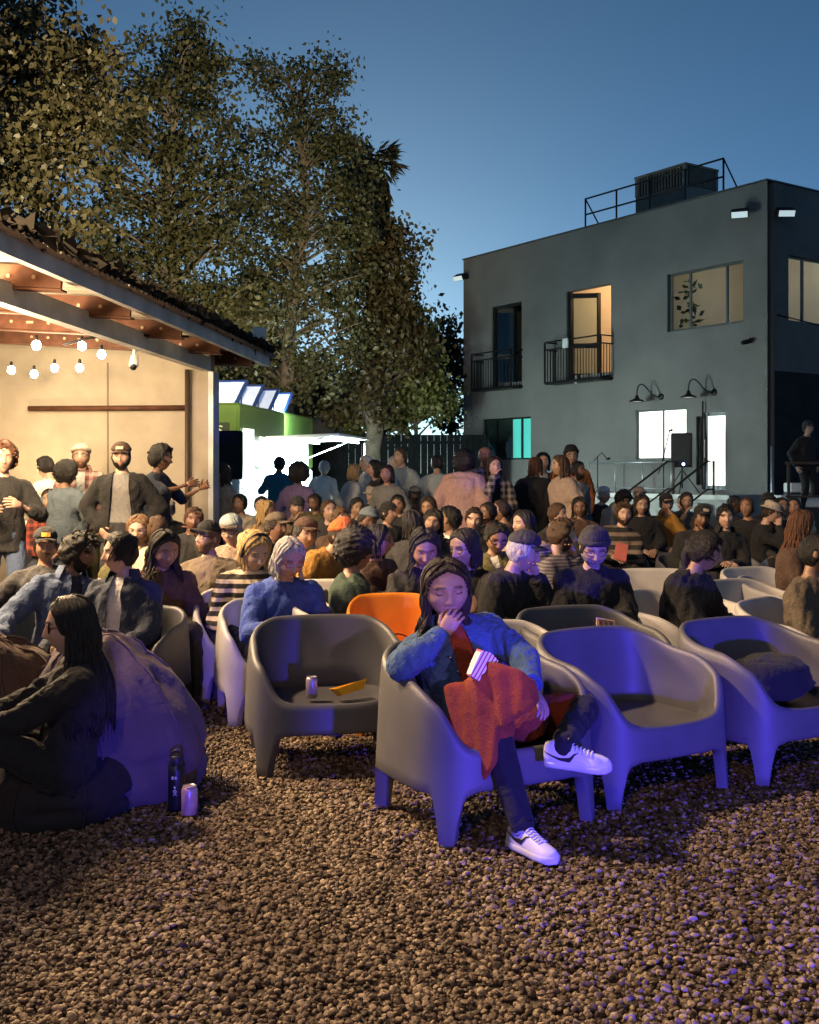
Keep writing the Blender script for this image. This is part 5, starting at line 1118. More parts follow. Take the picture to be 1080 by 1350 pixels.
            V = (np.array(V)@rotm(R(hat.get('tilt',-4)),0,0).T)@Rz.T
            k.add(xf(J, V), [(i*6+q, i*6+(q+1)%6, i*6+6+(q+1)%6, i*6+6+q) for i in range(nn_-1) for q in range(6)]+[tuple(range(6)), tuple((nn_-1)*6+q for q in range(6))[::-1]])
            k.build('brim', hat.get('bm', hm_), o)
            k = MB(); k.ell(xf(J, (np.array([(0,0,.1445)])@Rz.T))[0], (.006,.006,.004), J.hrot, 8, 5); k.build('button', hm_, o)
            if hat.get('patch'):
                k = MB(); V = []
                for i in range(7):
                    a = R(-20)+R(40)*i/6
                    for z in (.073,.101): f_ = .0755+.021-(.006 if z > .09 else 0); V.append((math.sin(a)*f_, -math.cos(a)*(.0905+.0215-(.014 if z > .09 else 0)), z+.005))
                k.add(xf(J, np.array(V)@Rz.T), [(i*2,i*2+2,i*2+3,i*2+1) for i in range(6)]); k.build('cap_patch', hat['patch'], o)
        if hk == 'beanie':
            def mk(V, n): return np.clip((V[:,2]-(.040-.30*V[:,1]))/.014, 0, 1)
            Pv, Qv = shell(J, tpl, mk, .016, .001, 60, seed); Pv[:,2] += hat.get('tall',.026)*sst(Pv[:,2],.05,.13); k.v.append(xf(J, Pv)); k.n = len(Pv); k.f = Qv.tolist(); k.m = [0]*len(Qv); o = k.build('beanie', hm_, t)
            k = MB(); V = []; n_ = 32
            for i in range(n_):
                a = 2*math.pi*i/n_; x, y = math.sin(a), -math.cos(a); zc = .056-.28*y*.097
                for rr_, dz in ((.010,-.018),(.022,-.014),(.024,.012),(.014,.020)): V.append((x*(.0735+rr_), y*(.093+rr_), zc+dz))
            k.add(xf(J, np.array(V)), [(i*4+q, ((i+1)%n_)*4+q, ((i+1)%n_)*4+q+1, i*4+q+1) for i in range(n_) for q in range(3)]); k.build('cuff', hm_, o)
        if hk == 'bucket':
            prof = [(.135,.035),(.088,.062),(.084,.115),(.06,.135),(.004,.137)]; rings = []
            for r_, z in prof: a = np.arange(24)*2*math.pi/24; rings.append(xf(J, np.stack([np.sin(a)*r_*.95, -np.cos(a)*r_*1.12, np.full(24,z)-.01*np.cos(a)], 1)))
            k.loft(rings, False); k.build('hat', hm_, t)
        if hk == 'band':
            a = np.linspace(R(-100),R(100),24); k.tube(xf(J, np.stack([np.sin(a)*.094, np.full(24,-.02), np.cos(a)*.137+.0], 1)), .012*J.hs, 8, flat=.6); k.build('headband', hm_, t)
    if P.get('glasses'):
        gm = P['glasses'] if not isinstance(P['glasses'], (int,bool)) else mat('dark_glasses', (.015,.013,.012), .3); k = MB(); r_ = .0022 if tpl == 'hi' else .003
        for sg in (1,-1):
            a = np.linspace(0, 2*math.pi, 17); k.tube(xf(J, np.stack([sg*.034+np.cos(a)*.024, -.088+.10*np.abs(sg*.034+np.cos(a)*.024)**1.0*.3, .010+np.sin(a)*.018], 1)), r_, 5, caps=False); k.tube(xf(J, np.array([(sg*.058,-.083,.014),(sg*.078,-.03,.014),(sg*.081,.02,.010)])), r_, 5)
        k.tube(xf(J, np.array([(-.010,-.089,.013),(0,-.094,.015),(.010,-.089,.013)])), r_, 5); o = k.build('glasses', gm, t)
        if P.get('shades'):
            for sg in (1,-1): k = MB(); a = np.arange(14)*2*math.pi/14; k.add(xf(J, np.stack([sg*.034+np.cos(a)*.023, np.full(14,-.0865), .010+np.sin(a)*.017], 1)), [tuple(range(14))]); k.build('lens', mat('dark_lens', (.01,.008,.008), .15), o)
    t['_'] = 0; del t['_']
    return t, J
# ------------------------------------------------------------------ palette
SK = {'lt': (.50,.32,.235), 'md': (.40,.245,.165), 'tn': (.31,.175,.11), 'br': (.19,.10,.06), 'dk': (.085,.045,.03)}
HC = {'bk': (.012,.010,.009), 'db': (.028,.017,.011), 'br': (.07,.038,.02), 'lb': (.16,.09,.045), 'bl': (.42,.28,.12), 'gy': (.42,.40,.38), 'au': (.10,.04,.018), 'wh': (.6,.58,.55)}
def fb(n, c): return fabric(n+'_cloth', c)
FC = {k: fb(k, c) for k, c in {'black': (.014,.014,.015), 'char': (.035,.034,.036), 'navy': (.02,.026,.045), 'denim': (.065,.095,.17), 'ddenim': (.028,.036,.058), 'white': (.66,.64,.60), 'cream': (.48,.41,.31), 'grey': (.20,.195,.19), 'taupe': (.15,.115,.085),
 'mustard': (.30,.15,.025), 'yellow': (.52,.28,.03), 'olive': (.10,.09,.035), 'green': (.03,.055,.035), 'rust': (.24,.055,.02), 'red': (.30,.035,.025), 'orange': (.45,.11,.02), 'blue': (.035,.07,.30), 'teal': (.02,.16,.26), 'purple': (.17,.12,.25), 'pink': (.42,.26,.24), 'brown': (.075,.042,.028), 'beige': (.36,.27,.21), 'knit': (.11,.085,.06), 'slate': (.10,.13,.16), 'pale': (.40,.46,.46), 'tan': (.28,.19,.11)}.items()}
FC['redplaid'] = pattern_mat('plaid', (.04,.012,.012), (.30,.06,.035), 13); FC['pkplaid'] = pattern_mat('plaid', (.22,.08,.07), (.52,.36,.30), 11); FC['bwplaid'] = pattern_mat('plaid', (.03,.025,.022), (.32,.27,.22), 12)
FC['bwstripe'] = pattern_mat('stripe', (.02,.018,.016), (.55,.45,.32), 17); FC['grstripe'] = pattern_mat('stripe', (.07,.06,.07), (.17,.15,.18), 45); FC['dkstripe'] = pattern_mat('stripe', (.016,.015,.014), (.16,.12,.09), 11); FC['shirtplaid'] = pattern_mat('plaid', (.12,.07,.06), (.25,.17,.14), 20)
cap = lambda c, **k: dict(k='cap', m=FC[c], **k)
bean = lambda c, **k: dict(k='beanie', m=FC[c], **k)
SEATG = 'tub armchairs in the audience'
PJ = {}
def who(key, label, px, py, Y, top, leg='ddenim', pose='sit', yaw=0, sk='md', hc='db', seatc=None, group=None, **k):
    if pose == 'sit' and not k.pop('keepY', 0): Y = float(np.interp(py, [640,645,652,660,665,675,683,690,700,716], [15.5,14.5,13.5,12,11,9.3,8.3,7.6,7.0,6.65]))*(1+.03*math.sin(px*1.7))
    z = gz(py, Y)-(.028 if k.get('hat') else {'afro': .05, 'curly': .04, 'wavy': .03}.get(k.get('hair'), .012))
    P = dict(px=px, X=gx(px,Y), Y=Y, ztop=z, pose=pose, yaw=yaw, skin=SK[sk], hairc=HC[hc], topm=FC[top], legm=FC[leg], **k)
    if pose == 'sit' and Y > 7.3:
        q = np.random.default_rng(px*31+py); P.setdefault('hs', .99); P.setdefault('hroll', float(q.normal(0,6))); P.setdefault('side', float(q.normal(0,6))); P['hyaw'] = P.get('hyaw',0)+float(q.normal(0,9)); P['hpitch'] = P.get('hpitch',0)+float(q.normal(0,5)); P.setdefault('twist', float(q.normal(0,7)))
        if 'arms' not in P and q.random() < .55: P['arms'] = ['chinR','crossed','rest','phone','mouthR','chinL'][int(q.integers(6))]
    if 'shirt' in k: P['shirtm'] = FC[k['shirt']]; P['open'] = k.get('open', .075)
    t, J = person('person', label, P, group); PJ[key] = (t, J, P)
    if pose == 'sit' and seatc != 'none':
        if seatc is None: seatc = 'dark'; sc_ = .9
        else: sc_ = .97
        c, s_ = math.cos(R(yaw)), math.sin(R(yaw)); o = chair(t.location.x-s_*.05, t.location.y+c*.05, yaw, seatc, ('%s tub armchair under the %s' % ({'white': 'white', 'grey': 'grey', 'dark': 'dark grey', 'orange': 'orange'}[seatc], k.get('cl') or label.split(' ', 1)[1] if False else (k.get('cl') or short(label)))), sc=sc_)
        if seatc == 'dark' and P['zh'] > .56: o.location.z = P['zh']-.45; o.location.z = .004; o.scale = (sc_, sc_, (P['zh']-.05)/.40)
    return t, J
def short(label):
    w = label.split()[:9]
    while w[-1].strip(',') in ('a','an','the','in','with','and','of','over','by','at','on','to','from','under','one','behind','beside','between','near','among'): w.pop()
    return ' '.join(w).rstrip(',')
def wl(key, v):                                                # local point of a person -> world
    t = PJ[key][0]; a = t.rotation_euler[2]; v = np.asarray(v, float); return np.array((v[0]*math.cos(a)-v[1]*math.sin(a)+t.location.x, v[0]*math.sin(a)+v[1]*math.cos(a)+t.location.y, v[2]))
# ---- standing, in and beside the shed
ST = 'stand'
who('L1', 'person with auburn curls in a black top and jeans standing beside the shed', 4, 577, 9.4, 'black', 'denim', ST, 25, 'lt', 'au', hair='curly', arms={'L': {'p': (.12,-.28,.28)}, 'R': {'p': (-.16,-.24,.24)}}, sleeve=1.5)
who('L2', 'person with dark crop in a white shirt bending over the side table', 60, 597, 12.3, 'white', 'grey', ST, -120, 'lt', 'bk', hair='short', hpitch=22, arms='gesture')
who('L3', 'person with dark curls in a slate sweater seen from behind by the table', 88, 604, 11.6, 'slate', 'ddenim', ST, 165, 'tn', 'bk', hair='curly', arms='pockets', hyaw=-20)
who('L4', 'person with shaved head and beard in open pink plaid shirt over white tee', 107, 580, 12.1, 'pkplaid', 'olive', ST, 10, 'lt', 'lb', hair='crop', hat=bean('cream', tall=.0), shirt='white', beard=.8, glasses=1, coll=1, browk=.4)
who('L5', 'tall bearded person in black bomber jacket, grey tee and cap standing before the wall', 160, 578, 10.6, 'black', 'char', ST, 6, 'lt', 'bk', hair='crop', hat=cap('brown', patch=FC['cream']), shirt='grey', open=.12, beard=1.1, chub=1.08, arms='pockets', infl=.026, shw=.175, hpitch=4)
who('L6', 'person with dark curly hair in navy shirt raising one hand in talk', 213, 581, 11.6, 'navy', 'char', ST, 78, 'br', 'bk', hair='curly', arms={'L': {'p': (.30,-.36,.36), 'pole': (.3,.9,-.6)}, 'R': {'p': (-.12,-.40,.40), 'pole': (-.8,.6,-.3)}}, sleeve=1.0, hpitch=5)
who('L7', 'person with long brown hair in blue top and cream cardigan beside the wall edge', 291, 609, 13.9, 'cream', 'black', ST, -62, 'lt', 'br', hair='long', hl=.20, shirt='blue', open=.085, hem=.22, arms='down', coll=0)
# ---- seated, left block
who('S1', 'long-haired bearded person in red plaid shirt sitting high by the shed', 66, 645, 11.6, 'redplaid', 'ddenim', 'sit', 12, 'md', 'db', hair='long', hl=.16, beard=.9, arms='lap', lean=0, hunch=8, coll=1, hyaw=-8, fixlegs=1, zmax=.75, keepY=1)
who('S2', 'person with round glasses in a yellow tee sitting by the shed', 92, 638, 12.3, 'yellow', 'grey', 'sit', 5, 'lt', 'bk', hair='short', glasses=1, lean=2, hunch=6, sleeve=.7, fixlegs=1, zmax=.75, keepY=1)
who('S3', 'person with moustache in black cap with a yellow patch reclining in dark jacket', 60, 712, 7.7, 'char', 'black', 'sit', 12, 'tn', 'bk', hair='short', hat=cap('black', patch=FC['yellow']), stache=1, lean=24, arms='wide', hyaw=8, keepY=1)
who('S4', 'person with wavy dark hair in open pale denim shirt turning to the neighbour', 104, 722, 7.0, 'denim', 'ddenim', 'sit', 30, 'br', 'bk', hair='wavy', lean=20, hunch=20, hyaw=48, hpitch=12, side=10, arms={'L': {'p': (.18,-.25,.16)}, 'R': {'p': (-.42,-.18,.16)}}, coll=1, beard=.35, shirt='navy', open=.05, keepY=1)
who('S5', 'smiling person with dark hair tied up in a dark denim jacket and bare knees', 158, 716, 6.75, 'ddenim', 'tan', 'sit', -12, 'lt', 'bk', hair='bun', bunp=(0,.075,.07), hyaw=-48, lean=15, hunch=12, shirt='white', open=.06, coll=1, arms='lap', shorts=1, hpitch=2, keepY=1)
who('S6', 'person with long light brown hair and beard in olive tee', 183, 678, 6.8, 'olive', 'grey', 'sit', -5, 'lt', 'lb', hair='long', hl=.12, beard=1.0, lean=14, hpitch=10, sleeve=.7, glasses=mat('thin_glasses', (.2,.17,.14), .3, .5))
who('S7', 'person with short brown hair seen from behind, cream collar', 208, 680, 7.5, 'cream', 'ddenim', 'sit', 150, 'lt', 'br', hair='short', lean=4)
who('S8', 'person in a black and white cap covering the mouth with one hand', 221, 656, 7.9, 'black', 'ddenim', 'sit', -10, 'lt', 'db', hair='short', hat=dict(k='cap', m=FC['cream'], bm=FC['char'], patch=FC['char']), arms='mouthR', lean=6, hpitch=8, shirt='white', open=.05)
who('S9', 'person with loose dark hair in dark red top hunched behind the denim jacket', 217, 706, 7.3, 'brown', 'black', 'sit', 20, 'tn', 'bk', hair='long', hl=.22, lean=10, hunch=24, hpitch=18, hyaw=15, arms='lap', wave=.012, keepY=1)
who('S10', 'bearded person in black cap and glasses wearing a taupe tee, arm outstretched', 274, 685, 6.4, 'taupe', 'char', 'sit', -12, 'lt', 'lb', hair='crop', hat=cap('black'), beard=1.0, glasses=1, hyaw=-34, lean=20, sleeve=.7, arms='wide', chub=1.15)
who('S11', 'person in a grey two tone cap and glasses wearing a light shirt', 305, 677, 7.2, 'beige', 'ddenim', 'sit', -4, 'lt', 'gy', hair='short', hat=dict(k='cap', m=FC['pale'], bm=FC['taupe']), glasses=1, hpitch=10, lean=14)
who('S12', 'person with black bowl haircut in a cream sweater near the loudspeaker', 316, 651, 8.9, 'cream', 'grey', 'sit', -18, 'tn', 'bk', hair='short', lean=6, hunch=12, hpitch=10)
who('S13', 'person with short grey blond hair seated behind the striped sweater', 333, 696, 6.9, 'grey', 'grey', 'sit', 20, 'lt', 'bl', hair='wavy', hpitch=25, lean=8)
who('S14', 'blonde person with black headband in striped sweater looking down', 337, 712, 7.25, 'bwstripe', 'char', 'sit', 12, 'lt', 'bl', 'white', hair='bob', hl=.10, hat=dict(k='band', m=FC['black']), hpitch=26, hyaw=18, lean=10, hunch=22, eye=.3, arms='lap', keepY=1)
who('S15', 'silver-haired person with red glasses in blue sweater holding a paper food tray', 381, 716, 6.62, 'blue', 'char', 'sit', 16, 'lt', 'gy', 'white', hair='bob', hl=.11, glasses=mat('maroon_glasses', (.10,.02,.02), .3), hpitch=24, hyaw=14, lean=10, hunch=24, eye=.35, arms={'L': {'p': (.10,-.34,.20)}, 'R': {'p': (-.08,-.34,.24)}}, keepY=1)
who('S16', 'person with long blond hair and tan coat looking aside', 352, 660, 8.8, 'tan', 'grey', 'sit', 30, 'tn', 'bl', hair='long', hl=.16, hyaw=25, lean=6)
who('S17', 'person in a grey flat brim cap and black jacket facing away', 364, 674, 7.9, 'black', 'black', 'sit', 45, 'tn', 'db', hair='short', hat=cap('taupe'), hyaw=25, lean=8, hpitch=6)
who('S18', 'smiling person in a brown cap and dark shirt', 402, 680, 7.4, 'black', 'black', 'sit', 10, 'md', 'bk', hair='short', hat=cap('brown'), lean=10, hyaw=6)
who('S19', 'person in a dark cap resting the chin on a raised fist', 391, 653, 9.6, 'tan', 'grey', 'sit', 12, 'md', 'db', hair='short', hat=cap('char'), arms='chinR', lean=4, hpitch=8)
who('S20', 'person with brown crop in a dark hooded jacket', 434, 659, 8.9, 'char', 'black', 'sit', 8, 'lt', 'br', hair='short', hood=1, hyaw=14, lean=6)
who('S21', 'person in an orange beanie, glasses and mustard jacket leaning forward', 449, 683, 6.7, 'mustard', 'ddenim', 'sit', 62, 'md', 'db', hair='short', hat=bean('orange'), glasses=1, lean=-12, hunch=24, hpitch=10, beard=.6, arms='lap', infl=.02)
who('S22', 'person with dark curly hair turned away in a deep green top', 470, 712, 6.9, 'green', 'black', 'sit', 95, 'tn', 'bk', 'white', hair='curly', lean=8, hunch=10, hyaw=20, sleeve=.1, arms='lap', keepY=1)
who('S23', 'person with dark fringe and glasses in a brown jacket facing sideways', 500, 690, 6.9, 'brown', 'black', 'sit', 48, 'tn', 'bk', hair='bob', hl=.12, glasses=1, hyaw=28, lean=6)
who('S24', 'person in a slate blue beanie resting the cheek', 484, 667, 8.0, 'char', 'black', 'sit', 18, 'br', 'bk', hair='short', hat=bean('slate', tall=.01), lean=8, hpitch=10)
who('S25', 'person in black backwards cap and black top', 512, 660, 8.2, 'black', 'black', 'sit', 30, 'md', 'bk', hair='short', hat=cap('black', turn=180), hyaw=22, lean=6)
who('S26', 'pale person in a sherpa trimmed cap grinning in the back rows', 490, 640, 11.0, 'char', 'black', 'sit', 5, 'lt', 'br', hair='short', hat=dict(k='bucket', m=FC['cream']), lean=2)
who('S27', 'person with moustache in a grey cap and checked shirt in the back rows', 547, 640, 10.8, 'shirtplaid', 'ddenim', 'sit', 6, 'tn', 'bk', hair='short', hat=cap('grey'), stache=1, lean=2)
who('S28', 'person with long black hair in a zipped black jacket looking down at the lap', 560, 697, 6.6, 'black', 'cream', 'sit', 6, 'tn', 'bk', hair='long', hl=.2, hpitch=24, lean=8, hunch=18, eye=.3, arms='phone')
who('S29', 'person with a dark round bob seen from behind in the middle rows', 545, 673, 7.6, 'char', 'black', 'sit', 170, 'tn', 'bk', hair='bob', hl=.1, lean=2)
who('S30', 'person with a straight fringe peering between two others', 571, 671, 8.5, 'char', 'black', 'sit', 0, 'md', 'bk', hair='bob', hl=.12, lean=6, hairline=.045)
who('S31', 'person with tall dark curls in profile wearing white', 592, 666, 7.5, 'white', 'black', 'sit', -40, 'tn', 'bk', hair='curly', hyaw=-35, lean=8)
who('S32', 'person with glasses and black hair in a tank top, chin on hand', 612, 700, 7.2, 'black', 'black', 'sit', -14, 'md', 'bk', 'orange', hair='bob', hl=.15, glasses=1, hyaw=-30, hpitch=8, lean=4, hunch=16, sleeve=0, arms='chinL', keepY=1)
who('S33', 'person with short dark hair and glasses in a dark green jacket looking down', 655, 687, 6.7, 'olive', 'black', 'sit', 5, 'tn', 'bk', hair='short', glasses=1, hpitch=26, lean=8, hunch=18, eye=.3, shirt='white', open=.04)
who('S34', 'person with dark hair tied low laughing in profile', 660, 658, 7.9, 'brown', 'black', 'sit', -55, 'tn', 'db', hair='tail', hyaw=-22, lean=6)
who('S34b', 'person in a black jacket half hidden beside the laughing profile', 643, 661, 8.4, 'black', 'black', 'sit', -35, 'br', 'bk', hair='short', hyaw=-22, lean=6)
who('S35', 'smiling person with black hair and pink top behind the flat cap', 690, 672, 7.4, 'pink', 'grey', 'sit', -30, 'lt', 'bk', hair='bob', hl=.1, hyaw=-28, lean=8)
who('S36', 'person in a dark flat cap and black coat, hand at the chin', 690, 697, 7.05, 'black', 'char', 'sit', 52, 'lt', 'gy', hair='crop', hat=dict(k='flat', m=FC['char']), hyaw=24, hpitch=16, lean=4, hunch=26, arms={'R': {'p': (-.16,-.3,.14)}, 'L': {'rel': 'head', 'p': (.04,-.13,-.14), 'pole': (.4,-.1,-1)}}, infl=.03, chub=1.1, keepY=1)
who('S37', 'person with cropped brown hair in a thin striped sweater in profile', 741, 682, 7.8, 'grstripe', 'char', 'sit', 58, 'lt', 'br', hair='short', hyaw=30, lean=14, beard=.4, hood=1, keepY=1)
who('S38', 'person in black beanie, thick glasses and black jacket typing on a phone', 783, 693, 7.05, 'black', 'black', 'sit', 2, 'lt', 'bk', hair='crop', hat=bean('char'), glasses=1, hpitch=22, lean=12, hunch=20, arms='phone', eye=.4, infl=.03, beard=.25, beardc=HC['gy'], keepY=1)
who('S39', 'bearded person with tousled hair in a dark striped jumper holding a red card', 823, 660, 7.5, 'dkstripe', 'black', 'sit', -4, 'lt', 'br', hair='wavy', beard=.8, hpitch=10, lean=12, arms='phone')
who('S40', 'person in a white cap with dark jacket in the back rows', 796, 640, 10.2, 'char', 'black', 'sit', 25, 'lt', 'gy', hair='short', hat=cap('white'), hyaw=25, lean=2)
who('S41', 'person with curly dark hair in a cream hoodie bending down', 822, 644, 9.6, 'cream', 'grey', 'sit', 30, 'tn', 'bk', hair='curly', hpitch=22, lean=-4, hood=1)
who('S42', 'person in a pale worn cap at the dock end of the back row', 843, 641, 11.5, 'char', 'black', 'sit', 20, 'lt', 'br', hair='short', hat=cap('beige'), lean=2)
who('S43', 'person with dark wavy bob in a black top smiling in the back rows', 846, 652, 9.4, 'black', 'black', 'sit', 6, 'md', 'db', hair='bob', hl=.1, lean=4)
who('S44', 'person in dark cap and ochre jacket leaning on one elbow', 879, 649, 8.9, 'mustard', 'black', 'sit', 6, 'md', 'bk', hair='short', hat=cap('black', tilt=2), lean=8, coll=1)
who('S45', 'person with short black hair in black looking sideways', 903, 651, 8.5, 'char', 'black', 'sit', -20, 'lt', 'bk', hair='short', hyaw=-30, lean=6)
who('S46', 'person slumped low in a dark cap with a pale badge', 925, 665, 8.4, 'black', 'black', 'sit', 4, 'br', 'bk', hair='short', hat=cap('black', patch=FC['cream']), hpitch=14, lean=14)
who('S47', 'young person with a black fringe and open black collar staring ahead', 957, 665, 7.3, 'black', 'black', 'sit', 0, 'lt', 'bk', hair='short', lean=8, coll=1, hairline=.05)
who('S48', 'person with tied dark hair and fringe in a black coat in profile', 930, 700, 7.1, 'black', 'black', 'sit', 50, 'md', 'bk', 'white', hair='tail', hyaw=22, hpitch=14, lean=0, hunch=20, arms={'L': {'p': (.06,-.36,.16)}, 'R': {'p': (-.08,-.40,.08)}}, infl=.024, keepY=1)
who('S49', 'dark-skinned person with short hair looking aside near the stairs', 969, 652, 9.4, 'char', 'black', 'sit', 30, 'dk', 'bk', hair='crop', hyaw=35, lean=4)
who('S50', 'person in a cream bucket hat bending to one side', 1017, 659, 8.2, 'black', 'denim', 'sit', 40, 'lt', 'db', hair='short', hat=dict(k='bucket', m=FC['cream']), hyaw=30, hpitch=18, lean=0)
who('S51', 'person with dark hair in brown pressing a hand to the mouth', 1047, 655, 8.8, 'brown', 'black', 'sit', -6, 'tn', 'bk', hair='short', arms='mouthR', lean=4)
who('S52', 'person with long auburn hair over a dark brown coat', 1058, 672, 8.2, 'brown', 'taupe', 'sit', 68, 'lt', 'au', 'white', hair='long', hl=.34, hyaw=12, lean=4, hunch=10, arms='lap', keepY=1)
who('S53', 'person in a patterned brown knit sweater with black cropped hair', 1078, 704, 6.7, 'knit', 'ddenim', 'sit', 48, 'tn', 'bk', 'white', hair='crop', hyaw=22, lean=10, sleeve=1.3, keepY=1)
who('S54', 'person in a black knit hat far back under the shaded wall', 1013, 650, 9.8, 'black', 'black', 'sit', 10, 'md', 'bk', hair='short', hat=bean('black'), lean=2)
who('S55', 'person with dark hair in charcoal half hidden behind the auburn hair', 1030, 655, 9.6, 'char', 'black', 'sit', 0, 'tn', 'bk', hair='short', lean=2)
for i, (px, py, Y, tp, hr_, yw, lb) in enumerate(((470,655,10.0,'char','short',20,'person in charcoal with tousled dark hair between the beanies'), (565,655,9.6,'black','bob',-10,'person with black bob behind the tall curls'), (735,662,9.0,'char','short',30,'person with dark crop behind the striped sweater'), (765,655,9.8,'brown','bob',-10,'person with brown jacket and dark bob beside the pale caps'), (905,648,10.6,'taupe','short',0,'person in taupe top far behind the ochre jacket'), (985,655,10.4,'black','short',-15,'person in black far behind the bucket hat'), (345,654,10.2,'grey','short',10,'person in grey by the food truck front rows'), (415,650,10.8,'olive','short',-20,'person in olive behind the dark hood'), (450,668,7.9,'brown','short',15,'person in brown behind the orange beanie'), (525,652,9.9,'char','short',-10,'person in dark cap beside the moustached back row person'), (625,668,8.8,'black','short',0,'person in black beneath the large hooded coat'), (255,668,7.6,'char','short',15,'person in charcoal between two caps on the shed side'))):
    who('X%d' % i, lb, px, py, Y, tp, 'black', 'sit', yw, ['md','tn','lt','br'][i%4], ['bk','db','br'][i%3], hair=hr_, hl=.1, lean=6, hpitch=6, hyaw=yw*.5)
# ---- standing behind the audience
G2 = 'people standing by the food truck'
who('T1', 'person in a teal blue jacket ordering at the bright food truck', 369, 600, 18.5, 'teal', 'denim', ST, 160, 'br', 'bk', hair='short', group=G2, arms='gesture')
who('T2', 'person with big round hair in a purple sweater facing the food truck', 394, 609, 15.0, 'purple', 'ddenim', ST, 172, 'br', 'bk', hair='afro', group=G2)
who('T3', 'person in white washed out by the awning light', 428, 606, 19.5, 'white', 'pale', ST, 160, 'lt', 'gy', hair='short', group=G2)
who('T4', 'person in pale clothes with light hair beside the awning post', 468, 611, 17.0, 'white', 'pale', ST, 120, 'lt', 'bl', hair='bob', group=G2, hl=.12)
who('T5', 'person with white hair behind the black coat by the fence', 482, 598, 18.0, 'white', 'grey', ST, -60, 'lt', 'wh', hair='short', group=G2)
who('T6', 'person in a black coat with dark hair turned to the truck', 493, 605, 15.4, 'black', 'black', ST, -70, 'md', 'bk', hair='bob', hl=.06, group=G2)
who('T7', 'person with dark shoulder hair in a grey top by the fence', 510, 612, 14.8, 'grey', 'black', ST, -20, 'tn', 'bk', hair='long', hl=.12, group=G2)
who('T8', 'tall person in a pale shirt standing before the dark fence', 528, 588, 16.4, 'pale', 'grey', ST, -40, 'lt', 'br', hair='short', group=G2)
who('T9', 'balding person in a light blue shirt before the dark fence', 520, 598, 16.5, 'pale', 'slate', ST, -110, 'lt', 'gy', hair='crop', group=G2)
who('T10', 'person in a pale green shirt seen from behind by the fence', 577, 597, 16.0, 'pale', 'grey', ST, 175, 'md', 'bk', hair='crop', group=G2, arms='pockets')
who('T11', 'large person in a dusty pink coat with black hood seen from behind', 612, 590, 14.2, 'pink', 'black', ST, 165, 'dk', 'bk', hair='afro', hem=.16, infl=.06, chub=1.12, hood=0)
who('T12', 'bald person in a plaid shirt by the teal window', 640, 585, 14.6, 'bwplaid', 'black', ST, 20, 'br', 'bk', hair='bald')
who('T13', 'person in a brown plaid overshirt drinking by the grey facade', 652, 600, 14.2, 'bwplaid', 'black', ST, 12, 'lt', 'db', hair='bob', hl=.05, arms='mouthR', shirt='black', open=.07, hem=.16)
who('T14', 'person with auburn hair in a long black coat seen from behind', 706, 601, 15.0, 'black', 'black', ST, 165, 'lt', 'au', hair='bob', hl=.08, hem=.45, infl=.035)
who('T15', 'person with dark hair in a white scarf and black coat smiling', 716, 595, 15.6, 'black', 'black', ST, 0, 'lt', 'bk', hair='bob', hl=.08, shirt='white', open=.1, hem=.4)
who('T16', 'person with long brown hair in a fluffy beige jacket in profile', 738, 598, 13.6, 'beige', 'black', ST, -75, 'md', 'br', hair='long', hl=.28, infl=.045, tfold=.014, hem=.1)
who('T17', 'person in black beanie and glasses wearing an orange red jacket', 753, 584, 15.2, 'orange', 'ddenim', ST, 4, 'md', 'bk', hair='short', hat=bean('black'), glasses=1, infl=.03)
who('T18', 'person with dark beard in front of the orange red jacket', 762, 606, 14.4, 'grey', 'black', ST, 30, 'br', 'bk', hair='short', beard=1.0, hyaw=20)
who('T19', 'person all in black with a dark cap on the dark stairs', 1066, 553, 20.4, 'black', 'black', ST, 20, 'lt', 'bk', hair='short', hat=cap('char'), Z=.75)
# ------------------------------------------------------------------ empty chairs of the front rows
chair(-.43, 5.70, 11, 'dark', 'empty dark grey tub armchair holding a can and a yellow paper tray', sc=1.0)
chair(.32, 4.79, 28, 'grey', 'grey tub armchair under the person in denim and rust dress', sc=1.03)
chair(1.04, 5.24, 31, 'grey', 'empty grey tub armchair glowing blue beside the crossed leg')
chair(1.82, 5.62, 30, 'grey', 'grey tub armchair with a black bag on its seat')
chair(1.02, 6.12, 24, 'dark', 'empty dark tub armchair with a striped card on its rim')
chair(.50, 5.75, 20, 'white', 'white tub armchair behind the person in denim and rust dress', sc=.95)
chair(gx(872,8.6), 8.6, 4, 'white', 'empty pale tub armchair behind the person in black beanie')
chair(gx(990,8.0), 7.75, 35, 'white', 'white tub armchair beside the long auburn hair')
chair(gx(1012,9.3), 9.2, 25, 'white', 'far white tub armchair behind the auburn hair person', sc=.95)
chair(gx(432,7.7), 7.7, 8, 'white', 'white tub armchair behind the silver-haired person')
chair(gx(522,6.45), 6.45, 10, 'orange', 'orange tub armchair with a red bag at its side').scale = (.72, .80, 1.06)
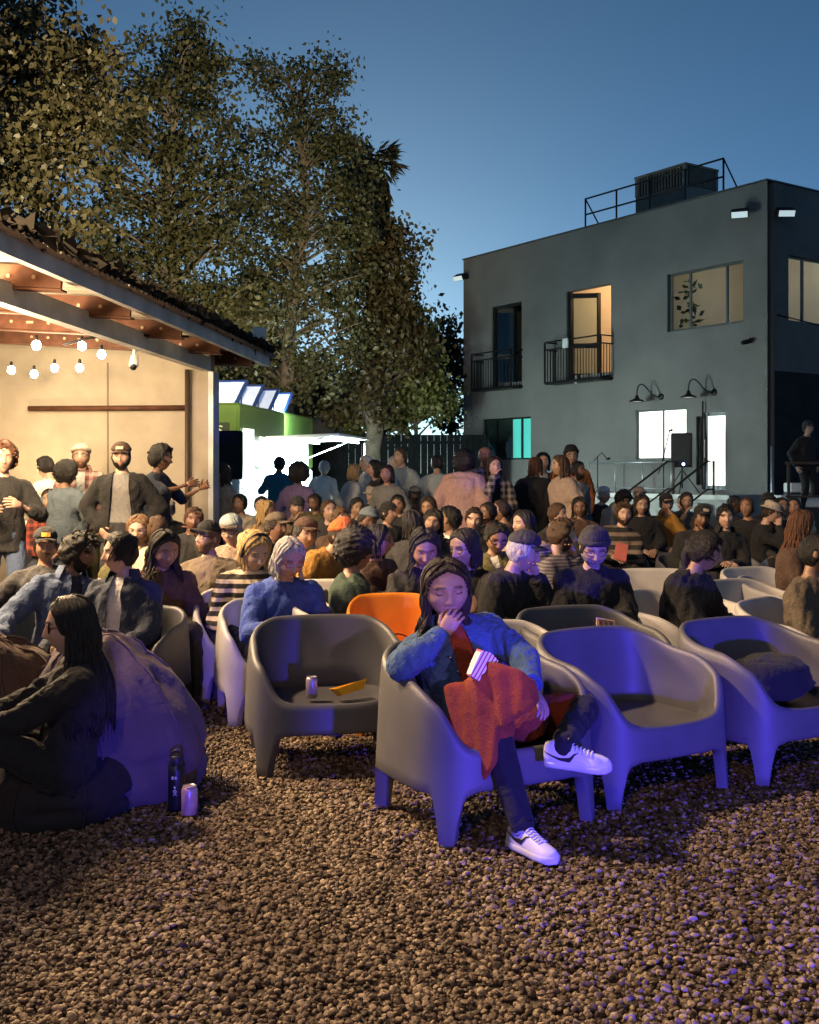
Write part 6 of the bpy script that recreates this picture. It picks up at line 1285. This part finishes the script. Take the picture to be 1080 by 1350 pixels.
# ------------------------------------------------------------------ the person in the front chair
den = fabric('denim_jacket', (.045,.098,.21), bump=.5, bscale=60); rustm = fabric('rust_knit', (.27,.04,.012), .2, bump=.3, bscale=120); legg = fabric('black_leggings', (.012,.012,.016), bump=.15); rustw = fabric('rust_blue_lit', (.17,.02,.028), bump=.4, bscale=90)  # wine tone is the same rust cloth with blue light put into its colour
CXh, CYh, AH = .33, 4.85, 28
ca, sa = math.cos(R(AH)), math.sin(R(AH))
def lo(X, Y, Z): dx, dy = X-CXh, Y-CYh; return np.array((dx*ca+dy*sa, -dx*sa+dy*ca, Z))
def lod(v): v = np.asarray(v, float); return np.array((v[0]*ca+v[1]*sa, -v[0]*sa+v[1]*ca, v[2]))
HP = dict(fw=1.12, fl=.97, X=CXh, Y=CYh, ztop=gz(762, 4.95), pose='sit', yaw=AH, s=.98, hs=1.12, skin=(.42,.25,.18), hairc=(.022,.013,.010), hair='long', hl=.23, wave=.014, locks=340, lr=.0062, az0=.16, hairline=.074,
  topm=den, topname='jacket', shirtm=rustm, open=.06, coll=1, legm=legg, noshoes=1, lean=24, hunch=20, side=-15, twist=-14, hyaw=-20, hpitch=11, hroll=-4, eye=.12, chub=1.06, infl=.020, zmin=.36, zmax=.46, yh=.03, vox=.0115, tpl='hi', tfold=.008, baggy=.004,
  arms={'R': {'rel': 'head', 'p': (-.050,-.125,-.168), 'pole': lod((-.9,-.25,-.6))}, 'L': {'rel': 'abs', 'p': lo(gx(700,4.5), 4.52, gz(905,4.5)), 'pole': lod((.9,.3,-.1))}},
  hands={'R': {'d': lod((.45,-.1,.75)), 'n': lod((.35,.9,.2)), 'curl': .75}, 'L': {'d': lod((.35,-.55,-.5)), 'n': lod((-.5,.1,-.8)), 'curl': .4}},
  legs={'R': {'a': lo(gx(690,4.28), 4.30, .105), 'pole': lod((.1,-.7,.75)), 'toe': lod((.55,-.83,0))}, 'L': {'a': lo(gx(742,4.36), 4.38, gz(984,4.38)), 'pole': lod((.95,-.25,.35)), 'toe': lod((.93,-.34,-.02)), 'up': lod((-.08,-.30,.95))}})
hero, HJ = person('person', 'person in open denim jacket and rust dress eating in the front tub armchair', HP)
# dress skirt over the crossed thighs
J = HJ; k = MB(); s = J.s
k.capsule(J.hip['R'], J.kn['R']*.97+J.hip['R']*.03, .125, .092); k.capsule(J.hip['L'], J.hip['L']+(J.kn['L']-J.hip['L'])*.80, .125, .090)
k.capsule((J.hip['R']+J.hip['L'])/2, (J.kn['R']+J.hip['L']+(J.kn['L']-J.hip['L'])*.7)/2, .12, .085); torso(k, J, .012, t1=.35, chub=1.06)
def sheet(pts_top, pts_bot, nu, nv, sag, seed, thick=.007):
    """a hanging piece of cloth between two polylines, given thickness"""
    pt, pb_ = np.array(pts_top, float), np.array(pts_bot, float); u = np.linspace(0,1,nu)
    rs = lambda P: np.stack([np.interp(u*(len(P)-1), range(len(P)), P[:,i]) for i in range(3)], 1)
    A, B = rs(pt), rs(pb_); v = np.linspace(0,1,nv)[:,None,None]; G = A[None]*(1-v)+B[None]*v; nrm_ = np.array(sag, float)
    w = np.sin(u*9+seed)[None,:,None]*.012*v+np.sin(u*21+seed*2)[None,:,None]*.006*v; G = G+nrm_*(np.sin(v*math.pi/2)*.0+w/np.linalg.norm(nrm_)); m = MB(); n1 = nrm(nrm_)
    top = G.reshape(-1,3)+n1*thick/2; bot = G.reshape(-1,3)-n1*thick/2; F1 = [(i*nu+j, i*nu+j+1, (i+1)*nu+j+1, (i+1)*nu+j) for i in range(nv-1) for j in range(nu-1)]; N_ = nu*nv
    F2 = [tuple(N_+q for q in f[::-1]) for f in F1]; E = [j for j in range(nu)]+[i*nu+nu-1 for i in range(1,nv)]+[(nv-1)*nu+j for j in range(nu-2,-1,-1)]+[i*nu for i in range(nv-2,0,-1)]
    F3 = [(E[(i+1)%len(E)], E[i], E[i]+N_, E[(i+1)%len(E)]+N_) for i in range(len(E))]
    m.add(np.concatenate([top, bot]), F1+F2+F3); return m
W3 = lambda px, py, Y: lo(gx(px,Y), Y, gz(py,Y))
for m_ in (sheet([W3(585,905,4.60), W3(625,890,4.42), W3(660,885,4.36)], [W3(612,1010,4.50), W3(634,1035,4.40), W3(655,1005,4.33)], 22, 12, lod((-.2,-1,0)), 1.0, .034), sheet([W3(640,870,4.40), W3(680,880,4.36), W3(706,900,4.38)], [W3(660,962,4.32), W3(690,942,4.30), W3(714,925,4.33)], 20, 10, lod((.1,-1,.2)), 2.0, .034)): k.add(np.concatenate(m_.v), m_.f)
queue('skirt', k, rustm, hero, .0115, 6, .006, 51, fscale=9)
# white sneakers with black curved side mark
def sneaker(k):
    an, td, up = J.an[k], J.toe[k], np.array(HP['legs'][k].get('up', (0,0,1.)), float); u = nrm(up); f = nrm(td-u*(td@u)); sd = np.cross(f, u); sc = J.s*.95; base = an-u*.088*sc
    prof = ((-.078,.024,.070),(-.070,.036,.088),(-.03,.041,.106),(.012,.041,.104),(.05,.042,.084),(.09,.046,.066),(.13,.050,.054),(.165,.047,.046),(.192,.036,.038),(.206,.016,.028))
    m = MB(); rings = []
    for y, w, h in prof:
        n = 16; t = np.arange(n)*2*math.pi/n; rings.append(base+f*y*sc+(np.cos(t)*w*sc)[:,None]*sd+(np.where(np.sin(t)>0, np.sin(t)*h, np.sin(t)*.006)*sc+.012)[:,None]*u)
    m.loft(rings); o = m.build('shoe', mat('white_leather', (.74,.72,.70), .5, var=.04), hero)
    m = MB(); lv = []
    for zz, gr in ((.0,.96),(.008,1.05),(.024,1.07),(.029,1.0)):
        P = [(y, w*gr) for y, w, h in prof]; L_ = [(-.083*1.0,0)]+[(y, w) for y, w in P]+[(.213,0)]+[(y,-w) for y, w in P[::-1]]; lv.append(np.array([base+f*y*sc+sd*x*sc+u*(zz-.002)*sc for y, x in L_]))
    m.loft(lv); m.build('sole', mat('cream_rubber', (.68,.66,.60), .6, var=.04), o)
    Y_ = np.array([p[0] for p in prof]); Wd = np.array([p[1] for p in prof]); Hh = np.array([p[2] for p in prof])
    for sg in (1,-1):                                            # curved tick on either side
        m = MB(); V = []; q = np.linspace(0,1,15)
        cl = np.stack([np.interp(q,[0,.35,.7,1],[.065,.035,-.02,-.072]), np.interp(q,[0,.3,.6,1],[.066,.036,.036,.058])],1); cl[0] = (.078,.068)
        th_ = np.interp(q,[0,.12,.3,.6,1],[.001,.010,.014,.008,.002])
        for (y, z), tt in zip(cl, th_):
            for dz in (-tt, tt):
                hh_ = np.interp(y, Y_, Hh); ww = np.interp(y, Y_, Wd); zz = np.clip((z+dz*.75), .004, hh_*.93); x = ww*math.sqrt(max(0,1-(zz/hh_)**2))+.0025; V.append(base+f*y*sc+sd*sg*x*sc+u*(zz*sc+.012))
        m.add(V, [(i*2,i*2+2,i*2+3,i*2+1) for i in range(14)]); m.build('tick_mark', mat('black_leather', (.02,.015,.02), .5), o)
    for i in range(6):
        y = .045+.016*i; h_ = np.interp(y, Y_, Hh); m = MB(); m.tube([base+f*(y+.004*(q%2))*sc+sd*x*sc+u*(h_*math.sqrt(max(0,1-(x/np.interp(y,Y_,Wd))**2))*sc+.0155) for q, x in enumerate((-.024,-.012,0,.012,.024))], .0035, 6, flat=.7); m.build('lace', mat('white_lace', (.78,.78,.80), .7), o)
    c = base+f*.034*sc+u*.118*sc; m = MB(); M_ = np.stack([sd, nrm(f*.35-u*.1+u*.9), nrm(np.cross(sd, nrm(f*.35+u*.8)))],1)
    m.box(c-f*.004, (.036,.040,.007), M_, .003); tg = m.build('tongue_label', mat('navy_label', (.015,.015,.05), .7), o)
    m = MB(); a = np.linspace(0,2*math.pi,13); m.tube([c-f*.004+M_@np.array((math.cos(x)*.007,math.sin(x)*.011,.0045*np.sign(np.linalg.det(M_)))) for x in a], .0016, 4); m.build('label_mark', mat('white_lace', (.78,.78,.80), .7), tg)
    m = MB(); m.tube([an-u*.02, an+(J.kn[k]-an)*.16], .047*s, 14); m.build('sock', mat('grey_sock', (.3,.29,.3), .9), hero)
sneaker('R'); sneaker('L')
# jacket details
for k in 'LR':                                                  # chest pocket flaps follow the jacket front
    sg = 1 if k == 'L' else -1; c, ax, ay = J.spine(.70); up = J.d2; V = []
    for i in range(7):
        for j in range(2):
            x = sg*(.075+.085*i/6); r_ = math.sqrt(max(.02, 1-(abs(x)/(.172*s+.03))**2.4)); V.append(c+ax*x-ay*((.122*s+.034)*r_+.006)+up*(.02-.05*j-(.012 if j and i == 3 else 0)))
    m = MB(); m.add(V, [(i*2,i*2+2,i*2+3,i*2+1) for i in range(6)]); m.build('pocket_flap', den, hero)
for i in range(4):
    c, ax, ay = J.spine(.25+.17*i); m = MB(); m.ell(c+ax*(-.075)*1-ay*(.155+.01*i)*1.0, (.008,.008,.006)); m.build('jacket_button', mat('brass', (.5,.5,.45), .25, .9), hero)
def striped_mat(name, c1, c2, sc, axis=0):
    if name in MC: return MC[name]
    m = bpy.data.materials.new(name); m.use_nodes = True; t = m.node_tree; N = t.nodes; L = t.links; b = N['Principled BSDF']; b.inputs['Roughness'].default_value = .7
    tc = N.new('ShaderNodeTexCoord'); sx = N.new('ShaderNodeSeparateXYZ'); L.new(tc.outputs['Object'], sx.inputs[0]); a = N.new('ShaderNodeMath'); a.operation = 'MULTIPLY'; a.inputs[1].default_value = sc; L.new(sx.outputs[axis], a.inputs[0])
    f = N.new('ShaderNodeMath'); f.operation = 'FRACT'; L.new(a.outputs[0], f.inputs[0]); g = N.new('ShaderNodeMath'); g.operation = 'LESS_THAN'; g.inputs[1].default_value = .4; L.new(f.outputs[0], g.inputs[0])
    mx = N.new('ShaderNodeMix'); mx.data_type = 'RGBA'; L.new(g.outputs[0], mx.inputs[0]); mx.inputs[6].default_value = (*c1,1); mx.inputs[7].default_value = (*c2,1); L.new(mx.outputs[2], b.inputs['Base Color']); MC[name] = m; return m
pop = striped_mat('popcorn_stripes', (.72,.68,.68), (.42,.03,.10), 62)
def paper_bag(name, label, cat, loc, rot, w, h, d, mt):
    m = MB(); V = []
    for z, kx, ky in ((0,.78,.8),(h*.5,.92,.95),(h,1.0,1.0)):
        V.append(np.array([(-w/2*kx,-d/2*ky,z),(0,-d/2*ky*1.05,z),(w/2*kx,-d/2*ky,z),(w/2*kx,d/2*ky,z),(0,d/2*ky*1.05,z),(-w/2*kx,d/2*ky,z)]))
    V[2][:,2] += np.array((0,.012,.002,.01,-.004,.006)); inn = [v*np.array((.9,.86,1))+np.array((0,0,-.004)) for v in V[::-1]]; m.loft(V+inn); o = m.build(name, mt, smooth=False); o.location = loc; o.rotation_euler = rot; return tagk(o, label, cat)
paper_bag('popcorn_bag', 'small pink and white striped popcorn bag on the rust dress lap', 'paper bag', (gx(626,4.42), 4.40, gz(893,4.42)), (R(-8), R(34), R(18)), .085, .105, .05, pop)
# ------------------------------------------------------------------ front left: bean bags and the long-haired person
def bean_bag(label, X, Y, w, d, h, rz, mt, seed, lean=(0,0), fold=.012):
    m = MB(); m.ell((0,0,0), (1,1,1), n=56, m=38); V = np.concatenate(m.v); z = V[:,2]; f = 1+.10*np.clip(-z,0,1)-.22*np.clip(z,0,1)**1.5
    P = np.stack([V[:,0]*w/2*f, V[:,1]*d/2*f, np.where(z < 0, np.maximum(z*.72,-.5), z)*h*.62], 1); P[:,2] -= P[:,2].min(); P[:,0] += lean[0]*(P[:,2]/h)**1.3; P[:,1] += lean[1]*(P[:,2]/h)**1.3
    a = np.arctan2(V[:,1],V[:,0]); rad = nrm(V)
    cr = tex_noise(V*np.array((1,1,.45)), 3.4, seed, 3); P += V*((1-np.abs(cr)*1.3)*fold)[:,None]; P += V*(.016*np.abs(np.cos(a*3.5))*np.clip(1-z*.5,0,1)-.02*np.exp(-((z+.15)/.12)**2)*(1+np.cos(a*5)))[:,None]
    m.v = [P]; o = m.build('bean_bag', mt); o.location = (X, Y, .004); o.rotation_euler = (0,0,R(rz))
    for q in range(7):
        k = MB(); k.tube([P[i*56+q*8]*1.004 for i in range(2, 37)], .006, 5); k.build('seam', mt, o)
    return tagk(o, label, 'bean bag', 'bean bags at the front')
bb = fabric('bean_bag_mauve', (.12,.085,.105), .15, bump=.12, bscale=30, nscale=5); bbd = fabric('bean_bag_dark', (.022,.018,.020), .2, bump=.1, bscale=30); bbb = fabric('bean_bag_brown', (.12,.068,.038), .2, bump=.15, bscale=25)
bean_bag('large mauve bean bag behind the long-haired person with sunglasses', gx(163,5.15), 5.15, .78, .74, .80, 20, bb, 3, (-.14,.0), .022)
bean_bag('low dark bean bag under the long-haired person with sunglasses', gx(72,4.78), 4.80, .62, .60, .36, 0, bbd, 5)
bean_bag('brown pleated bean bag beside the pale denim shirt', gx(-12,5.2), 5.25, .80, .80, .74, 40, bbb, 8, (0,0), .03)
who('H2', 'long-haired person with sunglasses in black crouching on the dark bean bag', 92, 786, 4.66, 'black', 'black', 'sit', -72, 'lt', 'bk', 'none', keepY=1, hair='long', hl=.46, az0=.2, locks=360, lr=.0065, wave=.0025, glasses=mat('maroon_glasses', (.10,.02,.02), .3), shades=1, s=.90, hpitch=6, lean=16, hunch=14, zmin=.24, yh=0, arms={'L': {'p': (.10,-.52,.16)}, 'R': {'p': (-.08,-.50,.18)}}, sleeve=1.35, tpl='hi', vox=.0125, shoulder=True,
    legs={'L': {'a': (.17,-.40,.085), 'pole': (.2,-.6,.8)}, 'R': {'a': (-.15,-.48,.085), 'pole': (-.15,-.7,.8)}})
# bottle and can on the gravel
def bottle():
    t = thing('water_bottle', 'tall black insulated bottle standing on the gravel by the mauve bean bag', 'bottle', (gx(233,4.84), 4.84, .012))
    m = MB(); m.lathe([(.034,0),(.037,.006),(.037,.175),(.034,.19),(.025,.20),(.025,.205)], 22); bd = m.build('bottle_body', mat('matte_black', (.012,.012,.016), .4), t)
    m = MB(); m.lathe([(.027,.203),(.028,.207),(.028,.235),(.025,.24)], 20); lid = m.build('lid', mat('lid_black', (.02,.02,.025), .5), t)
    m = MB(); a = np.linspace(0,math.pi,12); m.tube([(math.cos(x)*.027,0,.232+math.sin(x)*.03) for x in a], .006, 6); m.build('carry_loop', mat('lid_black', (.02,.02,.025), .5), lid)
    wm = mat('logo_grey', (.55,.55,.6), .5)
    m = MB()                                                     # pale figure mark on the front
    for p0, p1, w in (((0,.103),(0,.112),.011),((-.009,.088),(0,.098),.005),((.009,.088),(0,.098),.005),((-.006,.072),(-.001,.090),.005),((.006,.072),(.001,.090),.005)):
        P = []
        for q in np.linspace(0,1,5): x, z = p0[0]+(p1[0]-p0[0])*q, p0[1]+(p1[1]-p0[1])*q; P.append((x, -math.sqrt(.0378**2-x*x), z))
        m.tube(P, w*.42, 5)
    m.build('bottle_mark', wm, bd)
    for x in (-.010,.004):
        m = MB(); m.box((x,-.0372,.150), (.009,.003,.012)); m.build('bottle_sticker', wm, bd, False)
bottle()
def can(label, loc, c1, c2, s=1.0):
    t = thing('drink_can', label, 'can', loc); t.scale = (s,)*3; g = mat('can_'+label.split()[0], c1, .3, .2, col2=c2, nscale=22, var=.1)
    m = MB(); m.lathe([(.026,0),(.033,.010),(.033,.105),(.027,.118)], 24); m.build('can_body', g, t)
    m = MB(); m.lathe([(.027,.117),(.0285,.121),(.026,.121),(.024,.116),(.002,.116)], 24); m.build('can_top', mat('aluminium', (.7,.7,.7), .3, .9), t)
can('pink and white drink can standing on the gravel beside the black bottle', (gx(250,4.76), 4.76, .014), (.62,.5,.6), (.5,.25,.3), 1.06)
can('small silver can on the seat of the empty dark armchair', (gx(411,5.62), 5.62, .345), (.45,.4,.4), (.25,.2,.2), .9)
# paper things
def tray(label, loc, rz, w, l, h, mt, tilt=(0,0), name='paper_tray', cat='food tray'):
    m = MB(); b0 = np.array([(-w*.35,-l*.35,0),(w*.35,-l*.35,0),(w*.35,l*.35,0),(-w*.35,l*.35,0)]); t0 = np.array([(-w/2,-l/2,h),(w/2,-l/2,h*1.15),(w/2,l/2,h),(-w/2,l/2,h*1.2)])
    m.loft([b0, t0, t0*np.array((.96,.96,1)), b0*np.array((.95,.95,1))+np.array((0,0,.004))]); o = m.build(name, mt, smooth=False); o.location = loc; o.rotation_euler = (R(tilt[0]), R(tilt[1]), R(rz)); return tagk(o, label, cat)
tray('bright yellow folded paper tray on the empty dark armchair seat', (gx(462,5.6), 5.62, .372), 25, .17, .12, .04, mat('yellow_paper', (.75,.38,.02), .7, var=.08), (-14,-12))
def check_mat():
    m = bpy.data.materials.new('checked_paper'); m.use_nodes = True; t = m.node_tree; N = t.nodes; L = t.links; b = N['Principled BSDF']; tc = N.new('ShaderNodeTexCoord'); ck = N.new('ShaderNodeTexChecker'); ck.inputs['Scale'].default_value = 45; ck.inputs[1].default_value = (.75,.7,.66,1); ck.inputs[2].default_value = (.1,.03,.03,1); L.new(tc.outputs['Object'], ck.inputs[0]); L.new(ck.outputs[0], b.inputs['Base Color']); return m
h_ = (wl('S15', PJ['S15'][1].wr['L'])+wl('S15', PJ['S15'][1].wr['R']))/2
tray('white paper food tray with dark checks in the hands of the silver-haired person', (h_[0]+.06, h_[1]-.10, h_[2]-.03), -10, .20, .13, .055, check_mat(), (14,0))
def slab(name, label, cat, loc, rot, dims, mt, edge=None):
    m = MB(); m.box((0,0,0), dims, bev=min(dims)*.3); o = m.build(name, mt, smooth=False); o.location = loc; o.rotation_euler = rot; return tagk(o, label, cat)
h_ = (wl('S38', PJ['S38'][1].wr['L'])+wl('S38', PJ['S38'][1].wr['R']))/2
slab('phone', 'dark phone held by the person in black beanie', 'phone', (h_[0], h_[1]-.11, h_[2]+.005), (R(28),0,R(90)), (.075,.15,.009), mat('phone_black', (.01,.01,.012), .2))
h_ = (wl('S39', PJ['S39'][1].wr['L'])+wl('S39', PJ['S39'][1].wr['R']))/2
slab('menu_card', 'red card held by the person in striped jumper', 'card', (h_[0], h_[1]-.12, h_[2]+.06), (R(75),R(12),0), (.13,.18,.004), mat('red_card', (.5,.13,.10), .6, var=.15))
cardm = mat('pink_card', (.62,.40,.32), .6, var=.06)
cd_ = slab('menu_card', 'small pale card with a dark printed grid on the dark armchair rim', 'card', (gx(800,5.75), 5.78, gz(824,5.76)), (R(62),R(10),R(10)), (.105,.062,.004), cardm)
for i in range(3):
    m = MB(); m.box((-.028+.028*i, 0, .0035), (.018,.030,.0015)); m.build('print', mat('card_ink', (.12,.05,.04), .7), cd_, False)
for i in range(2):
    m = MB(); m.box((0, -.02+.04*i, .0035), (.085,.003,.0015)); m.build('print', mat('card_ink', (.12,.05,.04), .7), cd_, False)
h_ = wl('S28', PJ['S28'][1].wr['L']); slab('phone', 'glowing white phone in the lap of the long black haired person', 'phone', (h_[0]-.03, h_[1]-.09, h_[2]+.02), (R(30),0,R(-25)), (.075,.15,.009), mat('phone_screen_glow', (.6,.6,.62), .3, emit=(.9,.9,1), estr=.25))
h_ = wl('S48', PJ['S48'][1].wr['L']); slab('napkin', 'crumpled white napkin in the hand of the person in black coat', 'napkin', (h_[0]+.02, h_[1]-.04, h_[2]+.06), (R(60),R(20),R(20)), (.08,.10,.01), FC['white'])
# black bag on the chair, red bag by the orange chair
def soft_bag(name, label, loc, r, mt, seed, strap=True):
    t = thing(name, label, 'bag', loc, R(20)); m = MB(); m.ell((0,0,r[2]*.9), (1,1,1), n=26, m=18); V = np.concatenate(m.v)-np.array((0,0,r[2]*.9)); P = V*np.array(r)*(1+.12*tex_noise(V,2.2,seed))[:,None]; P[:,2] = np.maximum(P[:,2],-r[2]*.85)+r[2]*.86; m.v = [P]; m.build('bag_body', mt, t)
    if strap: k = MB(); a = np.linspace(0,math.pi,14); k.tube([(math.cos(x)*r[0]*.8,-r[1]*.3,r[2]*1.4+math.sin(x)*.12) for x in a], .010, 6, flat=.5); k.build('strap', mt, t)
soft_bag('shoulder_bag', 'black soft bag slumped on the grey armchair seat', (1.80, 5.57, .335), (.27,.20,.13), FC['black'], 4, False)
soft_bag('shoulder_bag', 'dark red leather bag beside the orange armchair', (gx(520,6.3), 6.35, .28), (.15,.10,.12), mat('red_leather', (.12,.02,.014), .45), 6)
finish_queue()
# ------------------------------------------------------------------ stage lights in front of the audience (behind the camera)
def stage_light(label, loc, target, energy, col, cone, size=.06, blend=.35):
    t = thing('stage_light', label, 'stage light', loc, 0, 'stage lights facing the audience'); d = (Vector(target)-Vector(loc)).normalized()
    m = MB(); m.lathe([(.05,-.16),(.085,-.14),(.09,.06),(.10,.08),(.095,.08),(.08,.05)], 20, (0,0,0), tuple(d)); m.build('housing', BLACK(), t)
    m = MB(); m.tube([(-.11,0,0),(-.11,0,-.14),(.11,0,-.14),(.11,0,0)], .010, 6); m.build('yoke', BLACK(), t)
    m = MB(); m.tube([(0,0,-.14),(0,0,-loc[2])], .018, 8); m.lathe([(.18,-loc[2]+.001),(.18,-loc[2]+.02),(.02,-loc[2]+.03)], 16); m.build('stand', BLACK(), t)
    lamp('stage_lamp', 'SPOT', tuple(d*.09), energy, col, t, size, target=tuple(d*5), cone=cone, blend=blend)
BLUE = (.085,.05,1.0)
stage_light('blue stage light on the ground aimed at the front row armchairs', (2.4, -1.6, .24), (.98, 5.0, .12), 4100, BLUE, 23, .13, .45)
stage_light('blue stage light on the ground aimed at the bean bags', (.3, -1.2, .24), (-1.12, 5.1, .36), 1300, BLUE, 9, blend=.6)
stage_light('warm flood on a tall stand washing the yard and the audience', (-1.6, -3.6, 4.9), (.2, 7, .9), 420, (1,.58,.40), 84, .25, .5)
stage_light('warm yard flood on a tall mast beside the shed', (-4.4, 5.6, 6.2), (.4, 5.4, 0), 3300, (1,.68,.40), 120, .22, .5)
stage_light('added violet spot on a stand for the screen light on the person in denim', (1.3, -1.0, 1.5), (.2, 4.9, .92), 380, (.9,.52,1), 9, .05, .5)  # added narrow spot, stands in for the screen's light on the face
